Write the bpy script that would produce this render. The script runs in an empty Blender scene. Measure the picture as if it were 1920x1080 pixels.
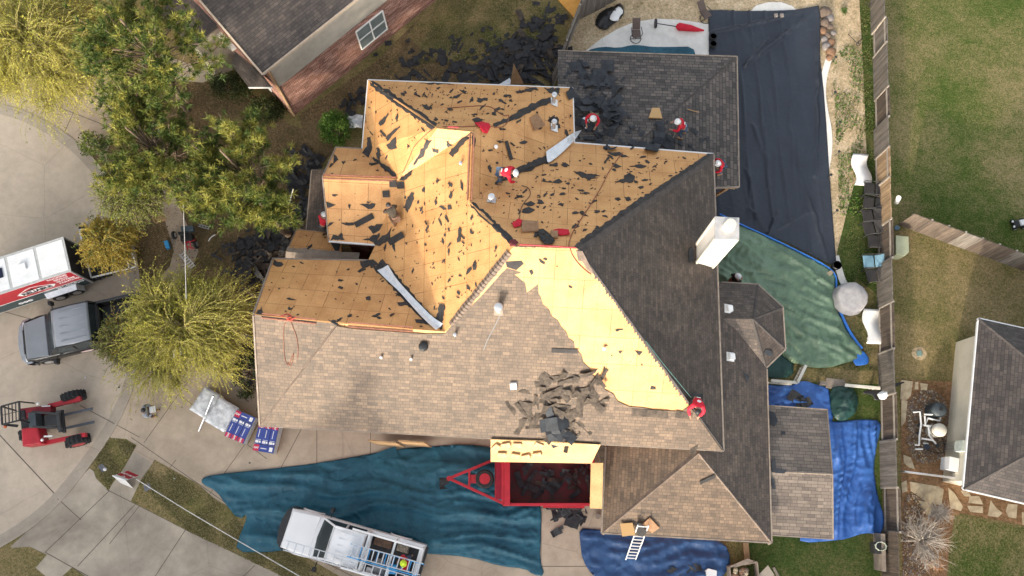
import bpy, bmesh, math, random
from mathutils import Vector, Matrix, noise as mn
from mathutils.bvhtree import BVHTree
from mathutils.geometry import delaunay_2d_cdt
R = math.radians
C = bpy.context.scene.collection
S = bpy.context.scene
rnd = random.Random(7)

# ---------------------------------------------------------------- camera, sky, sun, exposure
CAMH, TILT, F = 40.0, R(14.6), 1500.0
cd = bpy.data.cameras.new('camera'); cam = bpy.data.objects.new('camera', cd); C.objects.link(cam)
cam.location = (0, 0, CAMH); cam.rotation_euler = (TILT, 0, 0)
cd.lens = 36 * F / 1920; cd.sensor_width = 36; cd.clip_end = 2000; cd.clip_start = .5
S.camera = cam
SUN_EL, SUN_AZ = R(13.5), R(200)
w = bpy.data.worlds.new("World"); S.world = w; w.use_nodes = True
nt = w.node_tree; bg = nt.nodes['Background']
sky = nt.nodes.new('ShaderNodeTexSky'); sky.sky_type = 'NISHITA'; sky.sun_disc = False
sky.sun_elevation = SUN_EL; sky.sun_rotation = SUN_AZ
sky.dust_density = 4.0; sky.air_density = 1.0; sky.ozone_density = 1.0
hs = nt.nodes.new('ShaderNodeHueSaturation'); hs.inputs['Saturation'].default_value = .35
nt.links.new(sky.outputs[0], hs.inputs['Color']); nt.links.new(hs.outputs[0], bg.inputs[0])
bg.inputs[1].default_value = .15
sd = bpy.data.lights.new('sun', 'SUN'); sun = bpy.data.objects.new('sun', sd); C.objects.link(sun)
sv = Vector((math.sin(SUN_AZ) * math.cos(SUN_EL), math.cos(SUN_AZ) * math.cos(SUN_EL), math.sin(SUN_EL)))
sun.rotation_euler = sv.to_track_quat('Z', 'Y').to_euler(); sun.location = sv * 80
sd.energy = 1.45; sd.angle = R(2.0); sd.color = (1.0, .86, .66)
S.view_settings.view_transform = 'Standard'; S.view_settings.look = 'None'
S.view_settings.exposure = 1.72; S.view_settings.gamma = 1.0

# ---------------------------------------------------------------- helpers
_ct, _st = math.cos(TILT), math.sin(TILT)
def ray(px, py):
    cx = (px - 960) / F; cy = -(py - 540) / F
    return Vector((cx, cy * _ct + _st, cy * _st - _ct))
def P(px, py, z=0.0):
    d = ray(px, py); t = (CAMH - z) / -d.z
    return Vector((d.x * t, d.y * t, z))
CAM = Vector((0, 0, CAMH))
class Plane:
    def __init__(s, pts):
        n = Vector(); k = len(pts)
        for i in range(k):
            a, b = pts[i], pts[(i + 1) % k]
            n += Vector(((a.y - b.y) * (a.z + b.z), (a.z - b.z) * (a.x + b.x), (a.x - b.x) * (a.y + b.y)))
        n.normalize(); s.n = n if n.z > 0 else -n
        s.c = sum(pts, Vector()) / k
    def hit(s, px, py, off=0.0):
        d = ray(px, py); t = (s.c - CAM).dot(s.n) / d.dot(s.n)
        return CAM + d * t + s.n * off
def pl3(a, b, c): return Plane([P(*a), P(*b), P(*c)])

def tag(o, label=None, cat=None, group=None, kind=None):
    if label: o['label'] = label
    if cat: o['category'] = cat
    if group: o['group'] = group
    if kind: o['kind'] = kind
    return o
def thing(name, label, cat, loc=(0, 0, 0), rz=0, group=None):
    o = bpy.data.objects.new(name, None); C.objects.link(o); o.location = loc; o.rotation_euler = (0, 0, rz)
    o.empty_display_size = .2
    return tag(o, label, cat, group)
def copytree(o, parent=None):
    c = o.copy(); C.objects.link(c)
    if parent: c.parent = parent
    for ch in list(o.children): copytree(ch, c)
    return c

class MB:
    """collects faces of one mesh; optional uv"""
    def __init__(s): s.v = []; s.f = []; s.m = []; s.uv = {}; s.sm = []
    def face(s, pts, mi=0, uv=None, smooth=False):
        i = len(s.v); s.v += [Vector(p) for p in pts]; s.f.append(list(range(i, i + len(pts)))); s.m.append(mi); s.sm.append(smooth)
        if uv: s.uv[len(s.f) - 1] = uv
    def mesh(s, vs, fs, mi=0, smooth=False):
        i = len(s.v); s.v += [Vector(p) for p in vs]
        for f in fs: s.f.append([a + i for a in f]); s.m.append(mi); s.sm.append(smooth)
    def box(s, c, d, mi=0, rot=None, taper=1.0, smooth=False):
        c = Vector(c); x, y, z = d[0] / 2, d[1] / 2, d[2] / 2
        vs = []
        for k, zz in enumerate((-z, z)):
            t = taper if k else 1.0
            for a, b in ((-x, -y), (x, -y), (x, y), (-x, y)): vs.append(Vector((a * t, b * t, zz)))
        if rot is not None:
            M = rot if isinstance(rot, Matrix) else Matrix.Rotation(rot, 3, 'Z')
            vs = [M @ v for v in vs]
        s.mesh([v + c for v in vs], [(3, 2, 1, 0), (4, 5, 6, 7), (0, 1, 5, 4), (1, 2, 6, 5), (2, 3, 7, 6), (3, 0, 4, 7)], mi, smooth)
    def bar(s, a, b, wd, ht=None, mi=0, up=(0, 0, 1)):
        a = Vector(a); b = Vector(b); d = b - a; L = d.length
        if L < 1e-6: return
        d /= L; u = Vector(up)
        if abs(d.dot(u)) > .98: u = Vector((0, 1, 0))
        y = u.cross(d).normalized(); z = d.cross(y)
        M = Matrix((d, y, z)).transposed()
        s.box((a + b) / 2, (L, wd, ht or wd), mi, M)
    def tube(s, pts, r, n=8, mi=0, cap=True, smooth=True):
        pts = [Vector(p) for p in pts]; rr = r if isinstance(r, (list, tuple)) else [r] * len(pts)
        vs = []; fs = []; prev = None
        for i, p in enumerate(pts):
            d = (pts[min(i + 1, len(pts) - 1)] - pts[max(i - 1, 0)])
            if d.length < 1e-9: d = Vector((0, 0, 1))
            d.normalize()
            if prev is None:
                u = Vector((0, 0, 1)) if abs(d.z) < .9 else Vector((1, 0, 0))
                a = d.cross(u).normalized()
            else:
                a = (prev - d * prev.dot(d)).normalized()
            prev = a; b = d.cross(a)
            for k in range(n):
                t = 2 * math.pi * k / n; vs.append(p + (a * math.cos(t) + b * math.sin(t)) * rr[i])
        for i in range(len(pts) - 1):
            for k in range(n):
                k2 = (k + 1) % n; fs.append((i * n + k, i * n + k2, (i + 1) * n + k2, (i + 1) * n + k))
        s.mesh(vs, fs, mi, smooth)
        if cap:
            s.mesh(vs[:n][::-1], [tuple(range(n))], mi); s.mesh(vs[-n:], [tuple(range(n))], mi)
    def cyl(s, a, b, r, r2=None, n=16, mi=0, smooth=True): s.tube([a, b], [r, r if r2 is None else r2], n, mi, True, smooth)
    def dome(s, c, r, h=1.0, n=14, m=5, mi=0, full=False, rot=None):
        c = Vector(c); vs = []; fs = []; lo = -m if full else 0
        rows = list(range(lo, m + 1))
        for i in rows:
            t = math.pi / 2 * i / m
            for k in range(n):
                p = 2 * math.pi * k / n; q = Vector((math.cos(t) * math.cos(p) * r, math.cos(t) * math.sin(p) * r, math.sin(t) * r * h))
                if rot is not None: q = rot @ q
                vs.append(c + q)
        for i in range(len(rows) - 1):
            for k in range(n):
                k2 = (k + 1) % n; fs.append((i * n + k, i * n + k2, (i + 1) * n + k2, (i + 1) * n + k))
        s.mesh(vs, fs, mi, True)
    def prism(s, poly, z0, z1, mi=0):
        n = len(poly); vs = [Vector((p[0], p[1], z0)) for p in poly] + [Vector((p[0], p[1], z1)) for p in poly]
        s.mesh(vs, [tuple(range(n))[::-1], tuple(range(n, 2 * n))] + [(i, (i + 1) % n, n + (i + 1) % n, n + i) for i in range(n)], mi)
    def build(s, name, mats, parent=None, bevel=0, fixn=True, local=None):
        me = bpy.data.meshes.new(name)
        if local: L = Vector(local); vs = [v - L for v in s.v]
        else: vs = s.v
        me.from_pydata([tuple(v) for v in vs], [], s.f)
        for m in (mats if isinstance(mats, (list, tuple)) else [mats]): me.materials.append(m)
        for p, mi, sm in zip(me.polygons, s.m, s.sm): p.material_index = mi; p.use_smooth = sm
        if s.uv:
            ul = me.uv_layers.new(name='UVMap')
            for fi, uv in s.uv.items():
                for li, q in zip(me.polygons[fi].loop_indices, uv): ul.data[li].uv = q
        if fixn:
            bm = bmesh.new(); bm.from_mesh(me); bmesh.ops.recalc_face_normals(bm, faces=bm.faces); bm.to_mesh(me); bm.free()
        me.update()
        o = bpy.data.objects.new(name, me); C.objects.link(o)
        if local: o.location = local
        if parent: o.parent = parent
        if bevel:
            b = o.modifiers.new('b', 'BEVEL'); b.width = bevel; b.segments = 2; b.limit_method = 'ANGLE'; b.angle_limit = R(40)
        return o

# ---------------------------------------------------------------- materials
def NT(name):
    m = bpy.data.materials.new(name); m.use_nodes = True; t = m.node_tree
    return m, t, t.nodes['Principled BSDF']
def nd(t, kind, ins=None, **kw):
    n = t.nodes.new('ShaderNode' + kind)
    for k, v in kw.items(): setattr(n, k, v)
    for k, v in (ins or {}).items():
        if hasattr(v, 'is_output') or isinstance(v, bpy.types.NodeSocket): t.links.new(v, n.inputs[k])
        else: n.inputs[k].default_value = v
    return n
def c4(c): return (c[0], c[1], c[2], 1)
def coords(t, scale=(1, 1, 1), uv=False, rot=(0, 0, 0), world=False):
    if world: src = nd(t, 'NewGeometry').outputs['Position']
    else:
        tc = nd(t, 'TexCoord'); src = tc.outputs['UV' if uv else 'Object']
    return nd(t, 'Mapping', {'Vector': src, 'Scale': scale, 'Rotation': rot}).outputs[0]
def noi(t, vec, scale, detail=4, rough=.6, dist=0): return nd(t, 'TexNoise', {'Vector': vec, 'Scale': scale, 'Detail': detail, 'Roughness': rough, 'Distortion': dist}).outputs['Fac']
def ramp(t, fac, stops):
    r = nd(t, 'ValToRGB', {'Fac': fac}); e = r.color_ramp.elements
    while len(e) < len(stops): e.new(.5)
    for x, (p, c) in zip(e, stops): x.position = p; x.color = c4(c)
    return r.outputs[0]
def mix(t, fac, a, b, mode='MIX'):
    n = nd(t, 'Mix', data_type='RGBA', blend_type=mode)
    for sock, v in ((n.inputs['Factor'], fac), (n.inputs[6], a), (n.inputs[7], b)):
        if isinstance(v, bpy.types.NodeSocket): t.links.new(v, sock)
        elif isinstance(v, (int, float)): sock.default_value = v
        else: sock.default_value = c4(v)
    return n.outputs[2]
def bump(t, b, h, s=.5, d=.02):
    n = nd(t, 'Bump', {'Height': h, 'Strength': s, 'Distance': d}); t.links.new(n.outputs[0], b.inputs['Normal'])
def setp(b, rough=.7, spec=.5, metal=0): b.inputs['Roughness'].default_value = rough; b.inputs['Specular IOR Level'].default_value = spec; b.inputs['Metallic'].default_value = metal

def M(name, c, rough=.7, c2=None, sc=6.0, spec=.4, metal=0, bmp=0.0, bsc=None, world=False):
    """plain material with worn variation between c and c2"""
    m, t, b = NT(name); setp(b, rough, spec, metal)
    c2 = c2 or tuple(x * .78 for x in c); v = coords(t, world=world)
    f = noi(t, v, sc, 6, .65)
    t.links.new(ramp(t, f, [(.35, c2), (.62, c)]), b.inputs['Base Color'])
    if bmp: bump(t, b, noi(t, v, bsc or sc * 4, 5, .7), .6, bmp)
    return m

def shingle(name, cols, w_=.24, h_=.145, gap=.35, streak=.0, ms=.009):
    m, t, b = NT(name); setp(b, .62, .5)
    v = coords(t, uv=True)
    br = nd(t, 'TexBrick', {'Vector': v, 'Color1': c4(cols[0]), 'Color2': c4(cols[1]), 'Mortar': c4([x * gap for x in cols[1]]), 'Scale': 1.0, 'Mortar Size': ms, 'Mortar Smooth': .3, 'Bias': -.1, 'Brick Width': w_, 'Row Height': h_}, offset=.37, offset_frequency=2, squash=1.5, squash_frequency=3)
    br2 = nd(t, 'TexBrick', {'Vector': v, 'Color1': (.72, .72, .72, 1), 'Color2': (1.22, 1.2, 1.18, 1), 'Mortar': (.9, .9, .9, 1), 'Scale': 1.0, 'Mortar Size': .0, 'Bias': 0.0, 'Brick Width': w_ * 2.3, 'Row Height': h_}, offset=.61, offset_frequency=3)
    c = mix(t, 1.0, br.outputs[0], br2.outputs[0], 'MULTIPLY')
    n1 = noi(t, v, .35, 4, .6); c = mix(t, .75, c, ramp(t, n1, [(.3, (.72, .70, .70)), (.7, (1.15, 1.14, 1.12))]), 'MULTIPLY')
    n2 = noi(t, v, 55, 3, .7); c = mix(t, .6, c, ramp(t, n2, [(.3, (.6, .6, .6)), (.7, (1.3, 1.3, 1.3))]), 'MULTIPLY')
    if streak:
        n3 = noi(t, coords(t, (2.2, .25, 1), uv=True), 1.0, 3, .5); c = mix(t, streak, c, ramp(t, n3, [(.4, (.6, .58, .58)), (.62, (1.1, 1.1, 1.1))]), 'MULTIPLY')
    t.links.new(c, b.inputs['Base Color'])
    bump(t, b, mix(t, .35, br.outputs[0], n2), .5, .03)
    return m

def osb_mat(name, base=(.71, .40, .165), seam=True):
    m, t, b = NT(name); setp(b, .6, .45)
    v = coords(t, uv=True)
    fl = noi(t, coords(t, (22, 60, 1), uv=True, rot=(0, 0, .5)), 1.0, 4, .7, .6)
    fl2 = noi(t, coords(t, (55, 18, 1), uv=True, rot=(0, 0, -.3)), 1.0, 4, .7, .6)
    f = nd(t, 'Math', {0: fl, 1: fl2}, operation='ADD').outputs[0]
    f = nd(t, 'Math', {0: f, 1: .5}, operation='MULTIPLY').outputs[0]
    d = base
    c = ramp(t, f, [(.36, (d[0] * .50, d[1] * .40, d[2] * .32)), (.46, (d[0] * .86, d[1] * .80, d[2] * .72)), (.56, d), (.66, (min(1, d[0] * 1.2), d[1] * 1.25, d[2] * 1.4))])
    n1 = noi(t, v, 1.1, 5, .6); c = mix(t, .8, c, ramp(t, n1, [(.3, (.80, .70, .62)), (.6, (1.05, 1.05, 1.05))]), 'MULTIPLY')
    if seam:
        br = nd(t, 'TexBrick', {'Vector': v, 'Color1': (.93, .92, .9, 1), 'Color2': (1.06, 1.05, 1.05, 1), 'Mortar': (.34, .25, .18, 1), 'Scale': 1.0, 'Mortar Size': .011, 'Mortar Smooth': .5, 'Bias': 0.0, 'Brick Width': 2.44, 'Row Height': 1.22}, offset=.5)
        c = mix(t, 1.0, c, br.outputs[0], 'MULTIPLY')
        br3 = nd(t, 'TexBrick', {'Vector': v, 'Color1': (1, 1, 1, 1), 'Color2': (1, 1, 1, 1), 'Mortar': (.66, .6, .55, 1), 'Scale': 1.0, 'Mortar Size': .012, 'Brick Width': .61, 'Row Height': 40.0}, offset=0)
        c = mix(t, .6, c, br3.outputs[0], 'MULTIPLY')
    vo = nd(t, 'TexVoronoi', {'Vector': v, 'Scale': 3.3, 'Randomness': 1.0}).outputs['Distance']
    c = mix(t, ramp(t, vo, [(.03, (1, 1, 1)), (.055, (0, 0, 0))]), c, (.13, .09, .07))
    t.links.new(c, b.inputs['Base Color']); bump(t, b, f, .3, .01)
    return m

def ground_mat(name, stops, patch=.35, fine=14.0, bmp=.05, streak=None):
    m, t, b = NT(name); setp(b, .95, .12)
    v = coords(t, world=True)
    a = noi(t, v, patch, 5, .62, .3); g = noi(t, v, fine, 5, .75)
    g1 = noi(t, v, 2.2, 6, .75, .4); f = mix(t, .35, mix(t, .38, a, g1), g)
    c = ramp(t, f, stops)
    g4 = noi(t, v, 7, 4, .8); c = mix(t, .8, c, ramp(t, g4, [(.36, (.62, .66, .5)), (.5, (1, 1, 1)), (.64, (1.4, 1.3, 1.25))]), 'MULTIPLY')
    g2 = noi(t, v, 38, 3, .8); c = mix(t, .8, c, ramp(t, g2, [(.35, (.45, .45, .4)), (.65, (1.5, 1.5, 1.42))]), 'MULTIPLY')
    t.links.new(c, b.inputs['Base Color']); bump(t, b, mix(t, .5, g, g2), .9, bmp)
    return m

m_grass_dry = ground_mat('dry_grass', [(.36, (.075, .10, .026)), (.46, (.16, .14, .06)), (.53, (.23, .18, .092)), (.62, (.29, .225, .125))])
m_grass_green = ground_mat('green_grass', [(.36, (.042, .078, .015)), (.45, (.072, .104, .024)), (.51, (.14, .138, .055)), (.57, (.225, .185, .098))], patch=.17)
m_grass_deep = ground_mat('deep_grass', [(.38, (.032, .062, .014)), (.5, (.06, .09, .024)), (.6, (.13, .115, .05))])
m_leaf = ground_mat('leaf_litter', [(.36, (.075, .075, .03)), (.46, (.13, .10, .055)), (.55, (.19, .135, .08)), (.64, (.17, .14, .075))], patch=.8, fine=9, bmp=.08)
m_sand = ground_mat('sandy_soil', [(.36, (.24, .20, .11)), (.44, (.42, .32, .21)), (.52, (.54, .42, .29)), (.62, (.62, .50, .37))], patch=.9, fine=5)
m_bed = ground_mat('garden_soil', [(.38, (.16, .09, .05)), (.5, (.26, .15, .085)), (.6, (.33, .20, .12))], patch=1.2, fine=8, bmp=.08)
def concrete(name, c, stain=.35, rough=.85):
    m, t, b = NT(name); setp(b, rough, .3); v = coords(t, world=True)
    n1 = noi(t, v, .22, 5, .6, .4); n2 = noi(t, v, 2.2, 6, .7); n3 = noi(t, v, 40, 3, .7)
    col = ramp(t, n1, [(.34, tuple(x * (1 - stain) for x in c)), (.6, c)])
    col = mix(t, .55, col, ramp(t, n2, [(.3, (.78, .77, .76)), (.6, (1.06, 1.06, 1.06))]), 'MULTIPLY')
    col = mix(t, .4, col, ramp(t, n3, [(.3, (.75, .75, .75)), (.7, (1.15, 1.15, 1.15))]), 'MULTIPLY')
    vc = nd(t, 'TexVoronoi', {'Vector': mix(t, .3, v, nd(t, 'TexNoise', {'Vector': v, 'Scale': .5, 'Detail': 5, 'Roughness': .6}).outputs[1], 'ADD'), 'Scale': .16}, feature='DISTANCE_TO_EDGE').outputs['Distance']
    col = mix(t, .28, col, ramp(t, vc, [(.0008, (.35, .32, .3)), (.003, (1, 1, 1))]), 'MULTIPLY')
    n4 = noi(t, v, .55, 3, .5, .6); col = mix(t, .3, col, ramp(t, n4, [(.28, (.62, .6, .57)), (.42, (1, 1, 1))]), 'MULTIPLY')
    t.links.new(col, b.inputs['Base Color']); bump(t, b, n3, .3, .01)
    return m
m_street = concrete('street_concrete', (.56, .465, .36), .2)
m_drive = concrete('driveway_concrete', (.50, .40, .30), .3)
m_drive2 = concrete('weathered_concrete', (.47, .40, .315), .5)
m_gutter = concrete('gutter_concrete', (.43, .365, .29), .25)
m_pool = concrete('pool_deck_coating', (.80, .77, .71), .06)
m_joint = M('joint_filler', (.14, .115, .09), .95)
m_stone = M('flagstone', (.52, .43, .29), .9, (.34, .26, .17), 3, bmp=.02)

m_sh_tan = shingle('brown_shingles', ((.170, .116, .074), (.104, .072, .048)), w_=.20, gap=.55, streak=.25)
m_sh_dark = shingle('shaded_brown_shingles', ((.115, .088, .070), (.064, .051, .043)), w_=.2, gap=.5, streak=.3)  # same shingles as the lit slopes, shade put into the darker colour
m_sh_low = shingle('patterned_shingles', ((.13, .108, .094), (.038, .032, .030)), w_=.30, h_=.19, gap=.42, ms=.016)
m_sh_patio = shingle('weathered_shingles', ((.20, .165, .135), (.13, .105, .09)), w_=.3, h_=.15)
m_sh_nb = shingle('charcoal_shingles', ((.085, .07, .062), (.045, .038, .036)), streak=.4)
m_cap = M('cap_shingle', (.20, .145, .11), .7, (.12, .09, .07), 4)
m_capd = M('dark_cap_shingle', (.085, .072, .065), .8, (.05, .043, .04), 4)
m_osb = osb_mat('osb_sheathing')
m_osb2 = osb_mat('osb_board', (.62, .42, .20), seam=False)
m_felt = M('torn_felt', (.052, .048, .046), .85, (.03, .028, .028), 3, bmp=.01)
m_felt_b = M('blue_black_felt', (.038, .044, .052), .7, (.022, .024, .028), 3, bmp=.01)
m_sh_piece = M('torn_shingle', (.105, .083, .065), .85, (.042, .036, .031), 5, spec=.2)
m_sh_piece2 = M('torn_shingle_dark', (.036, .037, .040), .65, (.02, .02, .023), 5)
m_white = M('white_paint', (.80, .80, .79), .4, (.70, .70, .69), 2)
m_cream = M('cream_siding', (.72, .68, .58), .6, (.62, .58, .49), 1.5)
def siding(name, c, per=5.5):
    m, t, b = NT(name); setp(b, .55, .35); v = coords(t, world=True)
    wv = nd(t, 'TexWave', {'Vector': v, 'Scale': per / 6.2832 * 3.14, 'Distortion': 0.0}, bands_direction='Z', wave_profile='SAW').outputs['Fac']
    col = ramp(t, noi(t, v, 1.1, 6, .7), [(.3, tuple(x * .84 for x in c)), (.6, c)])
    col = mix(t, .7, col, ramp(t, wv, [(.0, (.6, .58, .55)), (.07, (1, 1, 1))]), 'MULTIPLY')
    t.links.new(col, b.inputs['Base Color']); bump(t, b, wv, .5, .02); return m
m_side_w = siding('white_lap_siding', (.74, .70, .64)); m_side_c = siding('cream_lap_siding', (.66, .61, .50))
m_siding = M('grey_siding', (.46, .42, .35), .75, (.36, .33, .28), 1.2)
m_metal = M('galvanised_flashing', (.82, .84, .86), .5, (.62, .65, .68), 3, metal=.15)
m_alu = M('aluminium', (.72, .73, .74), .35, (.6, .6, .62), 5, metal=.7)
m_dark = M('dark_metal', (.035, .035, .037), .5, (.02, .02, .02), 6)
m_rubber = M('rubber', (.028, .028, .03), .85, (.018, .018, .018), 12, bmp=.01)
m_red = M('red_paint', (.46, .022, .035), .38, (.36, .018, .028), 2)
m_redfab = M('red_fabric', (.62, .018, .04), .8, (.48, .012, .03), 5, bmp=.01)
m_wood = M('pine_wood', (.42, .27, .14), .8, (.30, .18, .09), 3)
m_oldwood = M('weathered_wood', (.30, .25, .20), .9, (.20, .16, .13), 3)
m_glass = M('window_glass', (.05, .065, .07), .12, (.03, .04, .045), 1, spec=.4); m_blind = M('window_blinds', (.20, .235, .23), .3, (.14, .17, .17), 2, spec=.6)
m_blackpl = M('black_plastic', (.02, .02, .022), .45, (.012, .012, .012), 5)
m_bluepl = M('blue_plastic', (.05, .33, .66), .5, (.04, .25, .52), 4)
m_skin = M('skin', (.36, .20, .13), .6, (.30, .16, .10), 8)
def brick_mat():
    m, t, b = NT('red_brick'); setp(b, .85, .3); v = coords(t, uv=True)
    br = nd(t, 'TexBrick', {'Vector': v, 'Color1': (.42, .175, .12, 1), 'Color2': (.27, .105, .078, 1), 'Mortar': (.50, .43, .36, 1), 'Scale': 1.0, 'Mortar Size': .007, 'Bias': .1, 'Brick Width': .215, 'Row Height': .075})
    br2 = nd(t, 'TexBrick', {'Vector': v, 'Color1': (.65, .62, .6, 1), 'Color2': (1.6, 1.75, 1.9, 1), 'Mortar': (1, 1, 1, 1), 'Scale': 1.0, 'Mortar Size': .0, 'Bias': -.35, 'Brick Width': .43, 'Row Height': .075}, offset=.3)
    c = mix(t, 1.0, br.outputs[0], br2.outputs[0], 'MULTIPLY')
    c = mix(t, .6, c, ramp(t, noi(t, v, 1.5, 4), [(.3, (.75, .72, .7)), (.65, (1.15, 1.15, 1.15))]), 'MULTIPLY')
    t.links.new(c, b.inputs['Base Color']); bump(t, b, br.outputs['Fac'], -.4, .01)
    return m
m_brick = brick_mat()

# ---------------------------------------------------------------- flat sheets of the setting
def uvplane(pts, origin=None):
    p = Plane(pts); n = p.n
    if abs(n.z) > .999: u = Vector((1, 0, 0))
    else: u = Vector((0, 0, 1)).cross(n).normalized()
    v = n.cross(u); o = origin or Vector()
    return [((q - o).dot(u), (q - o).dot(v)) for q in pts]
def smooth(pts, k=2, closed=True):
    for _ in range(k):
        out = []; n = len(pts)
        for i in range(n if closed else n - 1):
            a, b = Vector(pts[i]), Vector(pts[(i + 1) % n]); out += [a * .75 + b * .25, a * .25 + b * .75]
        if not closed: out = [Vector(pts[0])] + out + [Vector(pts[-1])]
        pts = out
    return pts
def sheet(name, px, z, m, kind='structure', k=0, label=None, cat=None, thick=0, extra=None):
    w_ = [P(a[0], a[1], z) for a in px]
    if k: w_ = smooth(w_, k)
    b = MB()
    if thick: b.prism(w_, z - thick, z)
    else: b.face(w_)
    ms = [m]
    if extra: ms.append(extra[0]); extra[1](b)
    o = b.build(name, ms, fixn=bool(thick)); tag(o, label, cat, kind=kind)
    if not thick and o.data.polygons[0].normal.z < 0: o.data.flip_normals()
    return o
# ---------------------------------------------------------------- ground
g = MB(); g.face([(-600, -600, 0), (600, -600, 0), (600, 600, 0), (-600, 600, 0)]); tag(g.build('ground', m_grass_dry, fixn=False), kind='structure')
ARC = [(-60, 178), (0, 200), (45, 212), (100, 240), (140, 268), (178, 305), (210, 350), (235, 410), (252, 480), (262, 560), (263, 640), (254, 700), (236, 755), (208, 810), (160, 878), (112, 938), (60, 985), (0, 1022), (-60, 1052)]
def inset_arc(d):
    pts = [P(*a) for a in ARC]; out = []
    c = P(-190, 610)
    for p in pts: out.append(p + (c - p).normalized() * d)
    return out
def arcband(name, d0, d1, z, m, thick=0):
    a = smooth(inset_arc(d0), 2, False); b_ = smooth(inset_arc(d1), 2, False); b = MB()
    for i in range(len(a) - 1):
        q = [a[i], a[i + 1], b_[i + 1], b_[i]]
        b.face([Vector((p.x, p.y, z)) for p in q])
        if thick: b.face([Vector((a[i].x, a[i].y, z)), Vector((a[i + 1].x, a[i + 1].y, z)), Vector((a[i + 1].x, a[i + 1].y, 0)), Vector((a[i].x, a[i].y, 0))])
    return b.build(name, m)
a = smooth(inset_arc(.4), 2, False); b = MB(); b.face([Vector((p.x, p.y, .004)) for p in a] + [Vector((-60, a[-1].y, .004)), Vector((-60, a[0].y, .004))])
def jl(b, p0, p1, z, w_=.035, mi=1):
    a, c = P(*p0, z), P(*p1, z); d = (c - a).normalized(); n = Vector((-d.y, d.x, 0)) * w_ / 2
    b.face([a - n, c - n, c + n, a + n], mi)
jl(b, (-20, 795), (108, 932), .008, .05); jl(b, (-80, 560), (262, 655), .008, .03)
o = b.build('street', [m_street, m_joint], fixn=False)
if o.data.polygons[0].normal.z < 0: o.data.flip_normals()
tag(o, kind='structure')
tag(arcband('gutter', .0, .42, .012, m_gutter), kind='structure')
tag(arcband('curb', -.14, .0, .045, m_gutter, 1), kind='structure')
# driveway of the main house with joints
def dj(b):
    for p0, p1 in (((205, 1020), (330, 862)), ((352, 985), (560, 690)), ((470, 985), (620, 700)), ((270, 830), (420, 620)), ((246, 820), (520, 1010)), ((594, 800), (594, 870)), ((695, 800), (694, 880)), ((520, 1010), (700, 1100)), ((782, 930), (1100, 960)), ((1015, 960), (1014, 1100)), ((1015, 1062), (1100, 1062)), ((335, 740), (500, 860)), ((150, 760), (262, 820))):
        jl(b, p0, p1, .018, .03)
sheet('driveway', [(263, 640), (254, 700), (236, 755), (208, 812), (206, 820), (256, 850), (380, 930), (470, 985), (640, 1082), (700, 1120), (1130, 1120), (1330, 1120), (1352, 1010), (1352, 790), (1100, 780), (480, 770), (500, 690), (430, 690), (330, 600)], .014, m_drive, extra=(m_joint, dj))
def dj2(b):
    for p0, p1 in (((108, 935), (152, 975)), ((85, 1035), (204, 921)), ((145, 1062), (254, 945)), ((290, 1082), (348, 993)), ((200, 918), (254, 945)), ((455, 1082), (478, 1060)), ((254, 945), (348, 993)), ((348, 993), (540, 1085)), ((84, 1035), (290, 1150))):
        jl(b, p0, p1, .016, .035)
sheet('neighbour_driveway', [(108, 938), (168, 878), (176, 884), (180, 897), (204, 920), (236, 858), (262, 832), (300, 862), (255, 945), (350, 993), (540, 1085), (600, 1120), (180, 1160), (20, 1025), (62, 985)], .011, m_drive2, extra=(m_joint, dj2))
sheet('grass_verge', [(204, 821), (236, 823), (256, 835), (238, 868), (222, 893), (202, 917), (182, 898), (176, 884), (172, 876)], .022, m_grass_dry, k=0)
sheet('grass_strip', [(290, 862), (330, 884), (372, 908), (402, 935), (462, 968), (470, 1000), (560, 1060), (640, 1095), (560, 1095), (352, 995), (245, 940), (262, 905)], .022, m_grass_dry)
sheet('grass_corner', [(15, 1028), (55, 1025), (88, 1040), (40, 1095), (15, 1090)], .022, m_grass_dry)
sheet('grass_corner', [(112, 1085), (135, 1064), (175, 1090)], .022, m_grass_dry)
# far driveway, paths, planting beds on the left
def dj3(b):
    jl(b, (165, 150), (120, 250), .018); jl(b, (120, 205), (210, 240), .018)
sheet('side_driveway', [(-60, 176), (0, 198), (45, 210), (100, 238), (142, 266), (200, 300), (215, 190), (200, 110), (100, 60), (-60, 40)], .014, m_drive, extra=(m_joint, dj3))
sheet('garden_path', [(280, 120), (330, 150), (380, 155), (436, 132), (440, 95), (400, 118), (360, 122), (300, 100)], .014, m_gutter)
sheet('planting_bed', [(160, 290), (215, 190), (250, 140), (430, 140), (545, 235), (600, 250), (600, 480), (480, 660), (480, 770), (430, 730), (262, 640), (250, 480), (215, 350)], .006, m_leaf)
sheet('front_path', [(290, 350), (318, 345), (350, 420), (372, 470), (355, 520), (330, 560), (262, 600), (262, 560), (318, 500), (326, 470)], .020, m_drive)
sheet('leafy_strip', [(560, 215), (700, 120), (820, 0), (1060, 0), (1040, 110), (980, 160), (700, 150), (640, 260), (590, 330)], .010, m_leaf)
sheet('back_yard_grass', [(760, 70), (830, -20), (1075, -20), (1045, 90), (1000, 150), (900, 120), (820, 110)], .0145, m_grass_dry)
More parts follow.
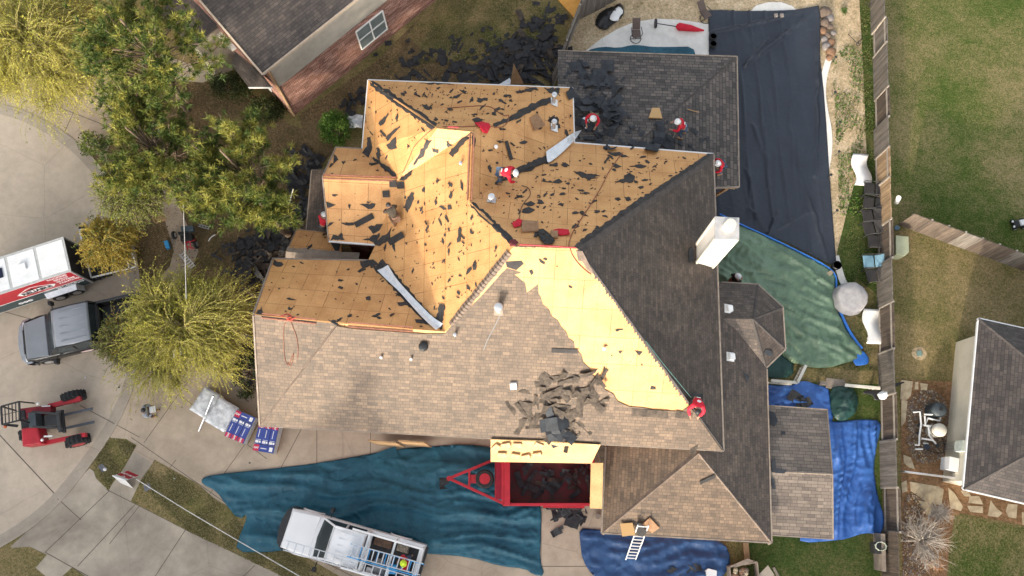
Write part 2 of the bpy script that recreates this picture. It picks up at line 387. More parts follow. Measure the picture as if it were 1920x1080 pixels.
# sandy yard by the pool, lawns on the right
sheet('sandy_yard', [(1085, -40), (1640, -40), (1645, 120), (1630, 250), (1628, 300), (1620, 400), (1610, 480), (1570, 520), (1500, 300), (1300, 110), (1060, 140), (1050, 110), (1085, 30)], .0185, m_sand)
sheet('side_grass_strip', [(1610, -20), (1640, -20), (1645, 120), (1655, 420), (1660, 700), (1650, 1100), (1400, 1100), (1400, 680), (1560, 640), (1570, 470), (1600, 350), (1625, 290), (1618, 120)], .0225, m_grass_deep)
sheet('side_lawn', [(1605, 520), (1655, 560), (1658, 720), (1430, 715), (1560, 640)], .0265, m_grass_dry)
sheet('back_lawn', [(1645, -60), (2500, -60), (2500, 700), (1920, 490), (1682, 415), (1668, 400)], .006, m_grass_green)
sheet('lower_lawn', [(1682, 415), (1920, 490), (2500, 700), (2500, 760), (1780, 712), (1692, 712)], .010, m_grass_dry)
sheet('garden_bed', [(1688, 712), (1800, 716), (1790, 900), (2100, 990), (2100, 1040), (1920, 985), (1800, 962), (1780, 1010), (1775, 1110), (1692, 1110)], .0145, m_bed)
sheet('corner_lawn', [(1790, 965), (1920, 990), (2200, 1050), (2200, 1200), (1760, 1200)], .0185, m_grass_green)
# pool deck
sheet('pool_deck', [(1098, 95), (1128, 72), (1160, 53), (1190, 41), (1230, 35), (1275, 37), (1330, 45), (1345, 48), (1345, 120), (1230, 130), (1080, 130)], .045, m_pool, thick=.04)
sheet('pool_deck', [(1406, 22), (1418, 10), (1440, 4), (1465, 4), (1485, 11), (1500, 24), (1470, 60), (1430, 60)], .045, m_pool, thick=.04)
def band(name, line, w_, z, m, kind='structure', thick=.05, **kw):
    pts = smooth([P(x, y, 0) for x, y in line], 2, False); L = []; Rr = []
    for i, p in enumerate(pts):
        d = (pts[min(i + 1, len(pts) - 1)] - pts[max(0, i - 1)]).normalized(); n = Vector((-d.y, d.x, 0)) * w_ / 2
        L.append(p + n); Rr.append(p - n)
    b = MB(); n_ = len(L)
    for i in range(n_ - 1):
        t = [Vector((q.x, q.y, z)) for q in (L[i], Rr[i], Rr[i + 1], L[i + 1])]; b.face(t)
        for s_ in (L, Rr): b.face([Vector((s_[i].x, s_[i].y, z)), Vector((s_[i + 1].x, s_[i + 1].y, z)), Vector((s_[i + 1].x, s_[i + 1].y, 0)), Vector((s_[i].x, s_[i].y, 0))])
    o = b.build(name, m); tag(o, kind=kind, **kw) if kind else tag(o, **kw)
    return o
band('pool_coping', [(1553, 112), (1545, 140), (1541, 170), (1545, 205), (1554, 245), (1554, 285), (1548, 318)], .34, .06, m_pool)
band('pool_coping', [(1566, 480), (1572, 505), (1580, 530), (1600, 560)], .35, .06, m_pool)

# ---------------------------------------------------------------- roofs: tools
ROOFS = []    # (verts, face) for dropping things on
def roof_face(name, px, m, parent, uvo=None, fan=0, smoothn=False):
    w_ = [P(*a) for a in px]
    b = MB(); uv = uvplane(w_)
    if fan is not None and len(w_) > 4:
        for i in range(1, len(w_) - 1):
            b.face([w_[0], w_[i], w_[i + 1]], uv=[uv[0], uv[i], uv[i + 1]])
    else: b.face(w_, uv=uv)
    o = b.build(name, m, parent, fixn=False)
    if smoothn:
        bm = bmesh.new(); bm.from_mesh(o.data); bmesh.ops.remove_doubles(bm, verts=bm.verts, dist=1e-4); bm.to_mesh(o.data); bm.free()
        for p in o.data.polygons: p.use_smooth = True
    for p in o.data.polygons:
        if p.normal.z < 0: o.data.flip_normals(); break
    ROOFS.append(w_)
    return o, Plane(w_)
def overlay(name, plane, px, m, parent, off=.02, uvm=True):
    w_ = [plane.hit(x, y, off) for x, y in px]
    b = MB(); b.face(w_, uv=uvplane(w_)); n = plane.n * off * .9
    for i in range(len(w_)):
        p, q = w_[i], w_[(i + 1) % len(w_)]; b.face([p, q, q - n, p - n], uv=[(0, 0)] * 4)
    o = b.build(name, m, parent, fixn=False)
    if o.data.polygons[0].normal.z < 0: o.data.flip_normals()
    return o
def caps(name, a, c, m, parent, w_=.27, step=.16, off=.03):
    a, c = Vector(a), Vector(c); d = c - a; L = d.length; d /= L; y = Vector((0, 0, 1)).cross(d).normalized(); z = d.cross(y)
    b = MB(); n = max(1, int(L / step))
    for i in range(n):
        p = a + d * (i + .5) * L / n; s_ = .5 + rnd.random() * .3; t = rnd.uniform(-.02, .02); zz = z * off
        for sg in (1, -1):
            e = y * sg * (w_ / 2 + t) - z * .10
            q = [p - d * L / n * .5 + zz * .4, p + d * L / n * .55 + zz, p + d * L / n * .55 + zz + e, p - d * L / n * .5 + zz * .4 + e]
            b.face(q if sg > 0 else q[::-1])
    return b.build(name, m, parent)
def edgebar(name, pts, m, parent, w_=.09, h_=.14, dz=-.05):
    b = MB()
    for i in range(len(pts) - 1): b.bar(Vector(pts[i]) + Vector((0, 0, dz)), Vector(pts[i + 1]) + Vector((0, 0, dz)), w_, h_)
    return b.build(name, m, parent)
def inset(poly, d):
    n = len(poly); A = sum(poly[i].x * poly[(i + 1) % n].y - poly[(i + 1) % n].x * poly[i].y for i in range(n)); sg = 1 if A > 0 else -1
    out = []
    for i in range(n):
        p0, p1, p2 = poly[i - 1], poly[i], poly[(i + 1) % n]
        d1 = (p1 - p0).normalized(); d2 = (p2 - p1).normalized()
        n1 = Vector((-d1.y, d1.x, 0)) * sg; n2 = Vector((-d2.y, d2.x, 0)) * sg
        k = max(.35, 1 + n1.dot(n2)); out.append(p1 + (n1 + n2) * d / k)
    return out
def walls(name, px, z, m, parent, d=.45, top=None):
    poly = [P(x, y, z) for x, y in px]; poly = [Vector((p.x, p.y, 0)) for p in poly]; ins = inset(poly, d); b = MB(); n = len(ins); t = top or z - .02; u = 0
    for i in range(n):
        p, q = ins[i], ins[(i + 1) % n]; L = (q - p).length
        b.face([p, q, Vector((q.x, q.y, t)), Vector((p.x, p.y, t))], uv=[(u, 0), (u + L, 0), (u + L, t), (u, t)]); u += L
    return b.build(name, m, parent)

# ---------------------------------------------------------------- main house
ZE = 4.6
house = thing('house', 'large brick house in mid re-roofing, half its steep roof stripped to bare boards', 'house', P(960, 560))
hl = house.location.copy()
def fixparent(root):
    for c in root.children:
        c.location = c.location - root.location
V_ = dict(R1=(963, 462, 9.8), R2=(1084, 466, 9.8), SE=(1357, 845, ZE), SW=(487, 798, ZE), G=(632, 607, 7.5), H=(835, 622, 7.5), WT=(475, 590, 7.5), NW=(512, 485, ZE), E1=(690, 488, ZE),
          A=(880, 378, 8.3), B=(885, 247, 8.3), D=(820, 241, 8.3), V=(747, 336, 5.9), N1=(690, 150, ZE), N2=(1074, 165, ZE), N3=(1077, 268, ZE), NE=(1338, 289, ZE), W2=(704, 459, ZE),
          T1=(605, 331, 5.9), T2=(630, 276, ZE), T3=(679, 279, ZE), T4=(616, 452, ZE))
def vs(s): return [V_[k] for k in s.split()]
W = {k: P(*v) for k, v in V_.items()}
roofS, plS = roof_face('roof_deck', vs('SE SW G H R1 R2'), m_osb, house)
_, plG = roof_face('roof_slope', vs('WT G SW'), m_sh_tan, house)
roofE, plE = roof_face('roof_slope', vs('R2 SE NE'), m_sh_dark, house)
roofN, plN = roof_face('roof_deck', vs('R1 R2 NE N3 A'), m_osb, house)
roofW, plW = roof_face('roof_deck', vs('A B V W2 E1 H R1'), m_osb, house, smoothn=True)
roofL, plL = roof_face('roof_deck', vs('H G WT NW E1'), m_osb, house)
roofB, plB = roof_face('roof_deck', vs('A B N2 N3'), m_osb, house)
roofT, plT = roof_face('roof_deck', vs('B D N1 N2'), m_osb, house)
roofC, plC = roof_face('roof_deck', vs('D N1 T3 V'), m_osb, house)
roofQ, plQ = roof_face('roof_deck', vs('B D V'), m_osb, house)
roofU, plU = roof_face('roof_deck', vs('T1 T2 T3 V'), m_osb, house)
roofX, plX = roof_face('roof_deck', vs('T1 V W2 T4'), m_osb, house)
# shingles still on the south slope
SH1 = [(490, 797), (632, 611), (660, 616), (800, 626), (835, 625), (850, 606), (868, 590), (905, 552), (940, 512), (956, 497), (985, 500), (975, 512), (965, 514), (985, 530), (988, 548), (1009, 532), (1010, 550), (1014, 556), (1018, 570), (1030, 580), (1034, 592), (1046, 600), (1052, 612), (1062, 622), (1066, 634), (1076, 640), (1078, 654), (1090, 664), (1094, 680), (1106, 690), (1110, 702), (1128, 716), (1134, 730), (1150, 738), (1158, 752), (1180, 762), (1206, 764), (1228, 768), (1278, 771), (1290, 762), (1300, 770), (1352, 842), (1354, 844)]
overlay('shingle_cover', plS, SH1, m_sh_tan, roofS, .035)
overlay('felt_remnant', plS, [(948, 490), (978, 488), (982, 494), (968, 506), (950, 500)], m_felt, roofS, .05)
overlay('felt_remnant', plS, [(1080, 470), (1092, 470), (1115, 515), (1100, 505), (1092, 490), (1084, 488)], m_cap, roofS, .045)
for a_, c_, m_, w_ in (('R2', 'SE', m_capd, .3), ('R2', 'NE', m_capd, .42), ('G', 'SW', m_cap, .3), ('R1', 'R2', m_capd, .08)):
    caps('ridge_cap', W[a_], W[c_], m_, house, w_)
def lerp(a, b, t): return a + (b - a) * t
caps('ridge_cap', lerp(W['H'], W['R1'], .08), lerp(W['H'], W['R1'], .93), m_cap, roofS, .3, off=.07)
# rust red ridge vents
m_rv = M('copper_ridge_vent', (.42, .19, .12), .5, (.25, .10, .07), 6)
for a_, c_, t0, t1 in (('A', 'B', .02, .98), ('T1', 'V', 0, .97), ('WT', 'G', .1, .75), ('G', 'H', .1, .7)):
    b = MB(); p, q = lerp(W[a_], W[c_], t0), lerp(W[a_], W[c_], t1); d = (q - p).normalized(); y = Vector((0, 0, 1)).cross(d)
    for s_ in (-.09, .09): b.bar(p + y * s_ + Vector((0, 0, -.02)), q + y * s_ + Vector((0, 0, -.02)), .05, .06)
    b.build('ridge_vent', m_rv, house)
# drip edges, fascia
edgebar('drip_edge', [W[k] for k in ('T3', 'N1', 'N2', 'N3')], m_white, house, .07, .13)
edgebar('drip_edge', [W['T4'], W['W2']], m_white, house, .07, .13)
edgebar('drip_edge', [W[k] for k in ('T3', 'T2', 'T1', 'T4')], m_oldwood, house, .06, .14)
edgebar('gutter', [W['N3'], W['NE']], m_white, house, .10, .12)
edgebar('fascia', [W[k] for k in ('E1', 'NW', 'WT', 'SW', 'SE', 'NE')], m_oldwood, house, .07, .16)
walls('upper_wall', [(487, 798), (1357, 845), (1338, 289), (1077, 272), (1074, 165), (690, 150), (679, 279), (630, 276), (616, 452), (704, 459), (690, 488), (512, 485)], ZE, m_brick, house, .5)
# --- low rear roof
LZ = 2.6
_, plLN = roof_face('roof_slope', [(1046, 95, LZ), (1382, 106, LZ), (1178, 283, 4.2), (1046, 275, 4.2)], m_sh_low, house)
q = pl3((1382, 106, LZ), (1386, 350, LZ), (1178, 283, 4.2))
def onp(pln, x, y): h = pln.hit(x, y); return (x, y, h.z)
_, plLE = roof_face('roof_slope', [(1382, 106, LZ), (1178, 283, 4.2), onp(q, 1300, 340), onp(q, 1340, 352), (1386, 350, LZ)], m_sh_low, house)
caps('ridge_cap', P(1382, 106, LZ), P(1178, 283, 4.2), m_capd, house, .34, .2)
edgebar('fascia', [P(1046, 95, LZ), P(1382, 106, LZ), P(1386, 350, LZ), P(*onp(q, 1340, 352))], m_oldwood, house, .06, .16)
b = MB(); pp = P(1375, 352, 2.4); b.bar(P(1352, 350, 2.5), P(1378, 352, 2.5), .1, .2); b.bar((pp.x - .3, pp.y - .02, 2.4), (pp.x - .9, pp.y + .1, 0), .12, .12); b.build('timber_post', m_wood, house)
walls('rear_wall', [(1050, 100), (1380, 110), (1384, 346), (1340, 352), (1060, 290)], LZ, m_brick, house, .6)
# --- south wing with hip roof
GZ = 2.9
plGE = pl3((1447, 1018, GZ), (1440, 760, GZ), (1310, 850, 4.52))
_, plGW = roof_face('roof_slope', [(1128, 1000, GZ), (1310, 850, 4.52), (1316, 836, 4.52), (1136, 826, GZ)], m_sh_tan, house)
_, plGS = roof_face('roof_slope', [(1128, 1000, GZ), (1310, 850, 4.52), (1447, 1018, GZ)], m_sh_tan, house)
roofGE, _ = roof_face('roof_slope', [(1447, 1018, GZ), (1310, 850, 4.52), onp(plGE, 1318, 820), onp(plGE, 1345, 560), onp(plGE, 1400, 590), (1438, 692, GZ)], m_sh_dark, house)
for pq in (((1310, 850, 4.52), (1128, 1000, GZ)), ((1310, 850, 4.52), (1447, 1018, GZ))): caps('ridge_cap', P(*pq[0]), P(*pq[1]), m_cap, house, .28)
edgebar('fascia', [P(1136, 838, GZ), P(1128, 1000, GZ), P(1447, 1018, GZ), P(1438, 692, GZ)], m_oldwood, house, .06, .16)
walls('wing_wall', [(1128, 1000), (1447, 1018), (1440, 600), (1352, 600), (1352, 820), (1134, 820)], GZ, m_brick, house, .5)
# --- turret
TZ = 3.95; ap = (1412, 598, TZ)
ring = [(1353, 529), (1421, 533), (1468, 576), (1473, 655), (1437, 690)]
roof_face('turret_slope', [(1345, 529, GZ), (1421, 533, GZ), ap, (1345, 597, TZ)], m_sh_dark, house)
for i in range(1, 4): roof_face('turret_slope', [ring[i] + (GZ,), ring[i + 1] + (GZ,), ap], m_sh_dark, house)
roof_face('turret_slope', [ap, (1437, 690, GZ), (1352, 640, 3.3), (1345, 597, TZ)], m_sh_dark, house)
for i in range(1, 5): caps('ridge_cap', P(*ap), P(ring[i][0], ring[i][1], GZ), m_capd, house, .42, .14)
edgebar('fascia', [P(x, y, GZ) for x, y in ring], m_oldwood, house, .06, .16)
walls('turret_wall', ring + [(1353, 690)], GZ, m_brick, house, .4)
# --- side porch roof
PZ, PR = 2.2, 2.85
roof_face('porch_slope', [(1436, 760, PZ), (1551, 768, PZ), (1561, 889, PR), (1436, 884, PR)], m_sh_patio, house)
roof_face('porch_slope', [(1436, 884, PR), (1561, 889, PR), (1562, 1011, PZ), (1436, 1003, PZ)], m_sh_patio, house)
m_capt = M('tan_cap_shingle', (.27, .215, .165), .7, (.21, .165, .13), 3)
caps('ridge_cap', P(1440, 884, PR), P(1561, 889, PR), m_capt, house, .5, .3, off=.012)
edgebar('fascia', [P(1436, 760, PZ), P(1551, 768, PZ), P(1561, 889, PR), P(1562, 1011, PZ), P(1436, 1003, PZ)], m_oldwood, house, .05, .14)
b = MB()
for x, y in ((1545, 775), (1555, 1000)): p = P(x, y, PZ); b.bar((p.x, p.y, PZ - .1), (p.x, p.y, 0), .14, .14)
b.build('porch_post', m_oldwood, house)
# --- little porch roofs on the west
roofJ, plJ = roof_face('porch_deck', [(556, 430, 3.0), (640, 438, 3.0), (640, 476, 3.9), (541, 464, 3.9)], m_osb, house)
roof_face('porch_slope', [(584, 319, 2.9), (640, 319, 3.3), (640, 440, 3.3), (574, 430, 2.9)], m_sh_dark, house)
caps('ridge_cap', P(536, 472, 3.95), P(672, 484, 3.95), m_capt, house, .55, .3)
edgebar('fascia', [P(640, 438, 3), P(556, 430, 3), P(541, 464, 3.9)], m_oldwood, house, .05, .12)
edgebar('fascia', [P(574, 430, 2.9), P(584, 319, 2.9), P(612, 318, 2.9)], m_oldwood, house, .05, .12)
walls('porch_wall', [(556, 435), (640, 440), (660, 560), (545, 480)], 3, m_brick, house, .3)
# --- chimney
b = MB()
ct = [P(1342, 409, 9.0), P(1383, 411, 9.0), P(1383, 448, 9.0), P(1342, 447, 9.0)]
for i in range(4):
    p, q = ct[i], ct[(i + 1) % 4]; b.face([p, q, Vector((q.x, q.y, 3.5)), Vector((p.x, p.y, 3.5))])
chim = b.build('chimney', m_side_w, house)
b = MB(); b.prism(inset(ct, -.05), 9.0, 9.06); b.build('chimney_cap', M('cap_metal', (.6, .58, .57), .4, (.45, .44, .43), 3, metal=.3), chim)
cc = sum(ct, Vector()) / 4 + Vector((.07, .07, 0)); b = MB(); b.cyl((cc.x, cc.y, 9.06), (cc.x, cc.y, 9.26), .24, smooth=False, n=24); b.cyl((cc.x, cc.y, 9.36), (cc.x, cc.y, 9.42), .24, .22, smooth=False, n=24); b.cyl((cc.x, cc.y, 9.26), (cc.x, cc.y, 9.36), .17); b.build('flue_pipe', m_cream, chim)
b = MB()
for i in range(4):
    p = ct[i]; b.bar((p.x, p.y, 8.95), (p.x, p.y, 3.5), .10, .10)
b.build('corner_trim', m_cream, chim)
# garage door boards below the front eave
b = MB()
for x0, x1 in ((690, 742), (746, 796)):
    p, q = P(x0, 816, 3.6), P(x1, 820, 3.6); b.bar((p.x, p.y - .22, 1.9), (q.x, q.y - .22, 1.9), .06, 3.4)
b.build('garage_door', m_wood, house)

fixparent(house)
# ---------------------------------------------------------------- surface dropping
gv = [Vector((-500, -500, 0)), Vector((500, -500, 0)), Vector((500, 500, 0)), Vector((-500, 500, 0))]
def make_bvh():
    vv = []; ff = []
    for poly in ROOFS + [gv]:
        i = len(vv); vv += poly; ff += [(i, i + k, i + k + 1) for k in range(1, len(poly) - 1)]
    return BVHTree.FromPolygons(vv, ff)
BV = make_bvh()
def drop(px, py, off=0.0):
    d = ray(px, py).normalized(); h, n, i, _ = BV.ray_cast(CAM, d)
    if n.z < 0: n = -n
    return h + n * off, n
def downz(x, y):
    h, n, i, _ = BV.ray_cast(Vector((x, y, 30)), Vector((0, 0, -1)))
    if n.z < 0: n = -n
    return h, n
# ---------------------------------------------------------------- cloths
def inpoly(x, y, poly):
    c = False; j = len(poly) - 1
    for i in range(len(poly)):
        xi, yi, xj, yj = poly[i][0], poly[i][1], poly[j][0], poly[j][1]
        if (yi > y) != (yj > y) and x < (xj - xi) * (y - yi) / (yj - yi) + xi: c = not c
        j = i
    return c
def cloth_mb(poly, step, zf, edge=.25):
    """poly: world xy outline; zf(x, y, distance to edge) -> z"""
    pts = []
    n = len(poly)
    for i in range(n):
        p, q = poly[i], poly[(i + 1) % n]; L = math.hypot(q[0] - p[0], q[1] - p[1]); k = max(1, int(L / step))
        for j in range(k): pts.append((p[0] + (q[0] - p[0]) * j / k, p[1] + (q[1] - p[1]) * j / k))
    nb = len(pts)
    def ed(x, y):
        return min(math.hypot(x - a[0], y - a[1]) for a in pts[:nb:1])
    xs = [p[0] for p in poly]; ys = [p[1] for p in poly]
    inner = []
    y = min(ys); r_ = 0
    while y < max(ys):
        x = min(xs) + (r_ % 2) * step / 2
        while x < max(xs):
            if inpoly(x, y, poly):
                e = ed(x, y)
                if e > step * .45: inner.append((x, y, e))
            x += step
        y += step * .866; r_ += 1
    all2 = [Vector(p) for p in pts] + [Vector((a[0], a[1])) for a in inner]
    res = delaunay_2d_cdt(all2, [(i, (i + 1) % nb) for i in range(nb)], [], 0, 1e-5)
    V2, F2 = res[0], res[2]
    b = MB(); vs3 = []
    for i, v in enumerate(V2):
        e = 0 if i < nb else ed(v.x, v.y); vs3.append((v.x, v.y, zf(v.x, v.y, e)))
    fs = []
    for f in F2:
        cx = sum(V2[i].x for i in f) / 3; cy = sum(V2[i].y for i in f) / 3
        if inpoly(cx, cy, poly): fs.append(tuple(f))
    b.mesh(vs3, fs, 0, True)
    return b
def rid(x, y, z=0): return 1 - abs(mn.noise(Vector((x, y, z)))) * 2
def creases(ang, f1=.5, f2=3.0, amp=.05, seed=0, cr=.03):
    ca, sa = math.cos(ang), math.sin(ang)
    def f(x, y, e):
        wx = x + .5 * mn.noise(Vector((x * .4, y * .4, seed + 9))); wy = y + .5 * mn.noise(Vector((x * .4, y * .4, seed + 19)))
        u = wx * ca + wy * sa; v = -wx * sa + wy * ca
        r1 = max(0, rid(u * f1 * .3, v * f2 * .5, seed)) ** 5; r2 = max(0, rid(u * f1, v * f2, seed + 5)) ** 4
        r3 = max(0, rid(x * 2.2, y * 2.2, seed + 2)) ** 3
        k = min(1, e / .4)
        return .03 + (amp * r1 + amp * .6 * r2 + cr * r3 + .03 * mn.noise(Vector((x * .8, y * .8, seed)))) * (.25 + .75 * k)
    return f
def fabric(name, c, c2, rough=.6, spec=.4, weave=0, sh=.0, sc=.6, world=True, bd=.08):
    m, t, b = NT(name); setp(b, rough, spec); v = coords(t, world=True)
    col = ramp(t, noi(t, v, sc, 5, .65, .3), [(.35, c2), (.62, c)])
    col = mix(t, .6, col, ramp(t, noi(t, v, 9, 4, .7), [(.3, (.72, .72, .72)), (.65, (1.12, 1.12, 1.12))]), 'MULTIPLY')
    t.links.new(col, b.inputs['Base Color'])
    rg_ = nd(t, 'TexNoise', {'Vector': v, 'Scale': 1.5, 'Detail': 5, 'Roughness': .5, 'Lacunarity': 2.2, 'Distortion': .9}, noise_type='RIDGED_MULTIFRACTAL').outputs['Fac']
    bump(t, b, mix(t, .12, rg_, noi(t, v, 9, 4, .7, .9)), 1.0, bd)
    return m
m_tarp_black = fabric('black_tarp_cloth', (.030, .038, .053), (.024, .030, .043), .5, .4, bd=.03)
m_tarp_green = fabric('green_tarp_cloth', (.17, .265, .165), (.125, .20, .125), .42, .5)
m_tarp_dgreen = fabric('dark_green_tarp_cloth', (.022, .075, .06), (.012, .045, .04), .5, .45)
m_tarp_teal = fabric('teal_tarp_cloth', (.022, .118, .170), (.013, .075, .115), .55, .35, sc=1.1)
m_tarp_blue = fabric('blue_tarp_cloth', (.05, .155, .47), (.03, .10, .34), .42, .5)
m_tarp_navy = fabric('navy_tarp_cloth', (.028, .085, .215), (.018, .05, .14), .5, .4)
m_tarp_bright = fabric('bright_blue_hem', (.06, .26, .78), (.04, .18, .6), .5, .4)
def tarp(name, px, zf, m, label, group=None, step=.2, z=.0, k=1, cat='tarp'):
    w_ = [P(x, y, .05) for x, y in px]; w_ = [(p.x, p.y) for p in w_]
    b = cloth_mb([(p[0], p[1]) for p in (smooth([Vector((a[0], a[1], 0)) for a in w_], k) if k else w_)], step, lambda x, y, e: zf(x, y, e) + z)
    o = b.build(name, m, fixn=False)
    up = sum(p.normal.z for p in o.data.polygons)
    if up < 0: o.data.flip_normals()
    s_ = o.modifiers.new('t', 'SOLIDIFY'); s_.thickness = .012; s_.offset = 1
    return tag(o, label, cat, group)
BT = [(1328, 20), (1352, 19), (1380, 21), (1440, 21), (1490, 19), (1535, 11), (1536, 60), (1537, 110), (1544, 170), (1549, 235), (1553, 300), (1556, 345), (1560, 400), (1568, 498), (1552, 494), (1520, 478), (1470, 452), (1440, 446), (1380, 420), (1340, 404), (1340, 300), (1368, 110), (1329, 104)]
def zbl(x, y, e):
    base = creases(R(90), .12, 2.0, .025, 3, .01)(x, y, e)
    for (ax, ay), (bx, by), h in (((1330, 64), (1520, 22), .10), ((1395, 125), (1500, 40), .12), ((1395, 125), (1440, 75), .09), ((1395, 128), (1530, 20), .1), ((1533, 20), (1528, 330), .12), ((1410, 235), (1432, 290), .06), ((1400, 320), (1404, 380), .06), ((1432, 240), (1442, 350), .06), ((1478, 200), (1488, 330), .05), ((1405, 395), (1440, 440), .1), ((1440, 440), (1510, 400), .1), ((1500, 330), (1550, 490), .06), ((1440, 440), (1458, 400), .1)):
        a_, c_ = P(ax, ay), P(bx, by); d = c_ - a_; L2 = d.length_squared; t_ = max(0, min(1, ((x - a_.x) * d.x + (y - a_.y) * d.y) / L2))
        wob = .12 * mn.noise(Vector((x * 1.3, y * 1.3, 4)))
        dd = math.hypot(x - a_.x - d.x * t_ + wob, y - a_.y - d.y * t_ + wob * .6)
        base += h * 2.0 * math.exp(-(dd / .075) ** 2) * (.5 + .5 * math.sin(math.pi * min(1, t_ + .1)))
    if rid(0, 0) > 5: base = 0
    for xs_ in (1398, 1430, 1460, 1490):
        q_ = P(xs_, 250).x; base += .11 * math.exp(-((x - q_ + .05 * math.sin(y * .8) + (y - 18) * .02) / .055) ** 2) * (.6 + .4 * math.sin(y * 1.1 + xs_))
    return base + .04
tarp('pool_tarp', BT, zbl, m_tarp_black, 'huge black tarp stretched over the swimming pool beside the house', step=.085, k=0)
GT = [(1340, 404), (1388, 424), (1440, 447), (1500, 476), (1546, 500), (1562, 512), (1566, 525), (1560, 560), (1570, 590), (1585, 618), (1600, 640), (1617, 660), (1604, 676), (1580, 682), (1555, 690), (1520, 690), (1500, 684), (1480, 680), (1440, 640), (1340, 600)]
def zgr(x, y, e):
    a_ = creases(R(-25), .5, 2.2, .26, 11, .08)(x, y, e)
    k = max(0, 1 - math.hypot(x - P(1560, 640).x, y - P(1560, 640).y) / 4.0)
    return a_ + .05 + k * (.16 * max(0, rid(x * 1.2, y * .9, 3)) ** 2 + .1 * max(0, rid(x * 2.4, y * 2, 7)) ** 2) * min(1, e / .3 + .2)
tarp('green_tarp', GT, zgr, m_tarp_green, 'wrinkled sage green tarp spread around the small turret', step=.11)
band('tarp_hem', [(1348, 403), (1395, 426), (1440, 446), (1500, 475), (1546, 499), (1566, 516), (1566, 545)], .05, .20, m_tarp_bright, kind=None, label='bright blue hem edging the green tarp next to the black one', cat='tarp hem')
band('tarp_hem', [(1573, 585), (1588, 618), (1602, 640), (1614, 655)], .12, .17, m_tarp_bright, kind=None, label='short bright blue strip lying by the covered round table', cat='tarp hem')
tarp('blue_sheet', [(1596, 664), (1614, 656), (1626, 668), (1628, 682), (1614, 686), (1600, 686)], creases(.3, 1, 3, .06, 4, .05), m_tarp_bright, 'small bright blue folded sheet at the corner of the green tarp', step=.12, z=.1, cat='sheet')
tarp('dark_green_tarp', [(1432, 688), (1472, 656), (1486, 676), (1488, 708), (1440, 710), (1430, 706)], creases(.9, 1, 2.6, .1, 6, .08), m_tarp_dgreen, 'dark green tarp tucked under the turret eave behind the little railing', step=.13)
tarp('side_yard_tarp', [(1430, 720), (1460, 724), (1478, 722), (1496, 716), (1512, 714), (1525, 720), (1552, 726), (1556, 742), (1560, 765), (1562, 790), (1545, 800), (1430, 790)], creases(.2, .9, 2.4, .13, 21, .08), m_tarp_blue, 'rumpled blue tarp lying north of the side porch roof', 'blue tarps around the side porch', step=.13, z=.02)
tarp('bunched_green_tarp', [(1555, 728), (1574, 724), (1594, 726), (1606, 740), (1608, 762), (1598, 780), (1580, 790), (1566, 788), (1556, 770)], lambda x, y, e: creases(.6, 1.4, 3.2, .16, 33, .12)(x, y, e) + .25 * min(1, e / .5), m_tarp_dgreen, 'bunched dark green tarp heaped between the two blue tarps', step=.10, z=.08)
tarp('side_yard_tarp', [(1545, 780), (1556, 792), (1590, 789), (1625, 786), (1652, 790), (1650, 812), (1640, 850), (1638, 890), (1645, 930), (1658, 968), (1656, 990), (1650, 1003), (1620, 998), (1590, 1010), (1560, 1014), (1500, 1018), (1500, 1000), (1550, 990), (1545, 880)], creases(R(80), .4, 2.2, .24, 41, .05), m_tarp_blue, 'long bright blue tarp between the side porch and the wooden fence', 'blue tarps around the side porch', step=.1)
tarp('navy_tarp', [(1086, 990), (1112, 992), (1135, 994), (1300, 1005), (1345, 1012), (1366, 1030), (1368, 1062), (1350, 1085), (1330, 1100), (1140, 1100), (1110, 1078), (1092, 1050), (1088, 1020)], lambda x, y, e: creases(.1, .5, 2.2, .15, 51, .08)(x, y, e) + (.25 * max(0, rid(x * 1.1, y * 1.4, 2)) ** 2 * max(0, 1 - math.hypot(x - 9.6, y + 2.6) / 2.4)), m_tarp_navy, 'navy blue tarp under the ladder in front of the south wing', step=.13)
tarp('driveway_tarp', [(378, 897), (400, 890), (500, 880), (600, 868), (700, 850), (745, 842), (820, 836), (870, 833), (920, 838), (950, 850), (960, 900), (1005, 946), (1015, 948), (1014, 1010), (1012, 1050), (1022, 1080), (1000, 1078), (985, 1066), (940, 1062), (880, 1044), (800, 1038), (700, 1030), (600, 1032), (540, 1030), (500, 1036), (441, 1034), (452, 1000), (466, 962), (448, 974), (425, 948), (406, 920), (380, 908)], lambda x, y, e: creases(R(-4), .22, 2.3, .22, 61, .06)(x, y, e), m_tarp_teal, 'large teal tarp covering the driveway under the white pickup', step=.12)
band('tarp_fold', [(475, 955), (560, 925), (640, 890), (700, 862), (745, 846)], .5, .13, m_tarp_teal, kind=None, label='folded back flap running diagonally across the teal tarp', cat='tarp fold')
tarp('deck_tarp', [(1099, 96), (1128, 88), (1160, 91), (1184, 85), (1204, 86), (1222, 89), (1260, 89), (1299, 88), (1305, 110), (1240, 116), (1095, 112)], creases(.0, .6, 2, .05, 71, .03), m_tarp_teal, 'narrow teal tarp on the white pool deck along the rear eave', step=.14, z=.05)
# bin bags
tarp('rubbish_bag', [(1114, 44), (1126, 22), (1148, 14), (1166, 6), (1171, 28), (1158, 40), (1142, 52), (1136, 59), (1122, 54)], lambda x, y, e: .06 + min(.35, e * .9) + .12 * max(0, rid(x * 2.5, y * 2.5, 5)) ** 2, m_blackpl, 'shiny black rubbish bag slumped beside the old wooden fence', step=.09, cat='bag')
tarp('white_sheet', [(1140, 42), (1150, 26), (1160, 18), (1168, 31), (1160, 38), (1158, 47), (1146, 47)], lambda x, y, e: .42 + min(.06, e * .4) + .05 * rid(x * 2, y * 2, 5), m_white, 'crumpled white sheet spilling out of the black bag', step=.09, cat='sheet')

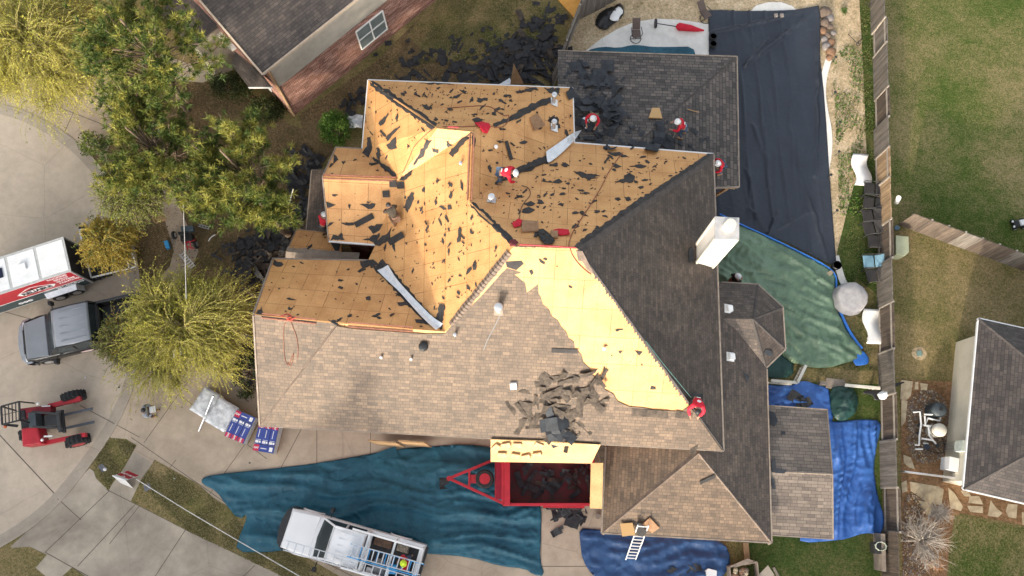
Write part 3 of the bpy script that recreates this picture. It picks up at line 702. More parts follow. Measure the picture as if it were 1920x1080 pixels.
# ---------------------------------------------------------------- fences
m_fence = None
def fence_mat(name, c1, c2):
    m, t, b = NT(name); setp(b, .9, .2); v = coords(t, uv=True)
    br = nd(t, 'TexBrick', {'Vector': v, 'Color1': c4(c1), 'Color2': c4(c2), 'Mortar': (.02, .018, .015, 1), 'Scale': 1.0, 'Mortar Size': .008, 'Bias': 0.0, 'Brick Width': .14, 'Row Height': 9.0}, offset=0)
    st = noi(t, coords(t, (14, .8, 1), uv=True), 1.0, 5, .7, .3)
    c = mix(t, .85, br.outputs[0], ramp(t, st, [(.3, (.50, .48, .46)), (.5, (1, 1, 1)), (.68, (1.6, 1.55, 1.5))]), 'MULTIPLY')
    t.links.new(c, b.inputs['Base Color']); bump(t, b, mix(t, .4, br.outputs['Fac'], st), -.5, .02)
    return m
m_fn_d = fence_mat('weathered_fence_boards', (.135, .105, .082), (.075, .060, .050))
m_fn_g = fence_mat('grey_fence_boards', (.19, .17, .15), (.12, .105, .09))
m_fn_b = fence_mat('brown_fence_boards', (.40, .28, .17), (.26, .18, .11))
m_rail = M('fence_rail', (.36, .32, .27), .85, (.25, .215, .18), 4)
def fence(name, p0, p1, h, sections, label, group=None, side=1, cat='fence', jit=.05):
    """sections: list of (length fraction, 'b' boards | 'r' rails showing, material)"""
    p0, p1 = Vector(p0), Vector(p1); d = (p1 - p0); L = d.length; d /= L; n = Vector((-d.y, d.x, 0)) * side
    t = thing(name, label, cat, p0, 0, group); u = 0
    for fr, kd, m_ in sections:
        a, c = u * L, (u + fr) * L; u += fr; b = MB(); x = a; of = (.06 if kd == 'b' else -.02) + rnd.uniform(-jit, jit)
        while x < c - .02:
            w_ = min(.14, c - x); hh = h + rnd.uniform(-.015, .015); q0 = d * x + n * of; q1 = d * (x + w_ - .006) + n * of; tk = n * .02
            z0, z1 = Vector((0, 0, .04)), Vector((0, 0, hh)); uu = rnd.random() * 50; iu = round(x / .14) * .14
            for A, B in ((q0 + tk, q1 + tk), (q1 - tk, q0 - tk)):
                b.face([A + z0, B + z0, B + z1, A + z1], uv=[(iu + .012, uu), (iu + .128, uu), (iu + .128, uu + hh), (iu + .012, uu + hh)])
            b.face([q0 + tk + z1, q1 + tk + z1, q1 - tk + z1, q0 - tk + z1], uv=[(iu + .02, uu)] * 4)
            x += .14
        b.build('board_panel', m_, t)
        sg = 1 if kd == 'r' else -1
        for z_ in (.25, h - .22):
            b = MB(); b.bar(d * a + n * (of + sg * .05) + Vector((0, 0, z_)), d * (c - .01) + n * (of + sg * .05) + Vector((0, 0, z_)), .05, .09); b.build('rail', m_rail, t)
        b = MB(); b.bar(d * c + n * (of + sg * .04) + Vector((0, 0, 0)), d * c + n * (of + sg * .04) + Vector((0, 0, h)), .09, .09); b.build('post', m_rail, t)
    return t
FA, FB = P(1634, -30), P(1658, 1100)
fy = lambda py: (FA.y - P(1646, py).y) / (FA.y - FB.y)
cuts = [(-30, 65, 'b', m_fn_g), (65, 110, 'r', m_fn_g), (110, 190, 'b', m_fn_g), (190, 245, 'r', m_fn_d), (245, 300, 'b', m_fn_g), (300, 355, 'r', m_fn_b), (355, 430, 'b', m_fn_b), (430, 500, 'r', m_fn_d), (500, 580, 'b', m_fn_g), (580, 665, 'r', m_fn_d), (665, 745, 'b', m_fn_g), (745, 828, 'r', m_fn_d), (828, 915, 'b', m_fn_g), (915, 995, 'r', m_fn_d), (995, 1100, 'b', m_fn_d)]
tf = thing('fence', 'long weathered wooden privacy fence running the full height of the picture', 'fence', FA)
fence_parts = fence('boundary', FA, FB, 1.75, [(fy(b_) - fy(a_), k_, m_) for a_, b_, k_, m_ in cuts], 'x', side=-1)
for c_ in list(fence_parts.children): c_.parent = tf
bpy.data.objects.remove(fence_parts)
fence('fence', P(1684, 420), P(1990, 532), 1.75, [(.11, 'b', m_fn_d), (.1, 'b', m_fn_d), (.1, 'b', m_fn_d), (.1, 'b', m_fn_g), (.1, 'b', m_fn_d), (.1, 'b', m_fn_d), (.1, 'b', m_fn_g), (.1, 'b', m_fn_d), (.19, 'b', m_fn_d)], 'spotted brown board fence between the green lawn and the dry lawn', side=-1, jit=.0)
fence('fence', P(1032, 175), P(1108, -20), 1.75, [(.34, 'r', m_fn_g), (.33, 'r', m_fn_g), (.33, 'r', m_fn_g)], 'grey wooden fence leaning past the black shingle heap', side=-1)
fence('fence', P(1085, 35), P(1180, -12), 1.75, [(.5, 'b', m_fn_g), (.5, 'b', m_fn_g)], 'short grey board fence behind the black rubbish bag', side=-1)
# low railing & timbers by the turret
t = thing('railing', 'low cream wooden railing with balusters below the turret', 'railing', P(1440, 712))
L0 = t.location
def rl(a, c, z0, z1, nm):
    a, c = P(*a, 0), P(*c, 0); b = MB(); b.bar((a.x, a.y, z1), (c.x, c.y, z1), .14, .06); b.bar((a.x, a.y, z0), (c.x, c.y, z0), .06, .06)
    n = int((c - a).length / .14)
    for i in range(n + 1): p = a.lerp(c, i / n); b.bar((p.x, p.y, z0), (p.x, p.y, z1), .04)
    return b.build(nm, m_cream, t)
rl((1436, 718), (1484, 722), .1, .85, 'rail_panel'); rl((1484, 722), (1500, 690), .1, .85, 'rail_panel')
for c_ in t.children: c_.location = -L0
b = MB(); a_, c_ = P(1584, 722, .5), P(1650, 728, .5); b.bar(a_, c_, .14, .10); b.bar(a_ + Vector((.3, 0, -.5)), a_ + Vector((.3, 0, 0)), .1); b.bar(c_ - Vector((.3, 0, .5)), c_ - Vector((.3, 0, 0)), .1)
tag(b.build('rail_beam', m_cream), 'pale horizontal beam reaching the fence beside the bunched green tarp', 'beam')
b = MB(); b.bar(P(1536, 718, .3), P(1548, 719, .3), .16, .3); b.bar(P(1548, 718, .06), P(1584, 722, .06), .5, .1); tag(b.build('landscape_timber', m_oldwood), 'short pale timber block with a dark plank behind the blue tarp', 'timber')
for px_, lb in (((1398, 1018, 1402, 1060), 'brown timber plank lying on the grass under the south wing eave'), ((1450, 1064, 1464, 1090), 'thin loose board on the grass at the bottom edge')):
    b = MB(); b.bar(P(px_[0], px_[1], .05), P(px_[2], px_[3], .05), .26 if px_[0] < 1420 else .12, .06); tag(b.build('plank', m_wood if px_[0] < 1420 else m_oldwood), lb, 'plank')

# ---------------------------------------------------------------- neighbour house, top left
nh = thing('house', 'two storey red brick house with a charcoal roof in the upper left corner', 'house', P(550, 218))
c0 = P(550, 218, 0); e0 = P(818, 0, 0); dN = (e0 - c0).normalized(); dN.z = 0; dW = Vector((-dN.y, dN.x, 0))
def nb(a, b_, z): return c0 + dN * a + dW * b_ + Vector((0, 0, z))
ZS = 3.05; ZT = 5.6
def nwall(name, pts, m, par=nh):
    b = MB(); uv = []
    for p in pts: uv.append(((p - c0).dot(dN) + (p - c0).dot(dW), p.z))
    b.face(pts, uv=uv); return b.build(name, m, par, fixn=False)
nwall('brick_wall', [nb(0, 0, 0), nb(30, 0, 0), nb(30, 0, ZS), nb(0, 0, ZS)], m_brick)
nwall('siding_wall', [nb(0, .015, ZS), nb(30, .015, ZS), nb(30, .015, ZT), nb(0, .015, ZT)], m_siding)
nwall('front_wall', [nb(0, 0, 0), nb(0, 14, 0), nb(0, 14, ZT), nb(0, 7, 9.6), nb(0, 0, ZT)], m_brick)
b = MB()
b.bar(nb(.06, -.0, 0), nb(.06, -.0, ZT), .12, .12); b.build('corner_trim', M('tan_trim', (.42, .27, .16), .7), nh)
b = MB(); q_ = [nb(-.35, -.4, ZT - .1), nb(30, -.4, ZT - .1), nb(30, 7, 9.9), nb(-.35, 7, 9.9)]; b.face(q_, uv=uvplane(q_)); q_ = [nb(-.35, 14.4, ZT - .1), nb(30, 14.4, ZT - .1), nb(30, 7, 9.9), nb(-.35, 7, 9.9)]; b.face(q_, uv=uvplane(q_)); b.build('roof', m_sh_nb, nh)
b = MB(); b.bar(nb(-.35, -.42, ZT - .14), nb(30, -.42, ZT - .14), .07, .14); b.bar(nb(-.38, -.42, ZT - .15), nb(-.38, 7, 9.82), .08, .16); b.bar(nb(-.38, 14.4, ZT - .15), nb(-.38, 7, 9.82), .08, .16); b.build('fascia', M('tan_fascia', (.50, .40, .31), .7), nh)
# windows in the side wall
wa = P(680, 76, 1.7)
def nwin(a0, a1, z0, z1, side=True):
    f = MB(); ms = (lambda a, z: nb(a, -.03, z)) if side else (lambda a, z: nb(-.03, a, z))
    for p, q in (((a0, z0), (a1, z0)), ((a0, z1), (a1, z1)), ((a0, z0), (a0, z1)), ((a1, z0), (a1, z1)), (((a0 + a1) / 2, z0), ((a0 + a1) / 2, z1)), ((a0, (z0 + z1) / 2), (a1, (z0 + z1) / 2))): f.bar(ms(*p), ms(*q), .07, .07)
    o = f.build('window', m_white, nh); g_ = MB(); g_.face([ms(a0, z0) * 1, ms(a1, z0) * 1, ms(a1, z1), ms(a0, z1)]); g_.build('pane', m_blind, o, fixn=False)
# position along the wall of the photo's window
wl = P(700, 94, .9); al = (wl - c0).dot(dN)
nwin(5.15, 7.0, .95, 2.65); nwin(1.4, 2.3, .9, 2.4, False)
b = MB(); z1, z2 = 2.9, 3.9
q_ = [P(466, 163, 2.8), P(434, 122, 2.8), P(440, 96, 3.5), P(486, 132, 3.9), P(510, 163, 3.5)]; b.face(q_, uv=uvplane(q_)); b.build('porch_roof', m_sh_nb, nh)
b = MB(); b.bar(q_[4] - Vector((0, 0, .06)), q_[0] - Vector((0, 0, .06)), .06, .10); b.build('porch_fascia', m_white, nh)
b = MB(); b.bar(nb(-.1, 3.6, 2.6), nb(-.1, 8, 2.6), .35, .12); b.build('entry_trim', m_white, nh)
b = MB(); b.box(nb(-.7, 6.2, 1.5), (1.6, 2.6, 3.0), 0, math.atan2(dN.y, dN.x)); b.build('bay', m_siding, nh)
b = MB(); q_ = [nb(-1.7, 4.7, 3.05), nb(-1.7, 7.7, 3.05), nb(0, 7.7, 3.5), nb(0, 4.7, 3.5)]; b.face(q_, uv=uvplane(q_)); b.build('bay_roof', m_sh_nb, nh)
fixparent(nh)
# ---------------------------------------------------------------- neighbour house, right
eh = thing('house', 'cream walled bungalow with a grey hip roof at the right edge', 'house', P(1790, 770))
a1 = P(1792, 642, 0); a2 = P(1767, 903, 0); dE = (a2 - a1).normalized(); dX = Vector((-dE.y, dE.x, 0))
def eb(a, b_, z): return a1 + dE * a + dX * b_ + Vector((0, 0, z))
LE = (a2 - a1).length; ZB = 2.9; o_ = .5
b = MB(); b.face([eb(0, 0, 0), eb(LE, 0, 0), eb(LE, 0, ZB), eb(0, 0, ZB)]); b.face([eb(0, 0, 0), eb(0, 14, 0), eb(0, 14, ZB), eb(0, 0, ZB)]); b.face([eb(LE, 0, 0), eb(LE, 14, 0), eb(LE, 14, ZB), eb(LE, 0, ZB)]); b.build('wall', m_side_c, eh)
hr = (LE + 2 * o_) / 2; zt = ZB + hr * .62
for q_ in ([eb(-o_, -o_, ZB), eb(LE + o_, -o_, ZB), eb(LE / 2, hr - o_, zt)], [eb(-o_, -o_, ZB), eb(LE / 2, hr - o_, zt), eb(LE / 2, 14, zt), eb(-o_, 14, ZB)], [eb(LE + o_, -o_, ZB), eb(LE / 2, hr - o_, zt), eb(LE / 2, 14, zt), eb(LE + o_, 14, ZB)]):
    b = MB(); b.face(q_, uv=uvplane(q_)); b.build('roof_slope', m_sh_nb, eh)
caps('ridge_cap', eb(LE / 2, hr - o_, zt), eb(-o_, -o_, ZB), m_capd, eh, .3); caps('ridge_cap', eb(LE / 2, hr - o_, zt), eb(LE + o_, -o_, ZB), m_capd, eh, .3)
b = MB(); b.bar(eb(-o_, -o_, ZB - .06), eb(LE + o_, -o_, ZB - .06), .1, .12); b.bar(eb(-o_, -o_, ZB - .06), eb(-o_, 14, ZB - .06), .1, .12); b.bar(eb(LE + o_, -o_, ZB - .06), eb(LE + o_, 14, ZB - .06), .1, .12); b.build('gutter', m_white, eh)
fixparent(eh)
t = thing('electrical_box', 'pale metal boxes with conduits mounted on the cream wall', 'meter box', eb(LE - 1.1, -.15, 0))
b = MB(); b.box(eb(LE - 1.6, -.12, 1.6), (.22, .5, .7), 0, math.atan2(dE.y, dE.x) + R(90)); b.build('box', M('box_paint', (.55, .60, .55), .6), t)
b = MB(); b.box(eb(LE - .75, -.25, 1.0), (.45, .6, .8), 0, math.atan2(dE.y, dE.x) + R(90)); b.build('cabinet', m_white, t)
b = MB()
for i in range(4): b.cyl(eb(LE - 1.85 + i * .12, -.1, .1), eb(LE - 1.85 + i * .12, -.1, 1.3), .02, n=6)
b.build('conduit', m_alu, t); fixparent(t)

# ---------------------------------------------------------------- unseen houses added south to throw the long shadows; gable read from its shadow
def shade_house(x0, x1, y0, y1, ze, zr, label, gable=None):
    t = thing('house', label, 'house', ((x0 + x1) / 2, (y0 + y1) / 2, 0)); ym = (y0 + y1) / 2
    b = MB()
    for p, q in (((x0, y0), (x1, y0)), ((x1, y0), (x1, y1)), ((x1, y1), (x0, y1)), ((x0, y1), (x0, y0))): b.face([(*p, 0), (*q, 0), (*q, ze), (*p, ze)], uv=[(0, 0), (15, 0), (15, ze), (0, ze)])
    for x in (x0, x1): b.face([(x, y0, ze), (x, y1, ze), (x, ym, zr)], uv=[(0, 0), (9, 0), (4, 3)])
    b.build('wall', m_brick, t); b = MB()
    for s_ in (y0 - .4, y1 + .4):
        q_ = [Vector((x0 - .3, s_, ze - .1)), Vector((x1 + .3, s_, ze - .1)), Vector((x1 + .3, ym, zr + .1)), Vector((x0 - .3, ym, zr + .1))]; b.face(q_, uv=uvplane(q_))
    b.build('roof', m_sh_nb, t)
    if gable:
        gx, gw, gz = gable; b = MB()
        for s_ in (-gw, gw):
            q_ = [Vector((gx + s_, y1 + .2, zr - .1)), Vector((gx, y1 + .2, gz)), Vector((gx, ym - 3, gz)), Vector((gx + s_, ym - 3, zr - .1))]; b.face(q_, uv=uvplane(q_))
        b.face([(gx - gw, y1, zr - .1), (gx + gw, y1, zr - .1), (gx, y1, gz)]); b.build('gable', m_sh_nb, t)
        b = MB(); b.box((gx - .2, y1 - .8, gz - .2), (.8, .7, 2.4)); b.build('chimney', m_brick, t)
    fixparent(t)
shade_house(-24, -3.5, -26, -15, 5.6, 7.5, 'unseen gabled brick house south of the driveway, inferred from its shadow', gable=(-13.6, 3.6, 10.7))
shade_house(-80, -27, -30, -17, 7, 11.6, 'unseen tall brick house added to shade the street')
shade_house(-.5, 13.5, -27, -18, 2.8, 5.5, 'unseen low brick house added to shade the side yard')
shade_house(16, 48, -30, -16, 5.2, 8.6, 'unseen tall brick house added to shade the ground by the wooden fence')
# ---------------------------------------------------------------- generic builders
def prpx(b, px, z1, z0, mi=0):
    b.prism([P(x, y, z1) for x, y in px], z0, z1, mi)
def single(b, name, m, label, cat, group=None, bevel=0):
    """one-mesh thing, origin moved to its own place"""
    c = sum(b.v, Vector()) / len(b.v); c.z = min(v.z for v in b.v)
    return tag(b.build(name, m, bevel=bevel, local=c), label, cat, group)
def cable(name, px, r, m, label, cat, zs=None, roof=True, k=2, off=.03, group=None):
    pts = []
    for i, p in enumerate(px):
        if roof: pts.append(drop(p[0], p[1])[0] + Vector((0, 0, off)))
        else: pts.append(P(p[0], p[1], p[2]))
    pts = smooth(pts, k, False)
    if roof:
        pts = [Vector((q.x, q.y, max(q.z, downz(q.x, q.y)[0].z + off))) for q in pts]
    b = MB(); b.tube(pts, r, 5); return single(b, name, m, label, cat, group)
m_txt_white = M('white_lettering', (.85, .85, .84), .5, (.82, .82, .81))
m_txt_black = M('black_lettering', (.02, .02, .02), .5)
def text_mesh(s, size, name, m, parent, mat4, bold=0.0, sx=1.0):
    cu = bpy.data.curves.new('t', 'FONT'); cu.body = s; cu.size = size; cu.extrude = .004; cu.offset = bold; cu.align_x = 'CENTER'; cu.align_y = 'CENTER'
    o = bpy.data.objects.new('t', cu); C.objects.link(o); bpy.context.view_layer.update()
    me = bpy.data.meshes.new_from_object(o.evaluated_get(bpy.context.evaluated_depsgraph_get())); bpy.data.objects.remove(o); bpy.data.curves.remove(cu)
    me.transform(mat4 @ Matrix.Scale(sx, 4, (1, 0, 0))); me.materials.clear(); me.materials.append(m); me.name = name
    r_ = bpy.data.objects.new(name, me); C.objects.link(r_); r_.parent = parent
    return r_
def frame4(o, x, y):
    """matrix with origin o, x axis and y axis (text plane)"""
    x = x.normalized(); z = x.cross(y).normalized(); y = z.cross(x)
    m_ = Matrix((x, y, z)).transposed().to_4x4(); m_.translation = o; return m_

# ---------------------------------------------------------------- torn shingle heaps
def piece_mesh(name, L, w_, m, seed, curl=.08, tabs=True):
    r = random.Random(seed); b = MB(); nx, ny = 5, 2; vs = []
    for i in range(nx + 1):
        for j in range(ny + 1):
            u = i / nx - .5; v = j / ny - .5
            x = u * L * (1 + r.uniform(-.04, .04)); y = v * w_ + (r.uniform(-.018, .018) if j != 1 else 0)
            z = curl * (u * 2) ** 2 * (1 if seed % 2 else -.5) + curl * .5 * math.sin(u * 7 + seed) + r.uniform(-.012, .012)
            vs.append((x, y, z))
    fs = [(i * (ny + 1) + j, (i + 1) * (ny + 1) + j, (i + 1) * (ny + 1) + j + 1, i * (ny + 1) + j + 1) for i in range(nx) for j in range(ny) if not (r.random() < .05 and (i in (0, nx - 1)))]
    b.mesh(vs, fs); o = b.build(name, m, fixn=False); me = o.data; bpy.data.objects.remove(o)
    bm = bmesh.new(); bm.from_mesh(me); bmesh.ops.solidify(bm, geom=bm.faces[:], thickness=.007); bm.to_mesh(me); bm.free()
    return me
PV = [piece_mesh('torn_shingle', l, w_, m_sh_piece2, i, c) for i, (l, w_, c) in enumerate(((.95, .33, .05), (.7, .33, .09), (1.0, .25, .12), (.5, .4, .05), (.85, .6, .10), (.35, .3, .04), (1.0, .16, .06)))]
PT = [piece_mesh('torn_shingle', l, w_, m_sh_piece, 20 + i, c) for i, (l, w_, c) in enumerate(((.95, .30, .05), (.9, .14, .05), (1.0, .15, .09), (.95, .33, .10), (.8, .5, .06), (.5, .14, .04), (1.0, .30, .03)))]
PF = [piece_mesh('felt_piece', l, w_, m_felt_b, 40 + i, c) for i, (l, w_, c) in enumerate(((1.1, .5, .14), (.8, .6, .10), (1.4, .35, .16), (.5, .4, .08), (.7, .25, .06)))]
REST = MB()
def scatter(name, poly, n, meshes, label, group, hmax=.3, z0=.03, tilt=.35, cat='shingle', sc=(.8, 1.15), centre=None, on_ground=False, seed=1, zsurf=None, ang=None, ind=999):
    r = random.Random(seed); xs = [p[0] for p in poly]; ys = [p[1] for p in poly]; k = 0
    cx, cy = centre or (sum(xs) / len(xs), sum(ys) / len(ys)); rad = max(max(xs) - min(xs), max(ys) - min(ys)) / 2
    while k < n:
        x, y = r.uniform(min(xs), max(xs)), r.uniform(min(ys), max(ys))
        if not inpoly(x, y, poly): continue
        k += 1
        if zsurf is not None: h, nn = P(x, y, zsurf), Vector((0, 0, 1))
        elif on_ground: h, nn = P(x, y, 0), Vector((0, 0, 1))
        else: h, nn = drop(x, y)
        dist = min(1, math.hypot(x - cx, y - cy) / rad); up = z0 + hmax * max(0, 1 - dist) * r.random()
        me_ = r.choice(meshes); o = None
        q = nn.to_track_quat('Z', 'Y').to_matrix() @ Matrix.Rotation(r.uniform(0, 6.28) if ang is None else r.gauss(ang, .5), 3, 'Z') @ Matrix.Rotation(r.gauss(0, tilt), 3, 'X') @ Matrix.Rotation(r.gauss(0, tilt * .6), 3, 'Y')
        s_ = r.uniform(*sc); mw = Matrix.Translation(h + nn * up) @ q.to_4x4() @ Matrix.Scale(s_, 4)
        if k > ind: REST.mesh([mw @ v.co for v in me_.vertices], [tuple(p.vertices) for p in me_.polygons], 0 if me_ in PV else 1); continue
        o = bpy.data.objects.new(name, me_); C.objects.link(o); o.matrix_world = mw
        tag(o, label, cat, group)
scatter('torn_shingle', [(1000, 60), (960, 40), (990, 30), (1040, 60), (1060, 95), (1045, 150), (960, 160), (900, 155), (905, 125), (935, 75)], 125, PV + [PT[0]], 'black torn shingle in the big heap north of the stripped roof', 'shingles heaped north of the stripped roof', .5, on_ground=True, seed=3, ind=60)
scatter('torn_shingle', [(750, 110), (820, 92), (850, 85), (870, 110), (905, 115), (905, 152), (760, 150)], 20, PV[:5], 'black torn shingle on brown grass near the brick house', 'shingles strewn beside the brick house', .08, on_ground=True, tilt=.1, seed=4)
scatter('torn_shingle', [(705, 75), (850, 70), (870, 100), (745, 140), (700, 120)], 8, PV[3:6], 'single scrap of black shingle on the dry lawn', 'lone scraps on the dry lawn', .02, on_ground=True, tilt=.1, seed=5, sc=(.4, .8))
scatter('torn_shingle', [(1005, 5), (1045, 5), (1060, 40), (1000, 60)], 7, PV[:4], 'black shingle strip lying by the leaning fence', 'strips by the leaning fence', .02, on_ground=True, tilt=.1, seed=6)
scatter('torn_shingle', [(430, 470), (480, 430), (540, 400), (545, 470), (500, 520), (480, 590), (475, 640), (455, 560)], 105, PV + [PT[0], PT[3], PT[1]], 'black torn shingle in the heap between yellow tree and porch roof', 'shingles heaped west of the house', .4, on_ground=True, seed=7, ind=50)
scatter('torn_shingle', [(400, 470), (470, 420), (560, 300), (600, 330), (575, 430), (545, 480), (480, 660), (450, 560)], 90, PV[1:] + [PT[3]], 'x', None, .1, on_ground=True, seed=77, ind=0, sc=(.35, .8), tilt=.15)
scatter('torn_shingle', [(880, 60), (1045, 10), (1050, 150), (740, 150), (780, 100)], 90, PV[1:], 'x', None, .05, on_ground=True, seed=78, ind=0, sc=(.25, .7), tilt=.12)
scatter('torn_shingle', [(545, 270), (600, 290), (605, 320), (585, 330), (575, 425), (540, 420)], 42, PV, 'black torn shingle behind the big pine', 'shingles piled behind the pine', .25, on_ground=True, seed=8, ind=20)
scatter('torn_shingle', [(640, 190), (690, 160), (680, 230), (650, 230)], 9, PV[:4], 'dark shingle strip beside the green bush', 'strips beside the green bush', .1, on_ground=True, seed=9)
scatter('torn_shingle', [(455, 640), (475, 590), (478, 720), (460, 730)], 9, PV[:5], 'dark shingle fallen behind the yellow tree', 'shingles fallen behind the yellow tree', .1, on_ground=True, seed=10)
scatter('torn_shingle', [(960, 765), (985, 705), (1040, 700), (1100, 700), (1120, 720), (1130, 770), (1090, 815), (1010, 820), (968, 800)], 62, PT, 'curled brown shingle in the loose heap above the red trailer', 'loose shingles heaped on the south slope', .16, z0=.05, tilt=.13, seed=11, sc=(.8, 1.15))
scatter('felt_piece', [(1010, 760), (1050, 770), (1080, 815), (1020, 822)], 6, PF[:3], 'black felt sheet tangled in the brown shingle heap', 'felt in the brown heap', .4, z0=.12, seed=12, cat='felt')
scatter('torn_shingle', [(1110, 695), (1140, 705), (1130, 720), (1105, 712)], 5, PT[:4], 'brown shingle at the foot of the bright bare strip', 'shingles at the foot of the bare strip', .1, z0=.06, seed=13)
scatter('felt_piece', [(1085, 110), (1150, 130), (1165, 200), (1150, 260), (1260, 250), (1250, 285), (1110, 280), (1090, 230), (1060, 170)], 52, PF, 'crumpled black felt on the low rear roof', 'felt strewn over the low rear roof', .2, z0=.06, tilt=.18, cat='felt', seed=14)
scatter('felt_piece', [(1060, 110), (1160, 130), (1190, 200), (1330, 250), (1330, 285), (1110, 282), (1060, 250)], 70, PF, 'small black felt scrap on the low rear roof', 'small felt scraps on the low rear roof', .03, z0=.03, tilt=.06, cat='felt', seed=24, sc=(.16, .42))
scatter('torn_shingle', [(1032, 955), (1080, 955), (1100, 965), (1070, 995), (1045, 1000), (1030, 975)], 10, PV[:5], 'dark shingle dropped on the driveway below the red trailer', 'shingles on the driveway below the trailer', .1, on_ground=True, tilt=.15, seed=15)
def onroof(name, px, m, label, cat, off=.05, th=.02, group=None):
    """flat piece whose outline lies on the roof or ground"""
    hs = [drop(x, y) for x, y in px]; n = sum((h[1] for h in hs), Vector()).normalized(); c = sum((h[0] for h in hs), Vector()) / len(hs)
    pl = Plane([Vector(h[0]) for h in hs]); pl.n = n; pl.c = c; b = MB(); up = [pl.hit(x, y, off) for x, y in px]; k = len(up)
    b.mesh(up + [p - n * th for p in up], [tuple(range(k)), tuple(range(k, 2 * k))[::-1]] + [(i, (i + 1) % k, k + (i + 1) % k, k + i) for i in range(k)])
    return single(b, name, m, label, cat, group)
def strip(name, x0, y0, x1, y1, w_, m, label, cat='shingle', off=.06, group=None):
    dx, dy = x1 - x0, y1 - y0; L = math.hypot(dx, dy); nx, ny = -dy / L * w_ / 2, dx / L * w_ / 2
    return onroof(name, [(x0 + nx, y0 + ny), (x1 + nx, y1 + ny), (x1 - nx, y1 - ny), (x0 - nx, y0 - ny)], m, label, cat, off, group=group)
m_shp = m_sh_piece
strip('shingle_strip', 666, 422, 700, 404, 11, m_felt, 'dark shingle strip lying slanted on the small west gable')
strip('shingle_strip', 730, 456, 757, 440, 12, m_felt, 'dark shingle strip lying below the west gable valley')
strip('shingle_strip', 948, 265, 958, 300, 6, m_felt, 'narrow black strip above the bending roofer in red')
strip('shingle_strip', 1034, 656, 1083, 658, 8, m_felt, 'grey strip on the tan shingles left of the bright bare boards')
strip('shingle_strip', 1184, 772, 1252, 776, 14, m_shp, 'pair of brown shingles along the foot of the bright boards')
strip('shingle_strip', 1266, 775, 1298, 780, 13, m_shp, 'brown shingle under the kneeling roofer in red')
strip('shingle_strip', 1310, 812, 1298, 850, 12, m_shp, 'brown shingle lying across the south wing peak')
strip('shingle_strip', 1312, 905, 1340, 892, 6, m_felt, 'torn grey strip on the south wing slope')
for i, (x, y) in enumerate(((724, 364), (737, 345), (752, 348))): onroof('shingle_tab', [(x - 7, y - 6), (x + 6, y - 7), (x + 7, y + 6), (x - 6, y + 6)], m_felt, ('square grey tab on the west gable left of two others', 'middle grey tab at the ridge end of the west gable', 'right grey tab just inside the valley')[i], 'shingle')
for i, px in enumerate(([(1345, 1070), (1350, 1045), (1352, 1045)],)): pass
onroof('felt_patch', [(1441, 770), (1452, 775), (1458, 790), (1452, 800), (1443, 795)], m_felt_b, 'bluish black felt patch on the upper left of the side porch roof', 'felt')
onroof('felt_patch', [(1447, 862), (1453, 860), (1454, 878), (1475, 882), (1470, 888), (1446, 886)], m_felt_b, 'bluish black felt patch lying over the side porch ridge', 'felt')
onroof('felt_patch', [(1464, 808), (1472, 810), (1472, 816), (1465, 815)], m_felt_b, 'tiny felt scrap in the middle of the side porch roof', 'felt')
onroof('felt_patch', [(1445, 896), (1451, 898), (1454, 916), (1448, 916)], m_felt_b, 'felt scrap below the ridge of the side porch roof', 'felt')
onroof('felt_patch', [(1434, 655), (1446, 658), (1448, 667), (1438, 667), (1431, 661)], m_felt_b, 'round black felt scrap on the turret roof', 'felt')
onroof('felt_patch', [(1388, 692), (1396, 700), (1404, 706), (1400, 718), (1396, 708)], m_felt_b, 'torn black felt scrap on the dark slope south of the turret', 'felt')
onroof('felt_patch', [(1290, 470), (1296, 462), (1300, 470), (1298, 490), (1291, 492)], m_felt_b, 'black felt scrap left of the white chimney', 'felt')

# torn felt still stapled to the bare boards (sub-part of each deck)
def torn(deck, plane, polys, region, n, seed, avoid=(), elong=1.6, ang=0.0, big=1.0):
    r = random.Random(seed); b = MB()
    def blob(cx, cy, rx, ry, a, k=11):
        out = []
        for i in range(k):
            t_ = 6.283 * i / k; q = 1 + r.uniform(-.5, .45); x, y = math.cos(t_) * rx * q, math.sin(t_) * ry * q
            out.append((cx + x * math.cos(a) - y * math.sin(a), cy + x * math.sin(a) + y * math.cos(a)))
        return out
    def put(b, p):
        w_ = [(lambda h: h[0] + h[1] * .03)(drop(x, y)) for x, y in p]; n_ = plane.n * .02
        b.mesh(w_ + [q - n_ for q in w_], [tuple(range(len(w_)))] + [(i, (i + 1) % len(w_), len(w_) + (i + 1) % len(w_), len(w_) + i) for i in range(len(w_))])
    for p in polys:
        b = MB(); put(b, jag(p, r)); b.build('torn_felt', m_felt, deck, fixn=True)
    xs = [p[0] for p in region]; ys = [p[1] for p in region]; k = 0
    while k < n:
        x, y = r.uniform(min(xs), max(xs)), r.uniform(min(ys), max(ys))
        if not inpoly(x, y, region): continue
        s_ = r.choice((.6, .7, .8, .9, 1.0, 1.1, 1.3, 1.6, 2.0, 2.6, 3.6, 4.6)) * big; put(SCR, blob(x, y, s_ * r.uniform(.9, elong + .3), s_ * r.uniform(.35, .7), ang + r.gauss(0, .5))); k += 1
SCR = MB()
HOUSE = hl
def jag(p, r, a=2.0):
    out = []; n = len(p)
    for i in range(n):
        x0, y0 = p[i]; x1, y1 = p[(i + 1) % n]; L = math.hypot(x1 - x0, y1 - y0); k = max(1, int(L / 5))
        for j in range(k):
            t_ = j / k; out.append((x0 + (x1 - x0) * t_ + r.uniform(-a, a) * (1 if j else .3), y0 + (y1 - y0) * t_ + r.uniform(-a, a) * (1 if j else .3)))
    return out
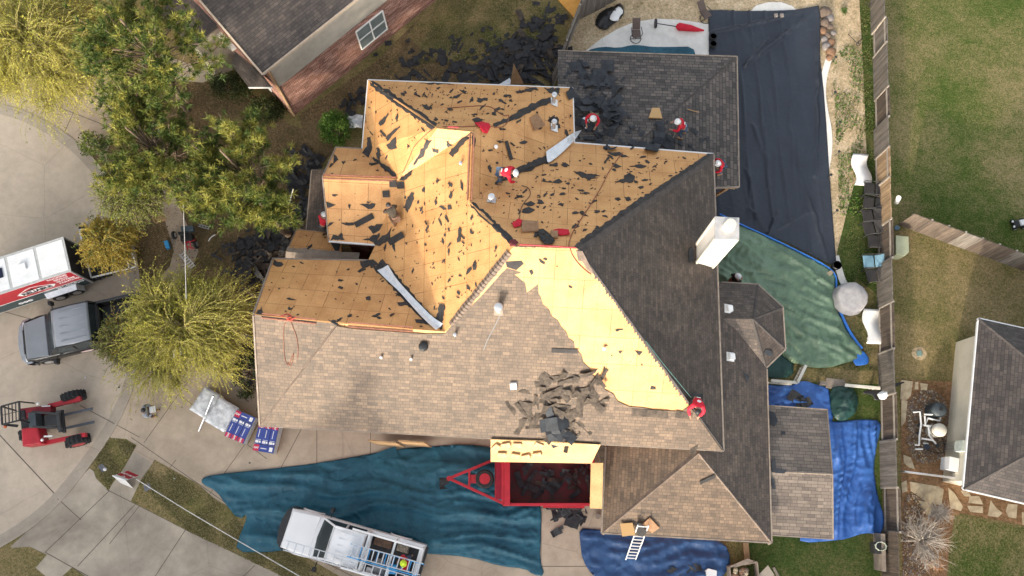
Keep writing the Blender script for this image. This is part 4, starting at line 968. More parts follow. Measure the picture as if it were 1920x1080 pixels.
def band2(pts, w0):
    L = []; Rr = []
    for i, p in enumerate(pts):
        a, c = pts[max(0, i - 1)], pts[min(len(pts) - 1, i + 1)]; dx, dy = c[0] - a[0], c[1] - a[1]; l_ = math.hypot(dx, dy); w_ = w0 if len(p) < 3 else p[2]
        L.append((p[0] - dy / l_ * w_ / 2, p[1] + dx / l_ * w_ / 2)); Rr.append((p[0] + dy / l_ * w_ / 2, p[1] - dx / l_ * w_ / 2))
    return L + Rr[::-1]
decks_fix = []
torn(roofN, plN, [[(1076, 322), (1095, 324), (1112, 330), (1122, 334), (1108, 336), (1092, 334)], [(1180, 312), (1196, 309), (1213, 312), (1196, 315)], [(1170, 330), (1180, 324), (1190, 331), (1186, 342), (1168, 343), (1152, 341), (1170, 336)],
     [(1015, 340), (1040, 340), (1048, 336), (1055, 342), (1040, 344)], [(982, 382), (995, 378), (1004, 382), (990, 387)], [(980, 393), (992, 389), (1003, 394), (992, 400), (978, 399)], [(1008, 374), (1016, 376), (1020, 382), (1012, 383)],
     band2([(1330, 292, 3), (1240, 352, 9), (1170, 398, 8), (1090, 455, 9)], 8), band2([(884, 382, 6), (905, 402, 12), (925, 418, 10), (945, 438, 10), (960, 455, 8)], 8), [(1138, 285), (1165, 288), (1180, 296), (1160, 292), (1145, 290)], [(968, 366), (978, 366), (980, 371), (970, 372)],
     [(1030, 308), (1045, 306), (1046, 312), (1030, 312)], [(1148, 306), (1156, 308), (1165, 313), (1155, 315)], [(1003, 436), (1015, 430), (1020, 440), (1000, 445)]],
     [(900, 370), (1095, 285), (1320, 296), (1090, 452), (970, 440)], 210, 31, ang=.05)
torn(roofW, plW, [band2([(775, 362, 6), (768, 378, 12), (760, 392, 10)], 8), [(840, 385), (846, 384), (848, 392), (840, 393)], [(862, 425), (866, 432), (864, 452), (858, 455), (860, 440)], [(845, 358), (848, 362), (846, 373), (842, 370)], band2([(940, 345, 2), (700, 480, 2)], 1)][:4] +
     [[(700, 455), (712, 448), (724, 440), (735, 425), (730, 450), (712, 462)], [(824, 570), (834, 572), (832, 600), (826, 620), (818, 600)], band2([(712, 492, 16), (742, 520, 10), (776, 560, 8), (800, 590, 12), (822, 612, 14)], 9)],
     [(870, 300), (880, 380), (955, 455), (840, 610), (710, 480), (760, 370)], 160, 32, ang=1.4)
torn(roofL, plL, [band2([(690, 490, 8), (725, 520, 10), (760, 560, 8), (800, 600, 12)], 10), [(515, 487), (532, 497), (520, 501), (512, 496)], [(740, 550), (760, 548), (765, 556), (748, 556)], [(745, 568), (760, 566), (765, 573), (748, 573)], [(778, 600), (800, 602), (805, 608), (780, 606)], [(675, 490), (700, 486), (710, 495), (680, 504)], [(480, 588), (490, 575), (494, 590)], [(615, 600), (632, 602), (640, 612), (625, 606)]],
     [(510, 490), (690, 495), (800, 615), (640, 605), (480, 585)], 50, 33)
torn(roofB, plB, [band2([(1040, 184, 8), (1010, 196, 10), (985, 208, 12), (955, 224, 8), (925, 236, 8)], 9), [(930, 345), (960, 320), (1000, 300), (1030, 290), (1040, 300), (1000, 318), (975, 325), (960, 335)], [(1030, 222), (1045, 220), (1050, 240), (1036, 240)], [(886, 254), (892, 262), (888, 280), (885, 270)], [(1040, 215), (1036, 232), (1026, 226)], [(1000, 226), (1010, 224), (1008, 236)]],
     [(892, 260), (1060, 180), (1068, 250), (900, 370)], 55, 34, ang=.4)
torn(roofT, plT, [[(985, 163), (1005, 164), (1010, 170), (995, 168)], [(905, 185), (915, 185), (914, 190), (903, 190)], [(790, 196), (800, 196), (806, 206), (796, 204)], [(785, 152), (850, 156), (852, 160), (788, 157)], band2([(695, 154, 4), (730, 178, 12), (760, 200, 10), (800, 226, 12)], 8), [(885, 225), (900, 222), (905, 228), (890, 230)], [(1020, 165), (1050, 166), (1050, 180), (1030, 174)]],
     [(720, 160), (1050, 170), (890, 238), (825, 236)], 140, 35)
torn(roofC, plC, [band2([(712, 234, 5), (722, 222, 6), (728, 214, 3)], 5), band2([(726, 262, 6), (738, 248, 5), (750, 238, 3)], 5), [(725, 272), (742, 258), (744, 278), (730, 280)], band2([(692, 258, 5), (694, 275, 9), (685, 292, 16)], 8), band2([(700, 296, 3), (720, 312, 5), (742, 330, 6)], 5), [(764, 270), (768, 275), (764, 280)], band2([(696, 158, 6), (730, 182, 10), (780, 214, 12), (815, 238, 14)], 9), [(680, 220), (686, 215), (684, 232)]],
     [(692, 160), (815, 240), (755, 320), (682, 275)], 34, 36, ang=1.2)
torn(roofQ, plQ, [[(800, 262), (810, 262), (790, 296), (775, 310), (782, 296)], band2([(886, 250, 4), (866, 268, 10), (846, 292, 10)], 8), [(838, 266), (850, 274), (840, 276)], [(810, 278), (822, 280), (822, 288), (812, 284)], [(768, 320), (780, 316), (764, 336), (750, 338)]], [(830, 250), (870, 255), (790, 320)], 3, 37)
torn(roofU, plU, [[(626, 290), (634, 300), (626, 308)], [(692, 306), (704, 306), (704, 309), (692, 309)], band2([(700, 296, 4), (722, 314, 8), (740, 330, 8)], 6), [(640, 303), (648, 304), (644, 308)]], [(630, 282), (680, 284), (730, 326), (615, 326)], 12, 38)
torn(roofX, plX, [[(612, 378), (630, 384), (614, 390)], [(674, 383), (704, 382), (702, 388), (690, 392)], [(612, 416), (626, 417), (614, 425)], [(648, 417), (664, 417), (664, 422), (652, 423)], [(690, 425), (718, 420), (712, 432), (700, 438)], [(616, 450), (625, 440), (634, 442), (640, 436), (646, 450)], [(680, 450), (712, 436), (708, 456)], [(654, 382), (658, 384), (655, 392)]],
     [(612, 340), (740, 342), (705, 452), (620, 448)], 14, 39)
torn(roofJ, plJ, [[(620, 456), (640, 448), (640, 474), (628, 470)]], [(560, 436), (630, 440), (630, 470), (550, 460)], 8, 40)
torn(roofS, plS, [[(992, 508), (998, 505), (1000, 512), (996, 516)], [(1190, 657), (1205, 660), (1198, 667)], [(1160, 658), (1168, 657), (1162, 664)]], [(1000, 480), (1080, 480), (1250, 750), (1200, 750)], 12, 41)

o = SCR.build('small_felt_scraps', m_felt, house); o.location = -hl; tag(o, kind='stuff')

# ---------------------------------------------------------------- roof fittings
def flashing(px, label, group=None):
    hs = [drop(x, y)[0] for x, y in px]; b = MB(); n_ = len(hs) // 2
    L = smooth([h + Vector((0, 0, .12)) for h in hs[:n_]], 1, False); Rr = smooth([h + Vector((0, 0, .12)) for h in hs[n_:][::-1]], 1, False)
    Mx = [(p + q) / 2 - Vector((0, 0, .07)) for p, q in zip(L, Rr)]; k = len(L)
    b.mesh(L + Mx + Rr, [(i, i + 1, k + i + 1, k + i) for i in range(k - 1)] + [(k + i, k + i + 1, 2 * k + i + 1, 2 * k + i) for i in range(k - 1)])
    o = single(b, 'metal_flashing', m_metal, label, 'flashing', group); s_ = o.modifiers.new('s', 'SOLIDIFY'); s_.thickness = .01; return o
flashing([(728, 498), (742, 522), (762, 545), (790, 574), (812, 596), (831, 608), (818, 619), (798, 602), (774, 576), (750, 548), (730, 530), (708, 508)], 'long silver valley flashing strip left of the tan shingles')
flashing([(1024, 286), (1050, 268), (1075, 250), (1090, 246), (1074, 268), (1052, 290), (1030, 307), (1026, 305)][:8], 'bent silver valley flashing by the roofer lifting it')
flashing([(1090, 226), (1096, 220), (1103, 226), (1101, 240), (1098, 244), (1092, 236)], 'loose end of silver flashing held by the roofer in red and green')
def pipevent(px, py, h, r, label, base=True, mat_=None, capr=1.6, cat='roof vent'):
    p, n = drop(px, py); t = thing('roof_vent', label, cat, p)
    if base:
        b = MB(); q = n.to_track_quat('Z', 'Y').to_matrix(); b.box(n * .04, (.36, .42, .02), 0, q); b.build('flashing_plate', m_alu if py < 450 else m_capt, t)
    b = MB(); b.cyl((0, 0, -.1), (0, 0, h), r); b.build('pipe', mat_ or m_alu, t)
    b = MB(); b.cyl((0, 0, h), (0, 0, h + .05), r * capr, r * capr * .9); b.dome((0, 0, h + .05), r * capr * .9, .35); b.build('cap', mat_ or m_alu, t)
pipevent(1038, 192, .75, .09, 'capped metal vent pipe at the north east corner of the bare roof')
pipevent(1038, 240, .65, .09, 'capped metal vent pipe beside the brown insulation board')
pipevent(922, 376, .45, .10, 'capped metal vent pipe below the bending roofer in red')
pipevent(935, 582, .6, .12, 'tall capped vent pipe high on the tan shingle slope')
pipevent(795, 652, .25, .13, 'squat turned vent hood on the tan shingle slope', mat_=m_dark)
pipevent(716, 672, .22, .04, 'small white pipe left of its twin on the tan slope', False, m_white)
pipevent(772, 675, .22, .04, 'small white pipe where two thin cords cross on the tan slope', False, m_white)
pipevent(854, 630, .3, .05, 'small pipe at the lower end of the tan hip ridge', False, m_alu)
pipevent(864, 322 - 14, .12, .05, 'tiny grey pipe stub near the red ridge vent', False, m_alu)
pipevent(930, 305 - 28, .1, .06, 'tiny white pipe stub above the narrow black strip', False, m_white)
pipevent(1132, 655, .15, .05, 'short white pipe in the middle of the bright bare boards', False, m_white)
def boxvent(px, py, label, m=m_white, s_=.31):
    p, n = drop(px, py); b = MB(); q = n.to_track_quat('Z', 'Y').to_matrix(); b.box(p + n * .12, (s_, s_ * 1.05, .16), 0, q @ Matrix.Rotation(.1, 3, 'Z'), .85); b.box(p + n * .02, (s_ * 1.35, s_ * 1.4, .02), 0, q); single(b, 'box_vent', m, label, 'roof vent', bevel=.02)
boxvent(1365, 579, 'white box vent beside the turret, upper of two')
boxvent(1369, 669, 'white box vent below the turret, lower of two')
boxvent(963, 721, 'grey white box vent at the left edge of the brown shingle heap')
m_card = M('insulation_board', (.36, .215, .12), .9, (.27, .15, .08), 6, bmp=.01)
onroof('insulation_board', [(992, 222), (1006, 214), (1020, 236), (1000, 246)], m_card, 'brown insulation board by the lower of two vent pipes', 'board', .1, .08)
onroof('insulation_board', [(1222, 205), (1236, 205), (1241, 224), (1216, 223), (1219, 214)], m_osb2, 'broken tan board on the dark rear roof', 'board', .12, .06)
onroof('insulation_board', [(978, 416), (1008, 418), (1010, 436), (978, 436)], m_card, 'brown board next to the red jacket near the main ridge', 'board', .1, .08)
onroof('insulation_board', [(1032, 436), (1046, 436), (1046, 448), (1034, 448)], m_card, 'small brown board under the red jacket by the main ridge', 'board', .1, .06)
b = MB(); b.prism([P(1163, 982, 3.25), P(1186, 980, 3.25), P(1191, 1003, 3.25), P(1167, 1006, 3.25)], 3.19, 3.25); b.bar(P(1178, 985, 3.2), P(1178, 985, 2.95), .3, .1); single(b, 'board', m_osb2, 'square yellow board left of the ladder top', 'board')
onroof('board', [(1203, 982), (1218, 969), (1236, 988), (1222, 998)], m_card, 'orange brown board right of the ladder top', 'board', .1, .08)
onroof('shingle_bundle', [(1192, 975), (1200, 977), (1212, 994), (1204, 1003), (1194, 1000)], m_felt, 'grey folded shingle on the ladder top', 'shingle', .2, .06)
b = MB(); q = [P(963, 120, 2.2), P(982, 158, 1.2), P(957, 158, 1.2)]; b.face(q); b.face([v + Vector((0, .04, .03)) for v in q]); single(b, 'plywood_sheet', m_wood, 'triangular orange plywood sheet propped behind the stripped roof', 'board')
b = MB(); q = [P(956, 146, 1.0), P(960, 158, 1.0), P(936, 158, 1.0)]; b.face(q); single(b, 'metal_scrap', m_metal, 'triangular silver scrap left of the orange plywood', 'scrap')
b = MB(); q = [P(1040, -8, 1.2), P(1088, -8, 1.2), P(1090, 6, 1.2), P(1076, 32, 1.2)]; b.prism(q, 1.12, 1.2); single(b, 'plywood_sheet', M('orange_plywood', (.60, .30, .06), .6, (.48, .22, .04), 3), 'orange plywood sheet at the top edge by the leaning fence', 'board')
# cloth bundles left on the roof
def rag(px, label, m=m_redfab, h=.14, cat='jacket'):
    c_ = [drop(x, y)[0] for x, y in px]; b = cloth_mb([(p.x, p.y) for p in c_], .08, lambda x, y, e: 0)
    vs_ = []
    for v in b.v: hz = downz(v.x, v.y)[0].z; vs_.append(Vector((v.x, v.y, hz + .03 + h * (.6 + .6 * mn.noise(Vector((v.x * 5, v.y * 5, 0)))))))
    b.v = vs_; o = single(b, 'jacket', m, label, cat); s_ = o.modifiers.new('s', 'SOLIDIFY'); s_.thickness = .04; s_.offset = -1
rag([(890, 232), (904, 230), (918, 234), (920, 240), (914, 252), (906, 250), (900, 240)], 'red jacket thrown near the upper ridge')
rag([(960, 420), (972, 411), (980, 414), (976, 424), (964, 427)], 'red jacket left of the brown board by the main ridge')
rag([(1037, 432), (1046, 430), (1066, 432), (1068, 440), (1052, 442), (1040, 438)], 'red jacket with white lettering right of the tool pile')
rag([(1010, 432), (1018, 430), (1030, 440), (1040, 452), (1036, 458), (1020, 458), (1008, 444)], 'black bundle and tools on the main ridge', m_blackpl, .2, 'tool pile')
rag([(955, 452), (966, 450), (972, 456), (966, 464), (956, 463)], 'small maroon tool bag at the end of the main ridge', M('maroon_fabric', (.16, .03, .035), .8), .15, 'tool bag')
rag([(1132, 225), (1140, 222), (1150, 230), (1146, 236)], 'grey rag on the felt near the roofer in red and green', m_felt, .2, 'rag')
m_rope = M('red_rope', (.42, .05, .06), .7); m_hose = M('orange_hose', (.30, .11, .06), .6); m_cordb = M('brown_cord', (.12, .07, .05), .7); m_cordg = M('grey_cord', (.20, .22, .24), .7); m_cordw = M('white_cord', (.72, .70, .66), .6); m_green_hose = M('green_hose', (.04, .10, .09), .6)
cable('safety_strap', [(974, 460), (1000, 461), (1040, 463), (1080, 466)], .03, m_rope, 'red and white strap lying along the main ridge', 'strap', off=.10)
cable('safety_strap', [(840, 240), (860, 241)], .035, m_rope, 'short red strap on the upper ridge', 'strap', off=.12)
cable('air_hose', [(838, 203), (880, 200), (905, 198), (925, 202), (938, 214), (948, 218), (955, 215), (952, 232), (940, 240), (925, 238), (905, 236), (870, 238), (830, 238)], .018, m_hose, 'thin orange hose looping over the north slope near the red jacket', 'hose')
cable('air_hose', [(1140, 325), (1128, 350), (1110, 380), (1090, 410), (1076, 430), (1068, 450), (1066, 462), (1072, 478), (1084, 495), (1100, 510), (1108, 515)], .018, m_hose, 'long straight orange hose crossing the main ridge', 'hose')
cable('air_hose', [(1168, 286), (1158, 298), (1140, 325)], .018, m_hose, 'short orange hose end near the rear eave', 'hose')
cable('extension_cord', [(978, 348), (992, 352), (996, 366), (984, 378), (976, 392), (974, 410)], .016, m_cordb, 'brown cord curling left of the black felt scraps on the north slope', 'cord')
cable('air_hose', [(540, 596), (532, 610), (532, 640), (533, 670), (540, 690), (548, 668), (552, 660), (546, 690), (540, 680)], .012, m_hose, 'reddish hose with loops hanging down the left tan slope', 'hose')
cable('air_hose', [(542, 592), (548, 610), (556, 630), (560, 655), (558, 672)], .012, m_hose, 'reddish hose right of the looped one on the left tan slope', 'hose')
cable('air_hose', [(528, 594), (540, 588), (550, 595), (536, 598), (545, 602), (556, 596)], .024, M('bright_red_hose', (.65, .08, .06), .6), 'coil of bright red hose on the west ridge', 'hose', off=.07)
cable('extension_cord', [(697, 629), (715, 648), (735, 660), (770, 671), (778, 685), (792, 715), (806, 745), (814, 753), (824, 753)], .014, m_cordb, 'thin dark cord running past the small pipe down the tan slope', 'cord')
cable('extension_cord', [(725, 622), (725, 650), (733, 665), (741, 685), (745, 700), (752, 720), (760, 740), (764, 748)], .014, m_cordb, 'thin cord ending in a tangle on the tan slope', 'cord')
cable('extension_cord', [(745, 692), (752, 705), (762, 712), (767, 716), (766, 735), (764, 748)], .014, m_cordb, 'tangled cord end in the middle of the tan slope', 'cord')
cable('air_hose', [(942, 582), (930, 608), (912, 640), (903, 670), (905, 695), (920, 715), (940, 732), (955, 752), (962, 772)], .020, m_cordg, 'grey hose curving from the tall vent pipe to the shingle heap', 'hose')
cable('safety_rope', [(1210, 640), (1245, 686), (1262, 706), (1290, 740), (1305, 757), (1320, 775)], .022, m_green_hose, 'dark green rope running to the kneeling roofer along the dark hip', 'rope', off=.12)
cable('string', [(812, 242), (795, 256), (775, 276), (768, 296), (755, 325)], .012, m_cordb, 'thin string down the north west slope', 'string')

# ---------------------------------------------------------------- ladder on the eave
def ladder(name, label, a, c, wd, m, rungs, group=None, cat='ladder', sec=.06, parts=None):
    a, c = Vector(a), Vector(c); t = thing(name, label, cat, a, 0, group); d = c - a; L = d.length; d /= L; s_ = d.cross(Vector((0, 0, 1))).normalized() * wd / 2
    for k in (-1, 1): b = MB(); b.bar(s_ * k, d * L + s_ * k, .035, sec); b.build('side_rail', m, t)
    for i in range(rungs): b = MB(); p = d * L * (i + .6) / rungs; b.bar(p - s_, p + s_, .045, .03); b.build('rung', m, t)
    return t
ladder('ladder', 'aluminium ladder leaning on the south wing eave over the navy tarp', P(1182, 1050, .05), P(1206, 985, 3.6), .46, m_white, 11)

# ---------------------------------------------------------------- boards over the red trailer
b = MB(); q = [P(920, 866, 3.7), P(1109, 869, 3.7), P(1126, 834, 4.75), P(1020, 826, 4.75), P(920, 824, 4.75)]; b.face(q, uv=uvplane(q)); n_ = Vector((0, .02, -.03)); b.face([v + n_ for v in q], uv=uvplane(q))
o = single(b, 'sheathing_board', m_osb2, 'long pale board sloping from the eave down over the red trailer', 'board')
b = MB(); q = [P(1108, 868, 3.72), P(1131, 868, 3.72), P(1129, 954, 3.3), P(1106, 953, 3.3)]; b.face(q, uv=uvplane(q)); b.face([v - Vector((0, 0, .03)) for v in q], uv=uvplane(q)); single(b, 'sheathing_board', m_osb2, 'narrow pale board at the tail of the red trailer', 'board')
SBP = Plane([P(920, 866, 3.7), P(1040, 868, 3.7), P(1020, 826, 4.75), P(920, 824, 4.75)])
m_blk = M('sawn_block', (.62, .44, .25), .8, (.45, .28, .14), 6)
for i, (x, y, a_) in enumerate(((930, 836, .9), (949, 832, .25), (970, 832, 0), (1010, 832, -.5), (941, 850, 0), (966, 852, -.2), (986, 854, .3), (1007, 850, .25))):
    p = SBP.hit(x, y, .09); b = MB(); R3 = SBP.n.to_track_quat('Z', 'Y').to_matrix() @ Matrix.Rotation(a_, 3, 'Z'); b.box(p, (.38, .26, .08), 0, R3)
    single(b, 'wood_block', m_blk, 'small sawn wood block laid on the long pale board', 'block', 'blocks on the long pale board', bevel=.015)
onroof('shingle_strip', [(1119, 842), (1130, 836), (1144, 850), (1136, 868), (1126, 896), (1117, 888), (1126, 866)], m_shp, 'bent brown shingle draped at the right end of the long board', 'shingle', 1.4, .03)
b = MB(); prpx(b, [(1056, 848), (1062, 824), (1068, 826), (1064, 850)], 4.6, 4.55); single(b, 'shingle_strip', m_shp, 'single brown shingle slid onto the middle of the long board', 'shingle')

# ---------------------------------------------------------------- red dump trailer
tr = thing('dump_trailer', 'red dump trailer loaded with torn shingles below the eave', 'trailer', P(1020, 905))
ZR = 1.75
def tb(name, fn, m=m_red, parent=None, bevel=.01):
    b = MB(); fn(b); o = b.build(name, m, parent or tr, bevel=bevel); return o
TC = [P(943, 862, ZR), P(1112, 862, ZR), P(1112, 946, ZR), P(943, 946, ZR)]
def bedf(b):
    i_ = inset(TC, .07)
    for k in range(4):
        p, q, r_, s_ = TC[k], TC[(k + 1) % 4], i_[(k + 1) % 4], i_[k]
        z = Vector((0, 0, .95)); b.mesh([p, q, r_, s_, p - z, q - z, r_ - z, s_ - z], [(0, 1, 2, 3), (0, 1, 5, 4), (2, 3, 7, 6), (4, 5, 6, 7)])
tb('bed_wall', bedf, bevel=0)
tb('top_rail', lambda b: [b.bar(TC[k] + Vector((0, 0, .03)), TC[(k + 1) % 4] + Vector((0, 0, .03)), .13, .08) for k in range(4)])
m_tfloor = M('worn_trailer_floor', (.16, .02, .025), .6, (.05, .028, .022), 1.4)
tb('bed_floor', lambda b: b.prism([Vector((p.x, p.y, 0)) for p in inset(TC, .05)], .74, .80), m_tfloor)
tb('headboard_beam', lambda b: b.bar(P(951, 860, ZR + .1), P(951, 948, ZR + .1), .26, .12))
tb('pump_box', lambda b: prpx(b, [(930, 862), (941, 862), (941, 936), (930, 936)], 1.0, .55), M('deep_red_paint', (.30, .01, .03), .4))
tb('frame_rail', lambda b: (b.bar(P(842, 897, .6), P(944, 855, .6), .13, .12), b.bar(P(842, 897, .6), P(944, 944, .6), .13, .12)))
tb('cross_member', lambda b: (b.bar(P(880, 882, .6), P(880, 914, .6), .10, .1), b.bar(P(929, 864, .6), P(929, 938, .6), .06, .1), b.bar(P(882, 898, .58), P(898, 898, .58), .4, .06)))
tb('coupler', lambda b: b.cyl(P(842, 897, .5), P(842, 897, .75), .12))
tb('jack', lambda b: b.cyl(P(944, 950, .1), P(944, 950, 1.0), .04), m_dark)
tb('fender', lambda b: prpx(b, [(1018, 947), (1096, 948), (1096, 953), (1018, 952)], .95, .85))
sp = bpy.data.objects.new('spare_wheel', None); C.objects.link(sp); sp.parent = tr
bpy.data.objects.remove(sp)
def wheel(parent, c, axis, r=.40, wd=.26, rim=m_alu, name='wheel'):
    c = Vector(c); ax = Vector(axis).normalized(); b = MB(); a = c - ax * wd / 2; d = c + ax * wd / 2
    b.tube([a, a + ax * .03, c, d - ax * .03, d], [r * .86, r, r * 1.01, r, r * .86], 24); o = b.build(name, m_rubber, parent)
    b = MB(); b.cyl(a - ax * .008, a + ax * .02, r * .58, n=18); b.cyl(d - ax * .02, d + ax * .008, r * .58, n=18); b.build('rim', rim, o)
    return o
wheel(tr, P(909, 898, .85) , (0, 0, 1), .44, .26, m_red, 'spare_wheel')
for x in (1038, 1076):
    for s_ in (1, -1):
        q = P(x, 905, .4); wheel(tr, (q.x, TC[2].y - .14 if s_ < 0 else TC[0].y + .14, .38), (0, 1, 0), .38, .22, m_red)
fixparent(tr)
scatter('torn_shingle', [(1000, 880), (1100, 872), (1108, 930), (1010, 930)], 26, PV + PT[:2], 'torn shingle in the red trailer bed', 'shingles in the red trailer', .5, zsurf=.9, centre=(1070, 900), seed=16, sc=(.6, .95), ind=20)
scatter('torn_shingle', [(965, 875), (1000, 870), (1005, 925), (970, 925)], 5, PV[:4], 'large dark shingle at the front of the red trailer bed', 'shingles at the front of the trailer bed', .05, zsurf=.9, seed=17, sc=(.7, 1.0), tilt=.1)

tag(REST.build('shingle_rubble', [m_sh_piece2, m_sh_piece], fixn=False), 'loose black shingle rubble between the larger pieces around the house', 'rubble', kind='stuff')

# ---------------------------------------------------------------- pickups
def pickup(name, label, p_front, p_rear, body, dark_bumper=True, wd=2.0, hood_end=.265, ws_top=.38, roof_end=.60, L=None, cabmat=None, roofz=1.92, bed=True, lamp=True, side=None, hoodm=None, rwf=.74):
    a, c = Vector(p_front), Vector(p_rear); ang = math.atan2(a.y - c.y, a.x - c.x); L = L or (a - c).length
    a.z = c.z = 0; o0 = (a + c) / 2; t = thing(name, label, 'pickup truck', o0, ang); h = L / 2; w_ = wd / 2
    X = lambda f: h - f * L
    def part(nm, fn, m, par=None, bevel=.03): b = MB(); fn(b); return b.build(nm, m, par or t, bevel=bevel)
    side = side or body
    def loft(b, st):
        n = len(st[0][1]); vs = []
        for x, pr in st:
            full = [(y, z) for y, z in pr] + [(-y, z) for y, z in pr[::-1]]; vs += [(x, y, z) for y, z in full]
        m_ = 2 * n; fs = []
        for i in range(len(st) - 1):
            for k in range(m_ - 1): fs.append((i * m_ + k, (i + 1) * m_ + k, (i + 1) * m_ + k + 1, i * m_ + k + 1))
            fs.append((i * m_ + m_ - 1, (i + 1) * m_ + m_ - 1, (i + 1) * m_, i * m_))
        fs += [tuple(range(m_)), tuple(range((len(st) - 1) * m_, len(st) * m_))]
        b.mesh(vs, fs, 0, True)
    pr = lambda s_, zt, zc, zb=.5: [(w_ * s_ * .93, zb), (w_ * s_, zb + .15), (w_ * s_, zt - .18), (w_ * s_ * .97, zt - .05), (w_ * s_ * .86, zt), (w_ * s_ * .45, zc), (.001, zc + .01)]
    part('body', lambda b: loft(b, [(X(.035), pr(.86, .98, 1.0)), (X(.05), pr(.93, 1.04, 1.06)), (X(.12), pr(.98, 1.1, 1.13)), (X(.2), pr(1.0, 1.15, 1.19)), (X(hood_end - .01), pr(1.0, 1.18, 1.22)), (X(hood_end + .03), pr(1.0, 1.2, 1.2)), (X(roof_end + .02), pr(1.0, 1.2, 1.2))]), body, bevel=0)
    part('hood', lambda b: b.mesh([(X(.05), s_ * w_ * .80, 1.085) for s_ in (-1, 1)] + [(X(hood_end - .02), s_ * w_ * .92, 1.235) for s_ in (1, -1)] + [(X(.045), s_ * w_ * .68, 1.0) for s_ in (-1, 1)] + [(X(hood_end - .02), s_ * w_ * .9, 1.15) for s_ in (1, -1)], [(0, 1, 2, 3), (4, 5, 1, 0), (1, 5, 6, 2), (2, 6, 7, 3), (3, 7, 4, 0)]), hoodm or body, bevel=.04)
    rw = w_ * rwf
    # pillars and roof
    def cabf(b):
        zt = roofz; bx = [(X(hood_end + .005), w_ * .90, 1.2), (X(roof_end), w_ * .93, 1.2)]; tx = [(X(ws_top), rw, zt), (X(roof_end - .01), rw, zt)]
        for s_ in (1, -1):
            P_ = lambda q: Vector((q[0], q[1] * s_, q[2]))
            b.bar(P_(bx[0]), P_(tx[0]), .09, .09); b.bar(P_(bx[1]), P_(tx[1]), .16, .12); b.bar(P_(tx[0]), P_(tx[1]), .10, .08)
            mx0 = (X(hood_end) + X(roof_end)) / 2 - .1; b.bar((mx0, w_ * .92 * s_, 1.2), (mx0 - .05, rw * s_, zt), .09, .08)
            b.bar(P_(bx[0]), P_(bx[1]), .06, .06)
        for e in (bx, ): b.bar((e[1][0], e[1][1], 1.2), (e[1][0], -e[1][1], 1.2), .08, .1)
    cab_o = part('cab_frame', cabf, side, bevel=.02)
    def rooff(b):
        xs = [X(ws_top - .012), X(ws_top + .02), X((ws_top + roof_end) / 2), X(roof_end - .015), X(roof_end)]; zs = [roofz - .03, roofz + .03, roofz + .07, roofz + .05, roofz - .03]; ys = [-1, -.9, -.45, 0, .45, .9, 1]; dz = [-.05, 0, .025, .03, .025, 0, -.05]; vs_ = []
        for x, z in zip(xs, zs):
            for y, d_ in zip(ys, dz): vs_.append((x, y * rw * 1.03, z + d_))
        n = len(ys); b.mesh(vs_, [(i * n + k, i * n + k + 1, (i + 1) * n + k + 1, (i + 1) * n + k) for i in range(len(xs) - 1) for k in range(n - 1)], 0, True)
        nr = 5
        for i in range(nr): y = (i - (nr - 1) / 2) * rw * .38; b.bar((X(ws_top + .05), y, roofz + .095), (X(roof_end - .03), y, roofz + .083), .05, .02)
    ro = part('roof', rooff, cabmat or body, bevel=0); s_ = ro.modifiers.new('s', 'SOLIDIFY'); s_.thickness = .04
    part('windshield', lambda b: b.mesh([(X(hood_end + .01), -w_ * .86, 1.21), (X(hood_end - .005), 0, 1.21), (X(hood_end + .01), w_ * .86, 1.21), (X(ws_top), rw * .95, roofz), (X(ws_top - .005), 0, roofz + .03), (X(ws_top), -rw * .95, roofz)], [(0, 1, 4, 5), (1, 2, 3, 4)], 0, True), m_glass, bevel=0)
    def swin(b, s_):
        b.face([(X(hood_end + .02), s_ * w_ * .915, 1.22), (X(roof_end), s_ * w_ * .93, 1.22), (X(roof_end - .01), s_ * rw * .99, roofz - .03), (X(ws_top), s_ * rw * .99, roofz - .03)])
    for s_ in (1, -1): part('side_window', lambda b: swin(b, s_), m_glass, bevel=0)
    part('rear_window', lambda b: b.face([(X(roof_end) - .005, -w_ * .85, 1.22), (X(roof_end) - .005, w_ * .85, 1.22), (X(roof_end - .01), rw * .9, roofz - .04), (X(roof_end - .01), -rw * .9, roofz - .04)]), m_glass, bevel=0)
    def bedf(b):
        for s_ in (1, -1): b.box((X((roof_end + .985) / 2 + .005), s_ * (w_ - .08), .88), ((.985 - roof_end) * L, .15, .78))
        b.box((X(.98), 0, .88), (.10, wd * .93, .74)); b.box((X(roof_end + .012), 0, .9), (.06, wd * .9, .72))
    part('bed', bedf, side, bevel=.03)
    part('bed_floor', lambda b: b.box((X((roof_end + .98) / 2), 0, .72), ((.97 - roof_end) * L, wd * .84, .04)), m_dark, bevel=0)
    bm_ = m_dark if dark_bumper else m_alu
    def fb(b):
        ys = [-1, -.75, -.3, 0, .3, .75, 1]; xs = [.055, .018, .003, 0, .003, .018, .055]; vs_ = []
        for y, x in zip(ys, xs):
            for dx_, z in ((0, .45), (-.015, .72), (-.02, .95), (.035, .98), (.05, .5)): vs_.append((X(x + dx_), y * w_ * 1.0, z))
        b.mesh(vs_, [(i * 5 + k, i * 5 + (k + 1) % 5, (i + 1) * 5 + (k + 1) % 5, (i + 1) * 5 + k) for i in range(6) for k in range(5)], 0, False)
    part('front_bumper', fb, bm_ if dark_bumper else M('chrome_bumper', (.36, .37, .38), .25, (.3, .3, .31), 2, metal=.5)); part('rear_bumper', lambda b: b.box((X(.995), 0, .55), (.14, wd * .9, .2)), bm_)
    part('grille', lambda b: b.box((X(.03), 0, .85), (.06, wd * .55, .3)), m_dark)
